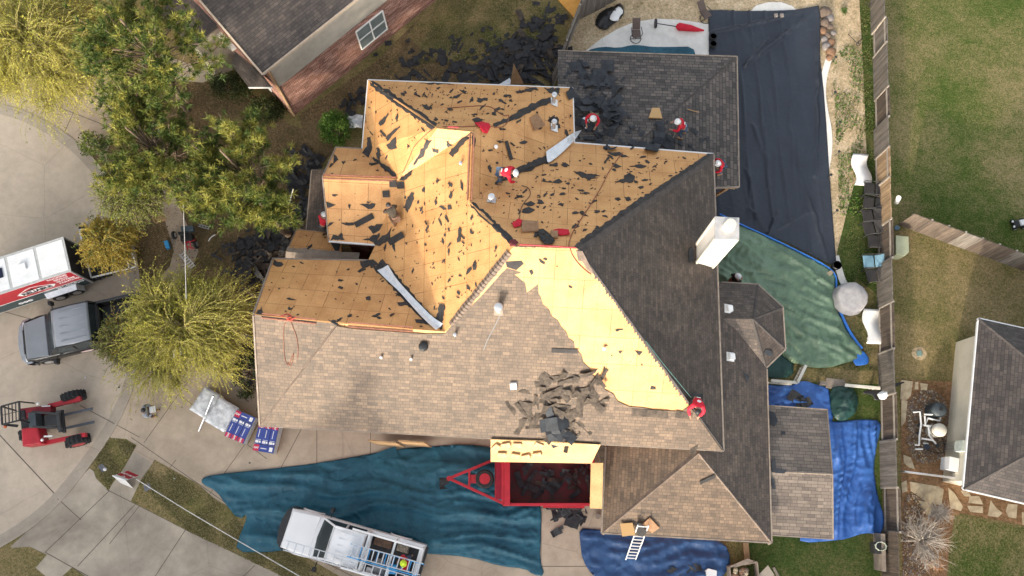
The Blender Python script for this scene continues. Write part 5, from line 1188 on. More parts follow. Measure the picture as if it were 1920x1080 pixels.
    for s_ in (1, -1):
        part('headlight', lambda b: b.box((X(.042), s_ * w_ * .78, .90), (.14, .26, .16)), M('lamp_lens', (.7, .7, .72), .15) if lamp else m_white)
        part('mirror', lambda b: (b.bar((X(hood_end + .05), s_ * w_, 1.25), (X(hood_end + .05), s_ * (w_ + .3), 1.35), .05), b.box((X(hood_end + .05), s_ * (w_ + .36), 1.38), (.16, .2, .34))), m_blackpl)
        for f in (.165, .80): wheel(t, (X(f), s_ * (w_ - .14), .40), (0, 1, 0), .41, .27)
        for f in (.165, .80): part('wheel_arch', lambda b: b.tube([Vector((X(f) + .5 * math.cos(k * math.pi / 8), s_ * (w_ + .0), .42 + .5 * math.sin(k * math.pi / 8))) for k in range(9)], .05, 6), side if f > .5 else body, bevel=0)
    return t, X, w_, L
m_wpaint = M('white_truck_paint', (.82, .82, .82), .25, (.78, .78, .78), 1, spec=.6)
m_gpaint = M('graphite_truck_paint', (.20, .215, .235), .3, (.17, .185, .20), 1, spec=.6); m_bpaint = M('black_truck_paint', (.03, .03, .03), .25, (.02, .02, .02), 2, spec=.6)
m_rooftruck = M('silver_roof_paint', (.25, .265, .29), .35, (.22, .235, .26), 1, spec=.5)
pf, pr_ = P(534, 986, .5), P(792, 1062, .6)
wt, X, w_, L = pickup('pickup_truck', 'white crew cab pickup with a ladder rack parked on the teal tarp', pf, pr_, m_wpaint)
# rack
def rk(nm, fn, m=m_white, par=wt): b = MB(); fn(b); return b.build(nm, m, par, bevel=.005)
for s_ in (1, -1):
    rk('rack_rail', lambda b: b.bar((X(.50), s_ * .86, 2.05), (X(.99), s_ * .86, 2.05), .09, .09))
    for f in (.62, .80, .985): rk('rack_post', lambda b: b.bar((X(f), s_ * .92, 1.2), (X(f), s_ * .86, 2.05), .06))
for f in (.62, .80, .975): rk('rack_crossbar', lambda b: b.bar((X(f), -.86, 2.0), (X(f), .86, 2.0), .10, .06))
WM = Matrix.Translation(wt.location) @ Matrix.Rotation(wt.rotation_euler.z, 4, 'Z')
def wp(f, y, z): return WM @ Vector((X(f), y, z))
ladder('ladder', 'long thin aluminium ladder overhanging the white pickup hood', wp(1.06, .60, 2.14), wp(.10, .62, 2.14), .42, m_alu, 18, 'ladders on the white pickup rack', sec=.05)
ladder('ladder', 'blue tipped stepladder on the middle of the white pickup rack', wp(1.02, -.05, 2.24), wp(.53, .0, 2.24), .50, m_alu, 14, 'ladders on the white pickup rack', sec=.09)
ladder('ladder', 'wide blue fibreglass ladder under the others on the white pickup rack', wp(1.03, .02, 2.15), wp(.52, .05, 2.15), .56, m_bluepl, 9, 'ladders on the white pickup rack', sec=.07)
def bedthing(nm, f, y, z, d, m, label, cat, rot=0, rough=False):
    p = wp(f, y, z); b = MB(); b.box(p, d, 0, wt.rotation_euler.z + rot, .9); single(b, nm, m, label, cat, bevel=.04)
b = MB(); b.dome(wp(.72, .55, .8), .42, .7); single(b, 'clear_bag', M('grey_plastic_bag', (.30, .31, .31), .35, (.16, .16, .17), 5, bmp=.02), 'translucent grey bag in the white pickup bed', 'bag')
bedthing('tool_box', .81, .45, .95, (.5, .45, .4), m_bluepl, 'pale blue tool box in the white pickup bed', 'tool box', .2)
bedthing('crate', .70, -.55, .9, (.9, .4, .3), M('brown_scrap', (.16, .09, .055), .8, (.06, .04, .03), 9), 'brown offcuts heaped along the side of the white pickup bed', 'scrap')
bedthing('crate', .84, -.55, .9, (.6, .35, .25), M('pale_scrap', (.32, .27, .2), .8, (.10, .08, .07), 9), 'pale hardware heap by the helmeted worker in the pickup', 'scrap')
bedthing('tool_bag', .90, .45, .9, (.5, .5, .3), m_dark, 'dark tool bag at the tail of the white pickup bed', 'bag')
bedthing('tool_case', .665, .75, .9, (.35, .2, .25), m_white, 'small white case behind the white pickup cab', 'case')

pf, pr_ = P(46, 646, .6), P(234, 602, .6)
d_ = (pr_ - pf).normalized()
bt, X2, w2, L2 = pickup('pickup_truck', 'graphite and black pickup half hidden under the yellow tree', pf, pf + d_ * 6.3, m_bpaint, dark_bumper=False, wd=2.3, cabmat=m_rooftruck, side=m_bpaint, hood_end=.25, ws_top=.345, roof_end=.62, hoodm=m_gpaint, rwf=.86)
b = MB(); b.mesh([(X2(.50) + math.cos(k * 6.283 / 12) * .33, w2 + .012, .88 + math.sin(k * 6.283 / 12) * .14) for k in range(12)], [tuple(range(12))]); b.build('door_emblem', M('emblem', (.7, .62, .6), .4, (.5, .1, .1), 4), bt, fixn=False)

# ---------------------------------------------------------------- enclosed trailer
C1 = P(132, 508, 2.65); C2 = P(113, 446, 2.65); ux = (P(0, 551, 2.65) - C1).normalized(); ux.z = 0; WT_ = (C2 - C1).length; uy = Vector((-ux.y, ux.x, 0))
if uy.dot(C2 - C1) < 0: uy = -uy
et = thing('enclosed_trailer', 'white roofed cargo trailer with a red lettered side', 'trailer', (C1.x, C1.y, 0)); LT = 5.6
def ep(a, b_, z): return C1 * 1 + ux * a + uy * b_ + Vector((0, 0, z - C1.z))
def ebox(nm, a0, a1, b0, b1, z0, z1, m, bevel=.02):
    b = MB(); b.prism([ep(a0, b0, 0), ep(a1, b0, 0), ep(a1, b1, 0), ep(a0, b1, 0)], z0, z1); return b.build(nm, m, et, bevel=bevel)
ebox('body', 0, LT, 0, WT_, .45, 2.60, m_dark)
ebox('roof', -.03, LT, -.03, WT_ + .03, 2.60, 2.64, M('trailer_trim', (.52, .52, .5), .5))
for i in range(4): ebox('roof_panel', .07 + i * 1.42, 1.36 + i * 1.42, .10, WT_ - .10, 2.64, 2.655, m_white)
ebox('roof_vent', 1.95, 2.33, WT_ * .42, WT_ * .42 + .38, 2.65, 2.75, m_white, .04)
ebox('solar_panel', 3.1, 3.7, WT_ * .5 - .15, WT_ * .5 + .35, 2.66, 2.70, M('solar_cells', (.01, .015, .04), .2), .005)
def eside(nm, a0, a1, z0, z1, m, d_=.012):
    b = MB(); b.face([ep(a0, -d_, z0), ep(a1, -d_, z0), ep(a1, -d_, z1), ep(a0, -d_, z1)]); return b.build(nm, m, et, fixn=False)
eside('red_panel', 0, LT, 1.35, 2.59, m_red); eside('stripe', 0, LT, 1.29, 1.35, m_white); eside('lower_panel', 0, LT, .5, 1.29, M('slate_panel', (.045, .07, .075), .5)); eside('stripe', 0, LT, .47, .5, m_white)
tm = lambda a, z, d_=.018: frame4(ep(a, -d_, z), -ux, Vector((0, 0, 1)))
for i, (s_, a_) in enumerate((('ROOFING', .72), ('SIDING', .66), ('GUTTERS', .56), ('PAINTING', .50))): text_mesh(s_, .215, 'lettering', m_txt_white, et, tm(a_ + .08, 2.42 - i * .25), .004, 1.0)
text_mesh('281-466-9243', .24, 'phone_number', m_txt_white, et, tm(.80, 1.15), .004)
# emblem with the name
b = MB(); hexa = [(-.95, -.05), (-.75, -.30), (.75, -.30), (.95, -.05), (.75, .12), (.25, .38), (-.05, .46), (-.3, .38), (-.75, .12)]
b.face([tm(2.15, 1.86, .016) @ Vector((x, y, 0)) for x, y in hexa]); b.build('emblem_plate', m_white, et, fixn=False)
b = MB(); b.face([tm(2.15, 1.86, .020) @ Vector((x * .9, y * .84, 0)) for x, y in [(-.8, .1), (.8, .1), (.25, .38), (-.05, .46), (-.3, .38)]]); b.build('emblem_roof', m_red, et, fixn=False)
b = MB(); b.face([tm(2.15, 1.86, .024) @ Vector((x, y, 0)) for x, y in [(-.5, .10), (.05, .10), (-.05, .30), (-.15, .24)]]); b.face([tm(2.15, 1.86, .024) @ Vector((x, y, 0)) for x, y in [(.0, .10), (.5, .10), (.25, .24)]]); b.build('emblem_peak', m_txt_black, et, fixn=False)
text_mesh('RELIABLE', .36, 'name_lettering', m_txt_black, et, tm(2.15, 1.74, .026), .012, 1.0)
for i in range(3):
    b = MB(); b.tube([tm(3.0 + i * .24, .85, .02) @ Vector((math.cos(k * .6283) * .10, math.sin(k * .6283) * .07, 0)) for k in range(11)], .025, 5); b.build('badge_ring', m_white, et)
b = MB(); b.mesh([ep(a_, -.02, .52) for a_ in (.45, 2.3)] + [ep(a_, -.32, .5) for a_ in (.45, 2.3)] + [ep(.6, -.02, 1.05), ep(2.2, -.02, 1.05), ep(.65, -.30, .95), ep(2.15, -.30, .95)], [(4, 5, 7, 6), (0, 4, 6, 2), (1, 3, 7, 5)]); b.build('fender', m_alu, et)
for a_ in (.93, 1.78): wheel(et, ep(a_, -.12, .36), uy, .36, .2)
b = MB(); b.bar(ep(.02, 0, .5), ep(.02, 0, 2.6), .07); b.bar(ep(.02, WT_, .5), ep(.02, WT_, 2.6), .07); b.build('corner_post', m_alu, et)
ebox('ramp_floor', -1.0, 0, .05, WT_ - .05, .4, .44, m_dark)
fixparent(et)
b = MB(); fr = [(150, 432), (172, 521), (243, 504), (226, 415)]; q = [P(x, y, .7) for x, y in fr]; b.prism(q, .55, .62)
ut = thing('utility_trailer', 'open black deck trailer with a white tube frame under the orange tree', 'trailer', P(200, 470)); b.build('deck', m_blackpl, ut)
b = MB()
for i in range(4): b.bar(q[i] + Vector((0, 0, .05)), q[(i + 1) % 4] + Vector((0, 0, .05)), .07)
b.build('tube_frame', m_white, ut)
b = MB(); b.bar(P(243, 504, .7), P(255, 499, .7), .06); b.bar(P(255, 499, .7), P(246, 466, .7), .06); b.build('ramp_frame', m_white, ut)
wheel(ut, P(180, 518, .35), (math.sin(.3), math.cos(.3), 0), .32, .2); wheel(ut, P(160, 430, .35), (math.sin(.3), math.cos(.3), 0), .32, .2)
fixparent(ut)

# ---------------------------------------------------------------- forklift
fk = thing('forklift', 'red rough terrain forklift with black mast and long grey forks', 'forklift', P(90, 795))
def fp(nm, px, z1, z0, m=m_red, bevel=.02, par=fk): b = MB(); prpx(b, px, z1, z0); return b.build(nm, m, par, bevel=bevel)
def fbar(nm, a, c, wd, ht, m, par=fk, bevel=.01): b = MB(); b.bar(P(*a), P(*c), wd, ht); return b.build(nm, m, par, bevel=bevel)
fp('engine_hood', [(39, 803), (70, 798), (78, 832), (41, 838)], 1.35, .55, m_red, .08)
fp('side_panel', [(38, 766), (94, 759), (96, 772), (38, 786)], 1.1, .6, M('dark_red_paint', (.20, .012, .02), .4))
fp('chassis', [(38, 786), (104, 776), (106, 802), (40, 806)], .8, .45, m_dark)
fbar('outrigger', (92, 762, .8), (152, 747, .8), .22, .22, m_red); fbar('outrigger', (78, 832, .8), (162, 815, .8), .20, .22, m_red)
def tyre(c, axis): 
    o = wheel(fk, P(*c), axis, .52, .42, m_red)
    b = MB(); ax = Vector(axis).normalized(); cc_ = P(*c); u = Vector((0, 0, 1)); v = ax.cross(u)
    for k in range(18):
        t_ = k * 6.283 / 18; rdir = u * math.cos(t_) + v * math.sin(t_)
        for s_ in (-1, 1): b.bar(cc_ + rdir * .535 + ax * .02 * s_, cc_ + rdir * .535 + ax * .2 * s_ + (u * -math.sin(t_) + v * math.cos(t_)) * .08, .06, .04)
    b.build('tread', m_rubber, o)
ax_ = P(140, 770, .5) - P(146, 800, .5); ax_.z = 0
tyre((138, 744, .52), ax_); tyre((146, 826, .52), ax_); tyre((60, 812, .5), ax_)
ms = fk
for y0, y1 in ((764, 796),):
    for (a, c) in (((106, 774, 1.9), (106, 774, .3)), ((110, 804, 1.9), (110, 804, .3)), ((112, 772, 2.0), (112, 772, .3)), ((116, 804, 2.0), (116, 804, .3))): fbar('mast_rail', a, c, .10, .12, m_dark)
fp('mast_crossbar', [(104, 770), (110, 769), (116, 810), (109, 811)], 2.0, 1.9, m_dark); fp('mast_crossbar', [(112, 769), (118, 768), (123, 811), (117, 812)], 1.1, 1.0, m_dark)
fp('mast_carriage', [(82, 778), (106, 775), (109, 797), (84, 800)], 1.35, 1.2, m_dark)
fp('seat_base', [(52, 774), (66, 772), (68, 800), (54, 802)], 1.55, 1.0, M('blue_grey_steel', (.06, .075, .085), .5))
fbar('frame_tube', (60, 772, 1.7), (110, 776, 1.8), .1, .1, m_dark); fbar('frame_tube', (62, 800, 1.7), (112, 802, 1.8), .1, .1, m_dark)
m_fork = M('fork_steel', (.14, .16, .18), .5, (.10, .11, .13), 3)
fbar('fork', (120, 778, .25), (174, 766, .25), .13, .05, m_fork); fbar('fork', (122, 803, .25), (177, 791, .25), .13, .05, m_fork)
# overhead guard
b = MB(); G_ = [P(2, 762, 2.25), P(36, 753, 2.25), P(37, 788, 2.25), P(4, 796, 2.25)]
for i in range(4): b.bar(G_[i], G_[(i + 1) % 4], .07)
for i in range(1, 5): b.bar(G_[0].lerp(G_[1], i / 5), G_[3].lerp(G_[2], i / 5), .035)
b.bar(G_[0].lerp(G_[3], .5), G_[1].lerp(G_[2], .5), .03); b.build('overhead_guard', m_dark, fk)
for g_, c_ in ((G_[1], (64, 756, 1.0)), (G_[2], (68, 796, 1.0)), (G_[0], (30, 770, .8)), (G_[3], (32, 800, .8))): b = MB(); b.bar(g_, P(*c_), .06); b.build('guard_post', m_dark, fk)
fp('seat', [(34, 770), (46, 768), (48, 784), (36, 786)], 1.15, .9, m_blackpl, .05); fbar('exhaust', (8, 796, 1.6), (34, 798, 1.2), .1, .1, m_dark)
b = MB(); b.dome(P(71, 757, 1.7), .07); b.dome(P(79, 825, 1.5), .07); b.build('work_lamp', m_white, fk)
b = MB(); b.dome(P(10, 800, 1.6), .08); b.build('beacon', M('orange_lens', (.5, .1, .03), .4), fk)
fp('label_plate', [(78, 761), (94, 760), (94, 762), (78, 763)], 1.12, 1.1, m_white, 0); fp('label_plate', [(82, 817), (98, 816), (98, 819), (82, 820)], 1.3, 1.28, m_white, 0)
fixparent(fk)

# ---------------------------------------------------------------- pallets
m_bl = M('blue_wrapper', (.055, .085, .33), .4, (.045, .07, .28), 3); m_rd = M('red_wrapper', (.60, .035, .09), .4, (.52, .03, .08), 3); m_wr = M('clear_white_wrap', (.74, .75, .76), .3, (.55, .57, .58), 5, bmp=.02, bsc=14)
def shpallet(label, c, ang, name='shingle_pallet', n=7, flip=False):
    c = P(*c, 0) if len(c) == 2 else P(*c); c.z = 0; t = thing(name, label, 'pallet', c, ang)
    b = MB()
    for i in range(5): b.box((0, -.56 + i * .28, .12), (1.05, .12, .03))
    for x in (-.45, 0, .45): b.box((x, 0, .055), (.09, 1.2, .10))
    b.build('pallet_deck', m_wood, t)
    for k in range(n):
        z = .19 + k * .095; f = (k % 2 == (n - 1) % 2)
        if flip: f = not f
        lay = [(-.34, .17, .33, 1.0), (0, .17, .33, 1.0), (.34, .17, .33, 1.0), (0, -.51, 1.0, .33)] if f else [(-.34, -.17, .33, 1.0), (0, -.17, .33, 1.0), (.34, -.17, .33, 1.0), (0, .51, 1.0, .33)]
        for x, y, dx, dy in lay:
            b = MB(); b.box((x + rnd.uniform(-.01, .01), y, z), (dx - .012, dy - .012, .085), 0); bo = b.build('shingle_bundle', m_wr if k < n - 1 else m_bl, t)
            if k == n - 1:
                zt = z + .045; b = MB(); lng = dy > dx
                sg = -1 if not f else 1
                def rect(x0, y0, x1, y1, z_): b.face([(x0, y0, z_), (x1, y0, z_), (x1, y1, z_), (x0, y1, z_)])
                if lng: rect(x - dx / 2 + .02, y + sg * .49, x + dx / 2 - .02, y + sg * .28, zt)
                else: rect(x - .49, y - .15, x - .22, y + .15, zt)
                b.build('red_label', m_rd, bo, fixn=False)
                b = MB()
                if lng: rect(x - .05, y + sg * .20, x - .02, y - sg * .18, zt); rect(x - .12, y - sg * .28, x + .12, y - sg * .30, zt); rect(x - .13, y - sg * .33, x + .02, y - sg * .45, zt); rect(x + .04, y - sg * .34, x + .13, y - sg * .44, zt)
                else: rect(x - .15, y - .02, x + .15, y + .02, zt); rect(x + .28, y - .1, x + .44, y + .1, zt)
                b.build('print', m_txt_white, bo, fixn=False)
                if lng: m4 = frame4(Vector((x, y + sg * .385, zt + .003)), Vector((0, -1, 0)) if sg > 0 else Vector((0, 1, 0)), Vector((1, 0, 0)) if sg > 0 else Vector((-1, 0, 0)))
                else: m4 = frame4(Vector((x - .355, y, zt + .003)), Vector((1, 0, 0)), Vector((0, 1, 0)))
                text_mesh('GAF', .125, 'brand_lettering', m_txt_white, bo, m4, .004)
    return t
shpallet('blue and red wrapped shingle pallet half under the roof corner', (502, 822, .5), R(-9))
shpallet('blue and red wrapped shingle pallet between the white wrapped one and the roof corner', (453, 801, .5), R(-22), flip=True)
def wpallet(label, c, ang, frac=1.0, grey=0):
    c = P(*c); c.z = 0; t = thing('wrapped_pallet', label, 'pallet', c, ang); b = MB()
    for i in range(5): b.box((0, -.56 + i * .28, .12), (1.05, .12, .03))
    for x in (-.45, 0, .45): b.box((x, 0, .055), (.09, 1.2, .10))
    b.build('pallet_deck', m_wood, t)
    for k in range(int(6 * frac)):
        for x in (-.34, 0, .34): b = MB(); b.box((x + rnd.uniform(-.02, .02), rnd.uniform(-.03, .03), .2 + k * .1), (.32, 1.2, .09), 0, rnd.uniform(-.03, .03)); b.build('bundle', m_wr if (k + int(x * 3)) % 3 else m_white, t, bevel=.02)
    b = cloth_mb([(-.58, -.68), (.58, -.66), (.56, .68), (-.57, .66)], .1, lambda x, y, e: .2 + 6 * frac * .1 + .05 * mn.noise(Vector((x * 4, y * 4, frac))) - max(0, .08 - e))
    o = b.build('plastic_wrap', M('crinkled_wrap', (.78, .79, .80), .25, (.42, .44, .46), 3, bmp=.03, bsc=9), t, fixn=False)
wpallet('white plastic wrapped pallet of shingle bundles', (419, 778, .5), R(-30), 1.0)
wpallet('opened pallet with grey wrap at the tree edge', (390, 757, .4), R(-30), .7)
b = MB(); b.tube([P(400, 742, 1.2), P(373, 808, .05)], .05, 8); single(b, 'pipe', m_alu, 'grey metal pipe leaning against the opened pallet', 'pipe')

# ---------------------------------------------------------------- yard sign, cord, covers
t = thing('yard_sign', 'folding red and white yard sign standing on the sidewalk', 'sign', P(240, 892))
q = [P(218, 882, .95), P(240, 872, .95), P(262, 892, .3), P(233, 902, .3)]
A_, B_, C_, D_ = P(211, 892, .95), P(236, 901, .95), P(262, 892, .12), P(240, 882, .12)
b = MB(); b.face([A_, B_, C_, D_]); b.build('front_panel', m_white, t, fixn=False)
n_ = (B_ - A_).cross(D_ - A_).normalized(); n_ = n_ if n_.z > 0 else -n_
def sg(u, v, k=.01): return A_.lerp(B_, u).lerp(D_.lerp(C_, u), v) + n_ * k
b = MB(); b.face([sg(.04, .24), sg(.96, .24), sg(.96, .97), sg(.04, .97)]); b.build('red_field', m_red, t, fixn=False)
text_mesh('RELIABLE', .17, 'lettering', m_txt_white, t, frame4(sg(.5, .6, .015), sg(1, .5) - sg(0, .5), sg(.5, 0) - sg(.5, 1)), .003)
b = MB(); b.face([sg(.35, .28, .012), sg(.65, .28, .012), sg(.5, .38, .012)]); b.build('roof_emblem', m_txt_white, t, fixn=False)
b = MB(); b.bar(A_, B_, .05); b.face([A_, B_, P(250, 916, .05), P(226, 906, .05)]); b.build('back_panel', m_white, t, fixn=False); fixparent(t)
cable('overhead_cord', [(255, 898, .4), (350, 957, .5), (450, 1016, .6), (575, 1088, .7)], .022, m_cordw, 'straight white cord running from the yard sign to the bottom edge', 'cord', roof=False, k=0)
cable('overhead_cord', [(344, 385, 4.5), (347, 470, 4.6), (349, 560, 4.8)], .02, m_cordw, 'white overhead cord crossing the walk machine', 'cord', roof=False, k=0)
for px, lb in (([(183, 874), (192, 869), (201, 879), (191, 886)], 'grey meter cover with a white cup in the round grass patch'), ([(268, 910), (280, 906), (284, 916), (272, 922)], 'grey meter cover under the white cord')):
    b = MB(); prpx(b, px, .06, .02); single(b, 'meter_cover', M('cover_grey', (.16, .16, .19), .7), lb, 'meter cover', bevel=.01)
b = MB(); b.dome(P(197, 880, .06), .09); single(b, 'cup', m_white, 'small white cup on the meter cover', 'cup')
for i, (x, y) in enumerate(((327, 897), (160, 708), (223, 726), (468, 868))): b = MB(); b.box(P(x, y, .03), (.08, .06, .03), 0, i); single(b, 'litter', m_white if i < 2 else m_dark, ('white litter scrap on the dry grass strip', 'white litter scrap on the street', 'dark pebble by the curb', 'black lump on the driveway')[i], 'litter')
# walk-behind machine on the path
t = thing('walk_behind_machine', 'black and red walk behind machine on the front path', 'machine', P(348, 440))
for nm, px, z1, z0, m_ in (('deck', [(338, 424), (361, 422), (362, 432), (340, 434)], .8, .5, M('slate_plastic', (.07, .10, .12), .5)), ('engine', [(337, 436), (358, 436), (361, 450), (338, 452)], .7, .2, m_blackpl), ('control_box', [(333, 434), (345, 434), (345, 440), (334, 440)], .95, .8, m_blackpl)):
    b = MB(); prpx(b, px, z1, z0); b.build(nm, m_, t, bevel=.03)
b = MB()
for a, c in (((348, 455, .5), (366, 450, .6)), ((350, 462, .5), (364, 466, .5)), ((349, 455, .3), (352, 468, .5)), ((356, 452, .7), (358, 466, .5))): b.bar(P(*a), P(*c), .05)
b.build('handle_frame', m_red, t); wheel(t, P(367, 458, .25), (1, .2, 0), .25, .14); wheel(t, P(326, 441, .22), (1, .2, 0), .22, .14); fixparent(t)
b = MB(); prpx(b, [(283, 408), (290, 418), (312, 412), (306, 402)], .7, .62); b.bar(P(286, 398, .75), P(291, 418, .75), .07); single(b, 'wooden_table', m_wood, 'small brown wooden table left of the front path', 'table')
ladder('ladder', 'short aluminium ladder lying right of the walk behind machine', P(372, 422, .1), P(393, 428, .1), .12, m_alu, 4)
ladder('ladder', 'aluminium ladder half under the yellow tree top', P(340, 474, .3), P(362, 502, .3), .25, m_alu, 7)
cable('garden_tool', [(391, 452, .2), (396, 444, .3), (404, 440, .3)], .03, m_white, 'white handled garden tool on the brown litter', 'tool', roof=False)
cable('garden_tool', [(404, 441, .3), (420, 428, .3)], .02, m_wood, 'thin brown pole continuing the garden tool', 'tool', roof=False)
b = MB(); prpx(b, [(306, 452), (314, 450), (318, 464), (311, 466)], .3, .1); single(b, 'blue_bin', m_bluepl, 'small blue box left of the walk behind machine', 'box', bevel=.02)
b = MB(); q_ = P(326, 658, 3.6); b.bar(q_, q_ + Vector((.3, .15, .1)), .06); b.bar(q_ + Vector((.3, .15, .1)), q_ + Vector((.4, -.2, .1)), .06); b.bar(q_, q_ + Vector((.05, -.3, .0)), .06); single(b, 'lamp_bracket', m_white, 'white bracket showing between the yellow tree branches', 'bracket')
cable('downspout', [(540, 404, 1.0), (533, 394, 1.6), (515, 400, 1.6)], .05, m_white, 'white bent downspout near the big pine', 'downspout', roof=False, k=0)
cable('downspout', [(530, 422, .6), (550, 355, 2.4)], .035, m_white, 'thin white pole standing by the shingle pile behind the pine', 'pole', roof=False, k=0)
b = cloth_mb([(a.x, a.y) for a in [P(650, 222, .6), P(668, 218, .6), P(682, 220, .6), P(680, 244, .6), P(656, 242, .6)]], .1, lambda x, y, e: .9 + .2 * mn.noise(Vector((x * 3, y * 3, 2))) - .3 * max(0, .25 - e)); o = single(b, 'plastic_sheet', m_wr, 'crumpled white plastic sheet beside the green bush', 'sheet')

# ---------------------------------------------------------------- garden furniture along the fence
m_wick = M('dark_wicker', (.045, .042, .042), .75, (.030, .028, .028), 20, bmp=.01)
def chair(px, py, ang, m, label, group='patio chairs along the fence'):
    p = P(px, py, .5); p.z = 0; t = thing('patio_chair', label, 'chair', p, ang, group)
    b = MB(); b.box((-.28, 0, .42), (.54, .66, .05)); b.build('seat', m, t, bevel=.01)
    b = MB(); b.box((.26, 0, .62), (.56, .66, .04), 0, Matrix.Rotation(-.75, 3, 'Y')); b.build('backrest', m, t, bevel=.01)
    for s_ in (1, -1):
        b = MB(); b.tube([(-.55, s_ * .36, 0), (-.55, s_ * .36, .6), (.1, s_ * .36, .64), (.5, s_ * .36, .9)], .02, 6); b.build('armrest', m_dark, t)
        b = MB(); b.tube([(.1, s_ * .36, .64), (.25, s_ * .34, 0)], .02, 6); b.build('leg', m_dark, t)
for i, (x, y, a_) in enumerate(((1641, 354, -.15), (1640, 381, -.2), (1638, 403, .10), (1640, 426, .15), (1649, 452, -.03), (1646, 515, .12))):
    chair(x, y, a_, m_wick, ('dark wicker chair nearest the white lounger at the top', 'second dark wicker chair from the top', 'third dark wicker chair from the top', 'fourth dark wicker chair from the top', 'dark wicker chair just above the light blue one', 'dark wicker chair between light blue chair and round table')[i])
chair(1640, 490, .0, M('light_blue_sling', (.20, .36, .46), .7), 'light blue sling chair among the dark ones')
def lounger(px, py, ang, label):
    p = P(px, py, .3); p.z = 0; t = thing('sun_lounger', label, 'sun lounger', p, ang, 'white moulded sun loungers'); n = 16; vs_ = []; w_ = .41
    for i in range(n + 1):
        u = i / n; y = (u - .5) * 1.8; z = .22 + .06 * math.sin(u * 6.0 + .6) + .05; x = .10 * math.sin(u * 6.283)
        vs_ += [(x - w_, y, z), (x + w_, y, z)]
    b = MB(); b.mesh(vs_, [(2 * i, 2 * i + 1, 2 * i + 3, 2 * i + 2) for i in range(n)], 0, True); o = b.build('shell', m_white, t, fixn=False); s_ = o.modifiers.new('s', 'SOLIDIFY'); s_.thickness = .05
    for yy in (-.6, .6): b = MB(); b.box((0, yy, .08), (.5, .12, .16)); b.build('foot', m_white, t)
lounger(1616, 318, R(-4), 'white wavy sun lounger above the row of chairs'); lounger(1638, 612, R(-3), 'white wavy sun lounger below the covered round table')
# covered round table
p = P(1600, 556, .75); t = thing('covered_table', 'round table under a pale grey cover beside the green tarp', 'table', (p.x, p.y, 0))
b = MB(); n = 40; vs_ = []; rr = ((0, .78), (.35, .77), (.70, .745), (.76, .70), (.80, .45), (.86, .12))
for r_, z in rr:
    for k in range(n): a_ = 6.283 * k / n; q = r_ * (1 + (.02 * math.sin(a_ * 11) + .015 * math.sin(a_ * 5 + 1)) * (r_ > .72)); vs_.append((q * math.cos(a_), q * math.sin(a_), z + .015 * mn.noise(Vector((q * math.cos(a_) * 3, q * math.sin(a_) * 3, 1)))))
b.mesh(vs_, [(i * n + k, i * n + (k + 1) % n, (i + 1) * n + (k + 1) % n, (i + 1) * n + k) for i in range(len(rr) - 1) for k in range(n)], 0, True); b.build('cover', M('grey_cover', (.44, .42, .41), .8, (.33, .31, .31), 3, bmp=.02), t)
b = MB(); b.cyl((0, 0, 0), (0, 0, .7), .08); b.build('pedestal', m_dark, t)
# parasol lying on the deck
t = thing('parasol', 'closed red parasol lying with its base on the white pool deck', 'parasol', P(1270, 48))
b = MB(); b.tube([P(1232, 44, .35), P(1270, 50, .2)], .025, 8); b.build('pole', m_dark, t)
b = MB(); b.tube([P(1268, 49, .22), P(1273, 50, .22), P(1295, 53, .2), P(1310, 56, .16), P(1320, 57, .14)], [.10, .22, .18, .10, .04], 12); b.build('canopy', m_redfab, t)
b = MB(); a_ = P(1229, 44, .32); b.cyl(a_ + Vector((-.04, 0, 0)), a_ + Vector((.06, 0, 0)), .26); b.build('base', m_dark, t); fixparent(t)
m_brz = M('bronze_sling', (.13, .095, .08), .7, (.10, .07, .06), 12)
def swivel(px, py, ang, label):
    p = P(px, py, .4); p.z = 0; t = thing('swivel_chair', label, 'chair', p, ang)
    b = MB(); b.box((0, -.12, .42), (.46, .5, .04)); b.box((0, .36, .66), (.44, .62, .04), 0, Matrix.Rotation(.75, 3, 'X')); b.build('sling', m_brz, t, bevel=.01)
    b = MB(); b.tube([(.3 * math.cos(k * .5236), -.2 + .3 * math.sin(k * .5236), .05) for k in range(13)], .022, 6, cap=False); b.tube([(-.3, -.2, .05), (.3, -.2, .05)], .02, 6); b.tube([(0, -.2, .05), (0, -.2, .4)], .03, 6); b.build('swivel_base', m_dark, t)
    for s_ in (1, -1): b = MB(); b.tube([(s_ * .27, .2, .55), (s_ * .3, -.25, .62), (s_ * .24, -.3, .42)], .02, 6); b.build('armrest', m_dark, t)
swivel(1193, 60, R(3), 'brown swivel patio chair on the white pool deck'); swivel(1321, 24, R(35), 'brown swivel patio chair on the sand at the tarp corner')
def planter(px, py, label, r=.19, h=.35, m2=None):
    p = P(px, py, .1); p.z = 0; t = thing('planter', label, 'planter', p); b = MB(); b.tube([(0, 0, 0), (0, 0, h), (0, 0, h), (0, 0, h - .04)], [r * .8, r, r * .86, r * .86], 18); b.build('pot', m_blackpl, t); b = MB(); b.cyl((0, 0, h - .08), (0, 0, h - .05), r * .85); b.build('soil', m2 or m_oldwood, t)
planter(1336, 72, 'black pot on the pool tarp, upper of a pair'); planter(1336, 86, 'black pot on the pool tarp, lower of a pair'); planter(1566, 500, 'black round pot where the black and green tarps meet', .23, .4, m_dark)
for i, (x, y) in enumerate(((1496 - 44, 27), (1463, 27))): b = MB(); b.box(P(x + 3, y + 2, .3), (.2, .2, .1), 0, .1); single(b, 'paver_block', M('paver', (.34, .29, .25), .9), ('left of two small blocks weighing the pool tarp', 'right of two small blocks weighing the pool tarp')[i], 'block', bevel=.01)
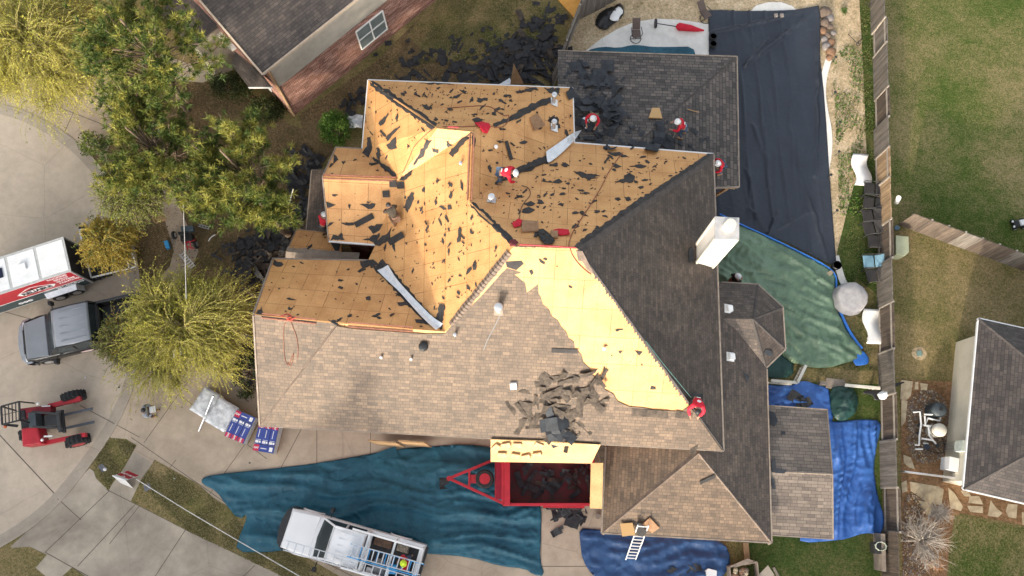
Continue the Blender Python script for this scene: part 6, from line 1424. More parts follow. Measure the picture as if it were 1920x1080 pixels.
onroof('flat_stone', [(1547, 513), (1555, 509), (1561, 513), (1552, 520)], m_stone, 'flat brown stone holding the green tarp down', 'stone', .22, .1)
def solar(px, py, label):
    p = P(px, py, 0); t = thing('garden_light', label, 'garden light', p, 0, 'solar lights in the sandy yard'); b = MB(); b.cyl((0, 0, 0), (0, 0, .55), .015, n=6); b.build('stake', m_dark, t); b = MB(); b.cyl((0, 0, .55), (0, 0, .62), .05, .08); b.dome((0, 0, .62), .08, .4); b.build('lamp_head', m_dark, t)
for i, (x, y) in enumerate(((1559, 118), (1558, 183), (1567, 239), (1565, 293), (1550, 336), (1561, 402))): solar(x, y, 'black stake garden light, %s one going down the yard' % ('first', 'second', 'third', 'fourth', 'fifth', 'last')[i])
# rocks at the pool corner
def rock(name, p, r, m, label, cat, group, seed, flat=.6):
    b = MB(); b.dome((0, 0, 0), r, flat, 9, 4, full=True); rr_ = random.Random(seed)
    b.v = [v * (1 + .35 * mn.noise(v * (2.2 / r) * .5 + Vector((seed, 0, 0)))) for v in b.v]; M_ = Matrix.Rotation(rr_.uniform(0, 6), 3, 'Z'); b.v = [M_ @ v + p for v in b.v]; single(b, name, m, label, cat, group)
m_rk = [M('brown_rock', (.20, .145, .11), .9, (.12, .09, .07), 3, bmp=.03), M('grey_rock', (.27, .24, .225), .9, (.18, .16, .15), 3, bmp=.03), M('orange_rock', (.27, .155, .09), .9, (.20, .115, .07), 3, bmp=.03)]
for i, (x, y, r_, k) in enumerate(((1546, 24, .38, 0), (1556, 34, .26, 1), (1545, 43, .3, 0), (1556, 50, .2, 0), (1543, 58, .24, 2), (1552, 66, .22, 0), (1545, 74, .2, 1), (1549, 86, .28, 1), (1558, 80, .24, 2), (1558, 98, .3, 2), (1555, 108, .2, 2), (1562, 62, .17, 1))):
    rock('garden_rock', P(x, y, .1), r_, m_rk[k], ('brown boulder' if k == 0 else 'grey boulder' if k == 1 else 'orange boulder') + ' in the rock border at the pool tarp corner', 'rock', ('brown' if k == 0 else 'grey' if k == 1 else 'orange') + ' boulders at the pool corner', i)
for i in range(11):
    a_ = i / 10; x = 378 + a_ * 62; y = 113 + 12 * math.sin(a_ * 3.0) - a_ * 8; rock('edging_stone', P(x, y, .06), .16, m_rk[1], 'pale edging stone round the planting bed by the brick house', 'stone', 'edging stones by the brick house', 60 + i)
cable('vine_coil', [(1590, 64, .1), (1598, 72, .1), (1606, 80, .2), (1612, 84, .15), (1608, 76, .2), (1616, 78, .1), (1610, 88, .1), (1604, 82, .2), (1618, 72, .1)], .02, m_dark, 'tangled black vine or cable in the sandy yard', 'tangle', roof=False)
cable('vine_coil', [(1622, 8, .2), (1628, 4, .3), (1632, 10, .2), (1626, 14, .2), (1634, 6, .2)], .02, m_dark, 'small dark twig tangle beside the fence at the top edge', 'tangle', roof=False)
# right lawns
t = thing('utility_box', 'pale green utility cabinet against the fence', 'utility box', P(1692, 462)); m_ub = M('utility_green', (.37, .39, .26), .6, (.31, .33, .22), 2)
b = MB(); prpx(b, [(1680, 441), (1704, 443), (1705, 472), (1698, 479), (1680, 478)], .8, .0); b.build('cabinet', m_ub, t, bevel=.03); b = MB(); prpx(b, [(1680, 441), (1689, 442), (1689, 474), (1680, 474)], .84, .8); b.build('lid', m_ub, t, bevel=.01); fixparent(t)
b = MB(); b.cyl(P(1681, 379, .6), P(1685, 371, 1.9), .12, n=14); single(b, 'vent_pipe', m_white, 'short thick white pipe at the fence corner', 'pipe')
b = MB(); b.cyl(P(1682, 427, .0), P(1682, 427, .12), .13); single(b, 'valve_cover', M('blue_cover', (.16, .27, .36), .7), 'round blue valve cover below the fence corner', 'cover')
t = thing('valve_box', 'green square valve lid in a worn ring of lawn', 'valve box', P(1723, 663)); b = MB(); b.prism([Vector((math.cos(k * .5) * .38, math.sin(k * .5) * .34, 0)) for k in range(13)], .012, .02); b.build('bare_ring', m_sand, t); b = MB(); b.box((0, 0, .04), (.26, .26, .06)); b.build('lid', M('lid_green', (.20, .30, .27), .7), t, bevel=.01)
t = thing('toy_car', 'small black toy car on the lawn at the right edge', 'toy car', P(1906, 422), R(8)); b = MB(); b.box((0, 0, .25), (.75, .42, .22), 0, None, .85); b.build('body', m_blackpl, t, bevel=.05); b = MB(); b.box((.1, 0, .4), (.34, .34, .14), 0, None, .8); b.build('canopy', m_wr, t, bevel=.04)
for s_ in (1, -1):
    for x in (-.24, .24): wheel(t, (x, s_ * .22, .12), (0, 1, 0), .12, .1)
    b = MB(); b.box((-.36, s_ * .14, .3), (.06, .1, .08)); b.build('headlight', m_white, t)
# flagstones
for i, px in enumerate(([(1690, 712), (1712, 715), (1708, 742), (1698, 752), (1688, 748)], [(1690, 750), (1702, 752), (1698, 790), (1690, 800)], [(1716, 716), (1722, 716), (1722, 730), (1715, 730)], [(1726, 718), (1740, 720), (1738, 732), (1727, 730)], [(1694, 852), (1708, 858), (1716, 880), (1704, 876), (1695, 868)], [(1706, 903), (1760, 912), (1770, 918), (1765, 948), (1735, 940), (1708, 920)], [(1722, 938), (1745, 942), (1760, 962), (1738, 966)], [(1778, 914), (1790, 925), (1806, 950), (1802, 958), (1782, 952)], [(1802, 920), (1816, 922), (1822, 932), (1808, 930)], [(1818, 930), (1836, 930), (1844, 946), (1816, 943)], [(1814, 948), (1843, 949), (1843, 962), (1820, 960)], [(1858, 938), (1868, 952), (1880, 962), (1872, 970), (1852, 967)], [(1890, 944), (1908, 946), (1906, 972), (1892, 970), (1886, 958)], [(1690, 905), (1700, 900), (1702, 920), (1692, 925)], [(1916, 960), (1930, 962), (1930, 985), (1918, 984)])):
    b = MB(); prpx(b, px, .05, .0); single(b, 'flagstone', m_stone, 'irregular tan flagstone in the garden path behind the cream bungalow', 'stone', 'flagstones in the garden path', bevel=.01)
# gravel
b = MB(); rg = random.Random(5)
for i in range(2200):
    x, y = rg.uniform(1700, 1780), rg.uniform(722, 868)
    if math.hypot((x - 1738) / 44, (y - 800) / 72) > 1: continue
    p = P(x, y, .03); s_ = rg.uniform(.02, .05); b.box(p, (s_ * 1.5, s_, s_), rg.choice((0, 0, 1, 2)), rg.uniform(0, 3))
for i in range(900):
    x, y = rg.uniform(1692, 1735), rg.uniform(925, 1080); p = P(x, y, .03); s_ = rg.uniform(.02, .05); b.box(p, (s_ * 1.5, s_, s_), rg.choice((0, 0, 1, 2)), rg.uniform(0, 3))
tag(b.build('gravel', [m_rk[0], m_rk[1], m_stone]), 'loose gravel around the pool pumps and below the flagstones', 'gravel', kind='stuff')
# pool equipment
t = thing('pool_filter', 'round dark grey filter tank against the cream wall', 'filter', (lambda p: Vector((p.x, p.y, 0)))(P(1762, 768, .8))); b = MB(); b.cyl((0, 0, 0), (0, 0, .75), .36); b.dome((0, 0, .75), .36, .45); b.build('tank', M('slate_tank', (.06, .075, .085), .5), t); b = MB(); b.cyl((0, 0, .88), (0, 0, .97), .08); b.build('cap', m_dark, t)
t = thing('pool_filter', 'round cream filter tank below the dark grey one', 'filter', (lambda p: Vector((p.x, p.y, 0)))(P(1764, 806, .9))); b = MB(); b.cyl((0, 0, 0), (0, 0, .85), .32); b.dome((0, 0, .85), .32, .5); b.build('tank', m_cream, t); b = MB(); b.tube([(.33 * math.cos(k * .5236), .33 * math.sin(k * .5236), .62) for k in range(13)], .02, 6); b.build('clamp', m_dark, t)
for i, pts in enumerate(([(1712, 773, .5), (1725, 772, .5), (1727, 795, .5), (1724, 815, .4), (1723, 834, .3)], [(1733, 777, .6), (1748, 777, .6), (1752, 770, .6)], [(1734, 780, .6), (1735, 797, .6), (1740, 784, .6), (1762, 789, .6), (1764, 780, .6)], [(1731, 797, .5), (1748, 799, .5)], [(1741, 800, .5), (1742, 816, .4), (1755, 832, .3)], [(1728, 822, .4), (1748, 825, .4)], [(1731, 831, .3), (1740, 832, .3)], [(1716, 842, .2), (1730, 842, .2)], [(1715, 834, .2), (1724, 834, .2)])):
    b = MB(); b.tube([P(*q) for q in pts], .045, 8, smooth=False); single(b, 'water_pipe', m_white, 'white plumbing pipe linking the pool pumps', 'pipe', 'white pipes of the pool equipment')
for i, (x, y) in enumerate(((1738, 838), (1758, 836), (1724, 797), (1722, 812))): b = MB(); b.cyl(P(x, y, .05), P(x, y, .4), .14 if i < 1 else .09); single(b, 'pump', m_blackpl if i else M('navy_pump', (.02, .03, .05), .5), ('round navy pump lid below the white pipes', 'black pump motor right of the navy lid', 'black valve on the white pipe, upper one', 'black valve on the white pipe, lower one')[i], 'pump', bevel=.01)
cable('hose', [(1765, 818, .1), (1772, 835, .1), (1768, 852, .1), (1738, 845, .1)], .018, m_dark, 'thin dark cable looping below the cream filter', 'cable', roof=False)
b = MB(); b.bar(P(1692, 884, .9), P(1795, 897, .9), .06, .5); single(b, 'garden_gate', m_alu, 'slim grey metal gate between fence and bungalow', 'gate')
# statue, hose, odds at the fence
t = thing('statue', 'small white garden figure on the fence top', 'statue', P(1657, 742, 1.75) + Vector((-.1, 0, 0))); b = MB(); b.dome((0, 0, .1), .2, 1.1, full=True); b.dome((0, .06, .36), .1, 1.1, full=True); b.dome((-.14, .02, .12), .1, 1, full=True); b.dome((.15, .0, .14), .09, 1, full=True); b.v = [v * (1 + .12 * mn.noise(v * 9)) for v in b.v]; b.build('figure', m_white, t)
tarp('black_cloth', [(1612, 735), (1640, 728), (1690, 716), (1690, 720), (1655, 735), (1648, 752), (1634, 752), (1632, 742), (1614, 740)], creases(.3, 1.5, 3, .1, 81, .1), m_blackpl, 'black netting draped over the fence beside the white figure', z=.3, step=.1, cat='netting')
t = thing('hose_reel', 'coil of pale green garden hose on a box by the fence', 'hose', P(1650, 1024, .9)); t.location.z = .42
b = MB(); b.box((0, -.1, .25), (.55, .5, .5)); b.build('box', m_dark, t, bevel=.02); b = MB(); b.tube([(.26 * math.cos(k * .7) * (1 + .1 * math.sin(k)), .2 * math.sin(k * .7), .55 + .01 * (k % 5)) for k in range(48)], .016, 5); b.build('hose', M('pale_hose', (.45, .50, .40), .6), t)
b = MB(); b.bar(P(1648, 1000, .5), P(1650, 1070, .5), .18, .9); single(b, 'post', m_oldwood, 'weathered timber post behind the hose reel', 'post')
# odds at the bottom edge
t = thing('planter_box', 'wooden planter box full of reddish stones at the bottom edge', 'planter box', P(1395, 1068)); bb = [P(1368, 1063, .6), P(1420, 1054, .6), P(1424, 1095, .6), P(1372, 1100, .6)]; b = MB()
for i in range(4): b.bar(bb[i] - Vector((0, 0, .3)), bb[(i + 1) % 4] - Vector((0, 0, .3)), .06, .6)
b.build('side', m_oldwood, t); b = MB(); prpx(b, [(1368, 1062), (1402, 1047), (1414, 1052), (1380, 1064)], .62, .58); b.build('lid', m_oldwood, t)
for i in range(16):
    b = MB(); b.dome(P(1374 + rnd.random() * 26, 1068 + rnd.random() * 14, .45), .12, .7, 8, 3, full=True); b.v = [v for v in b.v]; b.build('stone', rnd.choice([m_rk[2], m_rk[0], m_stone]), t)
fixparent(t)
b = MB(); prpx(b, [(1422, 1078), (1440, 1060), (1452, 1078), (1440, 1095)], .5, .45); single(b, 'paving_slab', m_gutter, 'grey slab leaning by the planter box', 'slab')
b = MB(); prpx(b, [(1324, 1070), (1328, 1066), (1344, 1070), (1344, 1080), (1326, 1084)], .5, .3); single(b, 'white_box', m_white, 'white open box on the navy tarp at the bottom edge', 'box')
b = MB(); b.cyl(P(1121, 968, 0), P(1121, 968, .25), .13); single(b, 'bucket', m_oldwood, 'small round brown lid beside the trailer tail', 'lid')
scatter('torn_shingle', [(1250, 1055), (1300, 1050), (1320, 1075), (1260, 1080)], 5, PV[:4], 'dark shingle on the navy tarp', 'shingles on the navy tarp', .05, on_ground=True, z0=.15, tilt=.1, seed=18)
scatter('torn_shingle', [(1450, 735), (1520, 740), (1520, 762), (1450, 760)], 3, PV[3:6], 'dark shingle on the rumpled blue tarp', 'shingles on the blue tarp', .02, on_ground=True, z0=.2, tilt=.1, seed=19, sc=(1, 1.5))
scatter('shingle_tab', [(815, 898), (835, 898), (835, 910), (815, 910)], 1, PV[3:4], 'single dark shingle in the middle of the teal tarp', None, .02, on_ground=True, z0=.12, tilt=.1, seed=20)
# ---------------------------------------------------------------- trees and shrubs
def leafmat(name, c, c2, tr=.25):
    m, t, b = NT(name); setp(b, .6, .25)
    oi = nd(t, 'NewGeometry'); col = mix(t, oi.outputs['Random Per Island'], c, c2)
    t.links.new(col, b.inputs['Base Color'])
    tl = nd(t, 'BsdfTranslucent', {'Color': col}); mx = nd(t, 'MixShader', {0: tr, 1: b.outputs[0], 2: tl.outputs[0]})
    t.links.new(mx.outputs[0], t.nodes['Material Output'].inputs[0]); return m
m_bark = M('bark', (.20, .145, .10), .95, (.11, .08, .06), 8, bmp=.03)
m_twig = M('grey_twig', (.50, .44, .37), .9, (.34, .29, .25), 6)
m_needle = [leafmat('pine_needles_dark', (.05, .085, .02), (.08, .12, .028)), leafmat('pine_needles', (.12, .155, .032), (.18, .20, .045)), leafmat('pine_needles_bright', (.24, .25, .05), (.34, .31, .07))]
def rdir(r, zmin=-1, zmax=1):
    z = r.uniform(zmin, zmax); a = r.uniform(0, 6.2832); q = math.sqrt(max(0, 1 - z * z)); return Vector((q * math.cos(a), q * math.sin(a), z))
def pine(label, top_px, zt, rx, ry, zc, base, nlimb=40, ntuft=520, seed=1, bright=.5, needle=.30, name='pine_tree', dead=0, mats=None):
    """crown centred under picture point top_px at height zc; base = ground point"""
    r = random.Random(seed); cc = P(top_px[0], top_px[1], zc); bs = Vector(base); t = thing(name, label, 'tree', bs)
    b = MB(); n = 9; path = [Vector((0, 0, 0)).lerp(cc - bs, (i / n) ** .9 if 0 else i / n) + Vector((.12 * math.sin(i * 1.3 + seed), .1 * math.cos(i * 1.7), 0)) * (i > 0) for i in range(n)] + [cc - bs + Vector((0, 0, zt - zc))]
    b.tube(path, [.20 * (1 - .085 * i) for i in range(len(path))], 8); b.build('trunk', m_bark, t)
    lb = MB(); tf = []
    for i in range(nlimb):
        d = rdir(r, -.55, 1); end = (cc - bs) + Vector((d.x * rx, d.y * ry, d.z * (zt - zc) * .9)) * r.uniform(.55, 1.0)
        k = r.uniform(.45, .98); p0 = path[0].lerp(path[-1], k * .95); 
        st = path[min(len(path) - 2, int(k * (len(path) - 1)))]
        mid = st.lerp(end, .55) + Vector((0, 0, r.uniform(-.1, .35))); pts = smooth([st, mid, end], 1, False); lb.tube(pts, [.03 * (1 - j / len(pts)) + .01 for j in range(len(pts))], 5)
        for _ in range(ntuft // nlimb):
            u = r.uniform(.35, 1.02) ** .6; q = st.lerp(mid, u * 2) if u < .5 else mid.lerp(end, u * 2 - 1)
            tf.append((q + rdir(r) * r.uniform(.05, .55), d))
    for _ in range(dead):
        d = rdir(r, -.3, .3); st = path[0].lerp(path[-1], r.uniform(.3, .7)); lb.tube([st, st + d * .8 + Vector((0, 0, .1)), st + d * 1.7], [.035, .025, .01], 5)
    lb.build('branches', m_bark, t)
    fb = MB(); vs_ = []; fs = []; ms_ = []
    for q, d in tf:
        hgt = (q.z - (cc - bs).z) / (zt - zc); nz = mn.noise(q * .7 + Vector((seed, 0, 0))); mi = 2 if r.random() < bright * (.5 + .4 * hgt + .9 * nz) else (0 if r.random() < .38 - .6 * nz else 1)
        ax = (d + Vector((0, 0, .9)) + rdir(r) * .5).normalized()
        for _ in range(26):
            dd = (ax * r.uniform(.1, 1.0) + rdir(r) * .75).normalized(); L = needle * r.uniform(.6, 1.1); sd_ = dd.cross(rdir(r)).normalized() * .016
            i0 = len(vs_); vs_ += [q - sd_, q + sd_, q + dd * L + sd_ * .3, q + dd * L - sd_ * .3]; fs.append((i0, i0 + 1, i0 + 2, i0 + 3)); ms_.append(mi)
    me = bpy.data.meshes.new('crown'); me.from_pydata([tuple(v) for v in vs_], [], fs)
    for m in (mats or m_needle): me.materials.append(m)
    me.polygons.foreach_set('material_index', ms_); me.update(); o = bpy.data.objects.new('crown', me); C.objects.link(o); o.parent = t
    return t
def feathery(label, px, zc, rx, ry, hz, base, ns, mats, seed=1, leaf=.075, nl=16, name='willow_tree', cat='tree', droop=.5, tw=None, twr=.010, up=.5, lw=.4):
    r = random.Random(seed); cc = P(px[0], px[1], zc); bs = Vector(base); t = thing(name, label, cat, bs); c0_ = cc - bs
    b = MB(); nl_ = 7; forks = []
    b.tube([Vector(), c0_ * .2 + Vector((0, 0, .1)), c0_ * .42], [.16, .13, .10], 8); b.build('trunk', m_bark, t)
    lb = MB(); hub = c0_ * .42
    for i in range(54):
        a = i * 2.399 + r.uniform(-.5, .5); q = math.sqrt((i + .5) / 54) * r.uniform(.8, 1.15); e = hub + Vector((math.cos(a) * rx * q * .72, math.sin(a) * ry * q * .72, (hz * .25 + c0_.z * .42) * (1 - q * .45)))
        mid = hub.lerp(e, .5) + Vector((0, 0, .15)); lb.tube([hub, mid, e], [.06, .04, .02], 5); forks.append((mid, e, a, q))
    vs_ = []; fs = []; ms_ = []
    for i in range(ns):
        mid, e, a, q = r.choice(forks); u = r.random(); st = mid.lerp(e, u); a2 = math.atan2(st.y - hub.y, st.x - hub.x) + r.gauss(0, 1.0)
        ln = r.uniform(.35, 1.0) * (rx + ry) / 2 * .52 * (.95 + .85 * mn.noise(Vector((math.cos(a) * 1.7, math.sin(a) * 1.7, seed)))); zup = r.uniform(.05, up) * ln
        pts = [st + Vector((math.cos(a2) * ln * s_, math.sin(a2) * ln * s_, zup * math.sin(s_ * 2.4) * 1.2 - droop * ln * s_ ** 2.2)) + rdir(r) * .03 for s_ in (0, .2, .4, .6, .8, 1.0)]
        lb.tube(pts, [twr * 1.3, twr * 1.1, twr * .9, twr * .7, twr * .5, twr * .3], 3, cap=False)
        mi = 0 if r.random() < .5 + .8 * mn.noise(st * .6 + Vector((seed, 3, 0))) else (1 if r.random() < .7 else 2)
        for k in range(nl):
            s_ = r.uniform(.12, 1.0) * 5; j = min(4, int(s_)); p = pts[j].lerp(pts[j + 1], s_ - j); dl = (pts[j + 1] - pts[j]).normalized()
            dd = (dl * .7 + rdir(r) * .9).normalized(); L = leaf * r.uniform(.7, 1.4); sd_ = dd.cross(rdir(r)).normalized() * leaf * lw * .5
            i0 = len(vs_); m2 = p + dd * L * .5; vs_ += [p, m2 + sd_, p + dd * L, m2 - sd_]; fs.append((i0, i0 + 1, i0 + 2, i0 + 3)); ms_.append(mi)
    lb.build('branches', tw or m_bark, t)
    if nl:
        me = bpy.data.meshes.new('crown'); me.from_pydata([tuple(v) for v in vs_], [], fs)
        for m in mats: me.materials.append(m)
        me.polygons.foreach_set('material_index', ms_); me.update(); o = bpy.data.objects.new('crown', me); C.objects.link(o); o.parent = t
    return t
def bush(label, px, rx, ry, hz, mats, n=2600, seed=1, leaf=.10, name='shrub'):
    r = random.Random(seed); p = P(px[0], px[1], 0); t = thing(name, label, 'shrub', p); b = MB()
    for i in range(9): d = rdir(r, .2, 1); b.tube([(0, 0, 0), (d.x * rx * .4, d.y * ry * .4, d.z * hz * .5), (d.x * rx * .8, d.y * ry * .8, d.z * hz * .85)], [.035, .025, .01], 5)
    b.build('stems', m_bark, t); vs_ = []; fs = []; ms_ = []
    cl = [(lambda d: Vector((d.x * rx * .72, d.y * ry * .72, hz * (.35 + .45 * max(0, d.z)))))(rdir(r, -.1, 1)) for _ in range(int(16 + n / 160))]
    for i in range(n):
        c_ = r.choice(cl); q = c_ + rdir(r) * r.random() ** .5 * min(rx, ry) * .42; q.z = max(.05, q.z)
        dd = rdir(r, -.2, 1); L = leaf * r.uniform(.7, 1.3); s_ = dd.cross(rdir(r)).normalized() * L * .3; i0 = len(vs_); vs_ += [q, q + dd * L * .5 + s_, q + dd * L, q + dd * L * .5 - s_]; fs.append((i0, i0 + 1, i0 + 2, i0 + 3))
        ms_.append(0 if mn.noise(c_ * 3) + r.uniform(-.3, .3) < 0 else 1)
    me = bpy.data.meshes.new('foliage'); me.from_pydata([tuple(v) for v in vs_], [], fs)
    for m in mats: me.materials.append(m)
    me.polygons.foreach_set('material_index', ms_); me.update(); o = bpy.data.objects.new('foliage', me); C.objects.link(o); o.parent = t
    return t
G0 = lambda x, y: P(x, y, 0)
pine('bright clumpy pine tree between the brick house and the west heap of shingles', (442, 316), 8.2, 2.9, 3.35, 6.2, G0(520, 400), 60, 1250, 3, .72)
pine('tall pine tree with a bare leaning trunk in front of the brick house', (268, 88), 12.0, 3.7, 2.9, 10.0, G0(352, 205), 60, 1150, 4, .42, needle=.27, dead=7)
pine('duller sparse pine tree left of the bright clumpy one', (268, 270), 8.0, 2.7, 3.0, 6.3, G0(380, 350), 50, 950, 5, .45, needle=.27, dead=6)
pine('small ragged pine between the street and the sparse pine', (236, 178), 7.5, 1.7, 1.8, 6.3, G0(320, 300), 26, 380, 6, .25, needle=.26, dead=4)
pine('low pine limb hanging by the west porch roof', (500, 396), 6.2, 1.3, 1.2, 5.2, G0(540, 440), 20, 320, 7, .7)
YG = [leafmat('yellow_green_leaves', (.50, .47, .07), (.62, .56, .12), .35), leafmat('lime_leaves', (.34, .37, .06), (.46, .45, .09), .35), leafmat('olive_leaves', (.18, .20, .045), (.26, .26, .06), .3)]
YO = [leafmat('golden_leaves', (.52, .33, .05), (.48, .40, .07), .35), leafmat('ochre_leaves', (.32, .26, .05), (.44, .31, .06), .35), leafmat('deep_green_leaves', (.07, .11, .03), (.13, .16, .04), .3)]
LG = [leafmat('soft_green_leaves', (.24, .29, .06), (.34, .36, .08), .35), leafmat('mid_green_leaves', (.12, .17, .035), (.2, .25, .05), .3), leafmat('dull_leaves', (.10, .12, .03), (.16, .17, .05), .3)]
m_ytwig = M('yellow_twig', (.40, .35, .11), .85, (.24, .20, .08), 5)
feathery('big feathery yellow green tree between the black pickup and the house', (344, 606), 4.2, 3.9, 3.6, 2.2, G0(385, 640), 4200, YG, 11, .08, 24, droop=.35, tw=m_ytwig)
feathery('feathery yellow green tree in the top left corner', (60, 70), 7.0, 4.6, 4.0, 3.0, G0(150, 160), 4600, YG, 12, .09, 22, droop=.45, tw=m_ytwig)
feathery('orange yellow shrub covering the open black trailer', (203, 447), 3.2, 1.8, 1.7, 1.6, G0(235, 480), 1500, YO, 13, .10, 16, name='shrub', cat='shrub', droop=.3, tw=m_ytwig)
feathery('pale green airy tree overhanging the curb above the orange shrub', (242, 358), 4.5, 2.3, 1.6, 1.6, G0(290, 400), 1300, LG, 14, .10, 14, droop=.4, tw=m_bark)
feathery('olive shrub under the left side of the big yellow tree', (240, 630), 2.6, 1.7, 1.7, 1.4, G0(262, 650), 1100, [YG[2], LG[1], YO[1]], 15, .10, 14, name='shrub', cat='shrub', droop=.3, tw=m_bark)
BG = [leafmat('bush_green', (.05, .12, .022), (.09, .19, .03), .3), leafmat('bush_green_light', (.11, .21, .035), (.16, .26, .05), .3)]
DG = [leafmat('dark_bush', (.018, .035, .012), (.035, .05, .016), .2), leafmat('dark_bush_light', (.05, .075, .02), (.09, .095, .03), .2)]
bush('round fresh green bush beside the stripped north west roof', (636, 256), .85, 1.1, 2.2, BG, 4200, 21)
bush('dark bush under the brick house entry', (392, 80), 1.5, 1.5, 1.6, DG, 5200, 22)
bush('dark bush in the angle below the brick house', (440, 175), 1.5, .9, 1.4, DG, 4200, 23)
bush('dark bush beside the brick house corner window', (505, 215), 1.1, .8, 1.2, DG, 3000, 24)
bush('low dark bush against the house under the yellow tree', (468, 700), .7, 1.6, 1.0, DG, 2600, 25)
bush('dark shrub at the curb left of the sparse pine', (188, 282), .7, .8, 1.8, [DG[1], LG[1]], 1600, 26)
bush('tiny green weeds clump on the sandy yard', (1583, 22), .25, .25, .2, BG, 200, 27, .06)
feathery('bare grey twiggy shrub behind the cream bungalow', (1735, 1015), 1.2, 1.5, 1.7, 1.2, G0(1712, 1010), 430, YO, 31, .06, 0, name='bare_shrub', cat='shrub', droop=.1, tw=m_twig, twr=.008, up=.8)
feathery('bare grey twiggy shrub nearest the flagstones', (1762, 958), .8, .85, .75, .7, G0(1750, 965), 150, YO, 32, .06, 0, name='bare_shrub', cat='shrub', droop=.1, tw=m_twig, twr=.008, up=.8)
feathery('small shrub with orange leaves among the bare twigs', (1748, 1056), .8, .4, .4, .5, G0(1745, 1056), 60, [leafmat('rust_leaves', (.42, .17, .05), (.5, .24, .08)), YO[0], YO[1]], 33, .09, 12, name='shrub', cat='shrub', droop=.2, tw=m_twig)
# weeds and leaf scatter as ground cover
def cover(name, region, n, mats, label, sz=.08, seed=1, up=.3, z=.015):
    r = random.Random(seed); vs_ = []; fs = []; ms_ = []; xs = [p[0] for p in region]; ys = [p[1] for p in region]; k = 0
    while k < n:
        x, y = r.uniform(min(xs), max(xs)), r.uniform(min(ys), max(ys))
        if not inpoly(x, y, region): continue
        p = P(x, y, 0)
        if mn.noise(p * .9 + Vector((seed, 0, 0))) + r.uniform(-.25, .35) < 0: continue
        k += 1; d = rdir(r, up * .3, up); s_ = sz * r.uniform(.5, 1.3); sd_ = d.cross(Vector((0, 0, 1))).normalized() * s_ * .35; p.z = z; i0 = len(vs_)
        vs_ += [p, p + d * s_ * .5 + sd_, p + d * s_, p + d * s_ * .5 - sd_]; fs.append((i0, i0 + 1, i0 + 2, i0 + 3)); ms_.append(r.randrange(len(mats)))
    me = bpy.data.meshes.new(name); me.from_pydata([tuple(v) for v in vs_], [], fs)
    for m in mats: me.materials.append(m)
    me.polygons.foreach_set('material_index', ms_); me.update(); o = bpy.data.objects.new(name, me); C.objects.link(o); return tag(o, label, 'ground cover', kind='stuff')
m_lf = [M('dead_leaf_brown', (.20, .11, .05), .9), M('dead_leaf_tan', (.34, .24, .12), .9), M('dead_leaf_dark', (.08, .05, .03), .9)]
m_bl1 = [leafmat('grass_blade_green', (.06, .11, .02), (.11, .16, .035)), leafmat('grass_blade_straw', (.30, .25, .12), (.38, .31, .17)), leafmat('grass_blade_olive', (.14, .15, .05), (.2, .19, .07))]
cover('fallen_leaves', [(215, 190), (430, 140), (545, 235), (600, 480), (480, 660), (262, 640), (250, 480)], 9000, m_lf, 'fallen brown leaves under the pines', .07, 51)
cover('fallen_leaves', [(560, 215), (700, 120), (790, 40), (900, 60), (980, 160), (700, 150), (640, 260)], 5000, m_lf, 'fallen brown leaves between the two houses', .06, 52)
cover('grass', [(176, 870), (206, 821), (256, 835), (202, 917)], 4500, m_bl1[1:], 'dry grass blades in the round patch by the curb', .06, 53, 1.0, .022)
cover('grass', [(262, 905), (290, 862), (402, 935), (470, 1000), (640, 1095), (560, 1095), (352, 995)], 14000, m_bl1[1:], 'dry grass blades on the strip beside the driveway', .06, 54, 1.0, .022)
cover('weeds', [(1560, 110), (1615, 60), (1620, 400), (1575, 420)], 2500, [BG[0], BG[1], m_bl1[2]], 'small green weeds growing through the sandy yard', .10, 55, 1.0)
cover('grass', [(1612, -10), (1640, -10), (1655, 420), (1660, 700), (1560, 690), (1575, 470), (1622, 350)], 14000, m_bl1[:1] + m_bl1[2:], 'green grass blades along the inner side of the fence', .07, 56, 1.0)
cover('grass', [(820, 0), (1040, 0), (1000, 110), (780, 120)], 14000, m_bl1, 'grass blades on the lawn north of the stripped roof', .06, 57, 1.0)

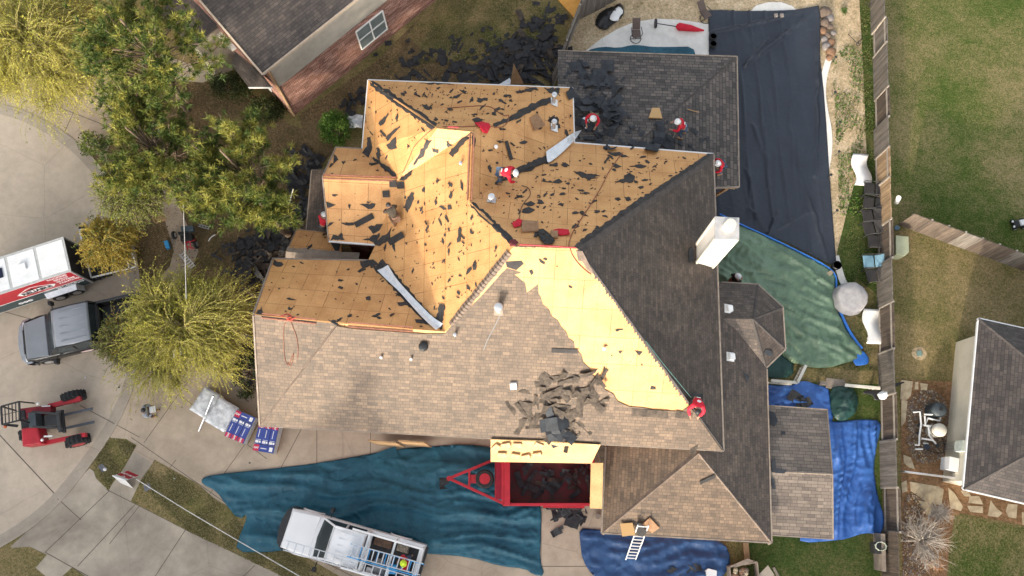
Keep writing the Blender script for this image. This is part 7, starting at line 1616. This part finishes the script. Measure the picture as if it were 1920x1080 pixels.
# ---------------------------------------------------------------- people
def skinmesh(pts, edges, rad, name, m, parent, sub=1, root=0):
    me = bpy.data.meshes.new(name); me.from_pydata([tuple(p) for p in pts], edges, []); o = bpy.data.objects.new(name, me); C.objects.link(o)
    o.modifiers.new('s', 'SKIN'); 
    for i, v in enumerate(me.skin_vertices[0].data): v.radius = (rad[i], rad[i]) if not isinstance(rad[i], tuple) else rad[i]; v.use_root = (i == root)
    if sub: q = o.modifiers.new('u', 'SUBSURF'); q.levels = sub; q.render_levels = sub
    dg = bpy.context.evaluated_depsgraph_get(); me2 = bpy.data.meshes.new_from_object(o.evaluated_get(dg)); me2.materials.clear(); me2.materials.append(m); me2.name = name
    for p in me2.polygons: p.use_smooth = True
    bpy.data.objects.remove(o); o2 = bpy.data.objects.new(name, me2); C.objects.link(o2); o2.parent = parent; return o2
POSES = {  # forward x, left y, up z; pelvis, chest, neck, head, shoulders..., hands, knees, feet
 'bend': dict(pel=(0, 0, .90), ch=(.36, 0, 1.12), nk=(.50, 0, 1.13), hd=(.63, 0, 1.08), el=((.50, .30, .86), (.50, -.30, .86)), ha=((.68, .16, .60), (.68, -.16, .60)), kn=((.10, .13, .48), (.06, -.13, .48)), ft=((-.05, .16, .07), (-.12, -.15, .07))),
 'stoop': dict(pel=(0, 0, .86), ch=(.22, 0, 1.22), nk=(.32, 0, 1.33), hd=(.42, 0, 1.38), el=((.30, .32, 1.0), (.30, -.32, 1.0)), ha=((.58, .22, .86), (.58, -.22, .86)), kn=((.14, .14, .46), (.08, -.14, .46)), ft=((-.04, .17, .07), (-.16, -.16, .07))),
 'stand': dict(pel=(0, 0, .94), ch=(.03, 0, 1.32), nk=(.05, 0, 1.47), hd=(.09, 0, 1.60), el=((.06, .30, 1.12), (.08, -.30, 1.12)), ha=((.32, .20, 1.10), (.32, -.16, 1.14)), kn=((.10, .11, .50), (-.02, -.11, .50)), ft=((.05, .14, .07), (-.14, -.13, .07))),
 'kneel': dict(pel=(-.12, 0, .42), ch=(.20, 0, .74), nk=(.34, 0, .82), hd=(.46, 0, .84), el=((.38, .30, .52), (.38, -.30, .52)), ha=((.58, .18, .22), (.62, -.14, .22)), kn=((.26, .17, .12), (.30, -.17, .30)), ft=((-.22, .18, .07), (.10, -.20, .07)))}
def person(label, px, rz, pose, shirt, pants, hat=None, helmet=True, hairc=None, zbase=None, s_=1.0, vest=None, logo=True):
    if zbase is None: base = drop(px[0], px[1])[0]
    else: base = P(px[0], px[1], zbase)
    t = thing('person', label, 'person', base, rz); t.scale = (s_, s_, s_); K = {k: (Vector(v) if not isinstance(v[0], tuple) else [Vector(q) for q in v]) for k, v in POSES[pose].items()}
    up = (K['ch'] - K['pel']).normalized(); side = Vector((0, 1, 0)); pts = [K['pel'], K['pel'].lerp(K['ch'], .5), K['ch'], K['nk'], K['hd'] + (K['hd'] - K['nk']).normalized() * .03]; rad = [(.16, .12), (.14, .11), (.17, .13), (.06, .06), (.095, .095)]; ed = [(0, 1), (1, 2), (2, 3), (3, 4)]
    def add(p, q, r_): pts.append(Vector(p)); rad.append(r_); ed.append((q, len(pts) - 1)); return len(pts) - 1
    sleeves = []; legs = []
    for i, sg_ in enumerate((1, -1)):
        sh = K['ch'] + side * .19 * sg_ + up * .06; a = add(sh, 2, .07); e = add(K['el'][i], a, .05); h_ = add(K['ha'][i], e, .036); d = (K['ha'][i] - K['el'][i]).normalized(); w2_ = side * sg_
        pm = add(K['ha'][i] + d * .07, h_, (.04, .03))
        for k in range(4): f1 = add(pts[pm] + d * .045 + w2_ * (.028 - .019 * k), pm, .011); add(pts[f1] + d * (.03 - .004 * abs(k - 1)) + Vector((0, 0, -.02)), f1, .009)
        th = add(K['ha'][i] + d * .04 - w2_ * .045, h_, .012); add(pts[th] + d * .03 - w2_ * .01, th, .01)
        hp = add(K['pel'] + side * .10 * sg_ - Vector((0, 0, .04)), 0, .10); kn = add(K['kn'][i], hp, .07); an = add(K['ft'][i] + Vector((0, 0, .03)), kn, .045); add(K['ft'][i] + Vector((.15, 0, -.03)), an, .04)
        sleeves.append((sh, K['el'][i], K['ha'][i] - d * .05)); legs.append((K['pel'] + side * .10 * sg_, K['kn'][i], K['ft'][i] + Vector((0, 0, .08))))
    skinmesh(pts, ed, rad, 'body', m_skin, t)
    P2 = [K['pel'] + up * .06, K['pel'].lerp(K['ch'], .5), K['ch'], K['ch'] + up * .10]; R2 = [(.19, .15), (.175, .14), (.20, .155), (.12, .11)]; E2 = [(0, 1), (1, 2), (2, 3)]
    for sh, el, ha in sleeves: n_ = len(P2); P2 += [sh, el, ha]; R2 += [.095, .075, .055]; E2 += [(2, n_), (n_, n_ + 1), (n_ + 1, n_ + 2)]
    sh_o = skinmesh(P2, E2, R2, 'shirt', shirt, t)
    P3 = [K['pel'] + up * .02]; R3 = [(.175, .15)]; E3 = []
    for hp, kn, an in legs: n_ = len(P3); P3 += [hp - Vector((0, 0, .05)), kn, an]; R3 += [.115, .085, .065]; E3 += [(0, n_), (n_, n_ + 1), (n_ + 1, n_ + 2)]
    skinmesh(P3, E3, R3, 'trousers', pants, t)
    for i in range(2): b = MB(); q = K['ft'][i]; b.box(q + Vector((.06, 0, -.01)), (.28, .10, .11)); b.build('boot', m_card if pose != 'x' else m_dark, t, bevel=.03)
    hd = K['hd']; fw = (hd - K['nk']).normalized(); b = MB(); q = (Vector((0, 0, 1)) * .9 + Vector((fw.x, 0, 0)) * .35).normalized().to_track_quat('Z', 'Y').to_matrix() if pose != 'bend' else (Vector((.75, 0, .66))).to_track_quat('Z', 'Y').to_matrix()
    if helmet:
        b.dome(hd + q @ Vector((0, 0, .02)), .145, .95, 16, 6, rot=q); o = b.build('helmet', hat or m_white, t); b = MB(); b.tube([hd + q @ Vector((.02 + .155 * math.cos(a * .5236), .145 * math.sin(a * .5236), .03)) for a in range(13)], .018, 6, cap=False); b.build('brim', hat or m_white, o)
    else: b.dome(hd + q @ Vector((-.01, 0, .0)), .118, 1.05, 14, 6, rot=q); b.build('hair', hairc or m_dark, t)
    b = MB(); nf = q @ Vector((1, 0, 0)); b.dome(hd + nf * .10 - q @ Vector((0, 0, .03)), .022, .8, 8, 3, full=True); b.build('nose', m_skin, t)
    b = MB()
    for s2 in (.035, -.035): b.dome(hd + nf * .09 + q @ Vector((0, s2, .01)), .014, 1, 6, 3, full=True)
    b.build('eyes', m_dark, t)
    if logo:
        bk = (up.cross(side)); bk = -bk if bk.dot(Vector((-1, 0, .6))) < 0 else bk
        c_ = K['ch'] + bk * .19; b = MB(); b.mesh([c_ + side * math.cos(a * .628) * .085 + up * math.sin(a * .628) * .075 for a in range(10)], [tuple(range(10))]); c2_ = K['pel'].lerp(K['ch'], .45) + bk * .175; b.face([c2_ + side * x + up * y for x, y in ((-.08, -.02), (.08, -.02), (.08, .02), (-.08, .02))])
        b.build('back_print', m_txt_white, t, fixn=False)
    return t
m_jean = M('blue_jeans', (.07, .11, .17), .85, (.04, .065, .11), 9); m_khaki = M('khaki_trousers', (.17, .16, .09), .85, (.10, .10, .06), 9); m_bshirt = M('black_shirt', (.02, .018, .018), .8); m_brown = M('rust_trousers', (.20, .07, .035), .85); m_grey = M('grey_shirt', (.33, .36, .40), .8, (.24, .27, .31), 6)
person('bending roofer in red shirt and blue jeans pulling black felt', (938, 339), R(-12), 'bend', m_redfab, m_jean, s_=1.05)
person('roofer in red shirt and khaki trousers lifting the silver flashing', (1110, 232), R(-105), 'stoop', m_redfab, m_khaki, logo=False)
person('roofer in red shirt working with a bar on the dark rear roof', (1276, 254), R(170), 'stoop', m_redfab, m_jean)
person('roofer in red half hidden behind the dark east eave', (1347, 322), R(200), 'stoop', m_redfab, m_jean, logo=False)
person('kneeling roofer in red with a white back print at the dark hip', (1302, 754), R(-100), 'kneel', m_redfab, m_dark, helmet=False, s_=1.1)
person('man in black shirt and rust trousers on the green tarp by the chimney', (1366, 536), R(35), 'stand', m_bshirt, m_brown, zbase=.1, logo=False)
pe = person('man in grey shirt holding papers on the driveway', (292, 776), R(15), 'stand', m_grey, m_dark, helmet=False, zbase=0, logo=False)
b = MB(); b.face([(.22, -.16, 1.22), (.48, -.16, 1.14), (.48, .16, 1.14), (.22, .16, 1.22)]); b.face([(.22, -.16, 1.21), (.48, -.16, 1.13), (.48, .16, 1.13), (.22, .16, 1.21)]); o = b.build('paper_sheets', m_white, None, fixn=False); o.matrix_world = pe.matrix_basis.copy(); tag(o, 'white paper sheets in the hands of the man on the driveway', 'papers')
person('roofer in red at the west gable wall beside the porch roof', (612, 434), R(60), 'stoop', m_redfab, m_dark, zbase=2.9, logo=False)
q = wp(.905, -.15, .78); px_ = (q.x, q.y)
t = person('worker in red with a lime helmet standing in the white pickup bed', (0, 0), R(200), 'stand', m_redfab, m_jean, hat=M('lime_helmet', (.55, .75, .03), .4), logo=False, zbase=.76); t.location = (q.x, q.y, .76)
person('roofer in dark camouflage crouching in the west gable valley', (742, 412), R(120), 'kneel', M('camouflage', (.10, .075, .05), .85, (.03, .028, .025), 9), M('tan_trousers', (.30, .17, .10), .85), helmet=False, logo=False)
# tools of the roofer on the rear roof
cable('pry_bar', [(1288, 206), (1300, 210), (1310, 212)], .025, m_wood, 'wooden handled roofing shovel lying on the dark rear roof', 'shovel', off=.1)
b = MB(); b.bar(drop(1265, 240)[0] + Vector((0, 0, 1.0)), drop(1262, 262)[0], .04); single(b, 'roofing_shovel', m_oldwood, 'long handled shovel held by the roofer on the dark rear roof', 'shovel')
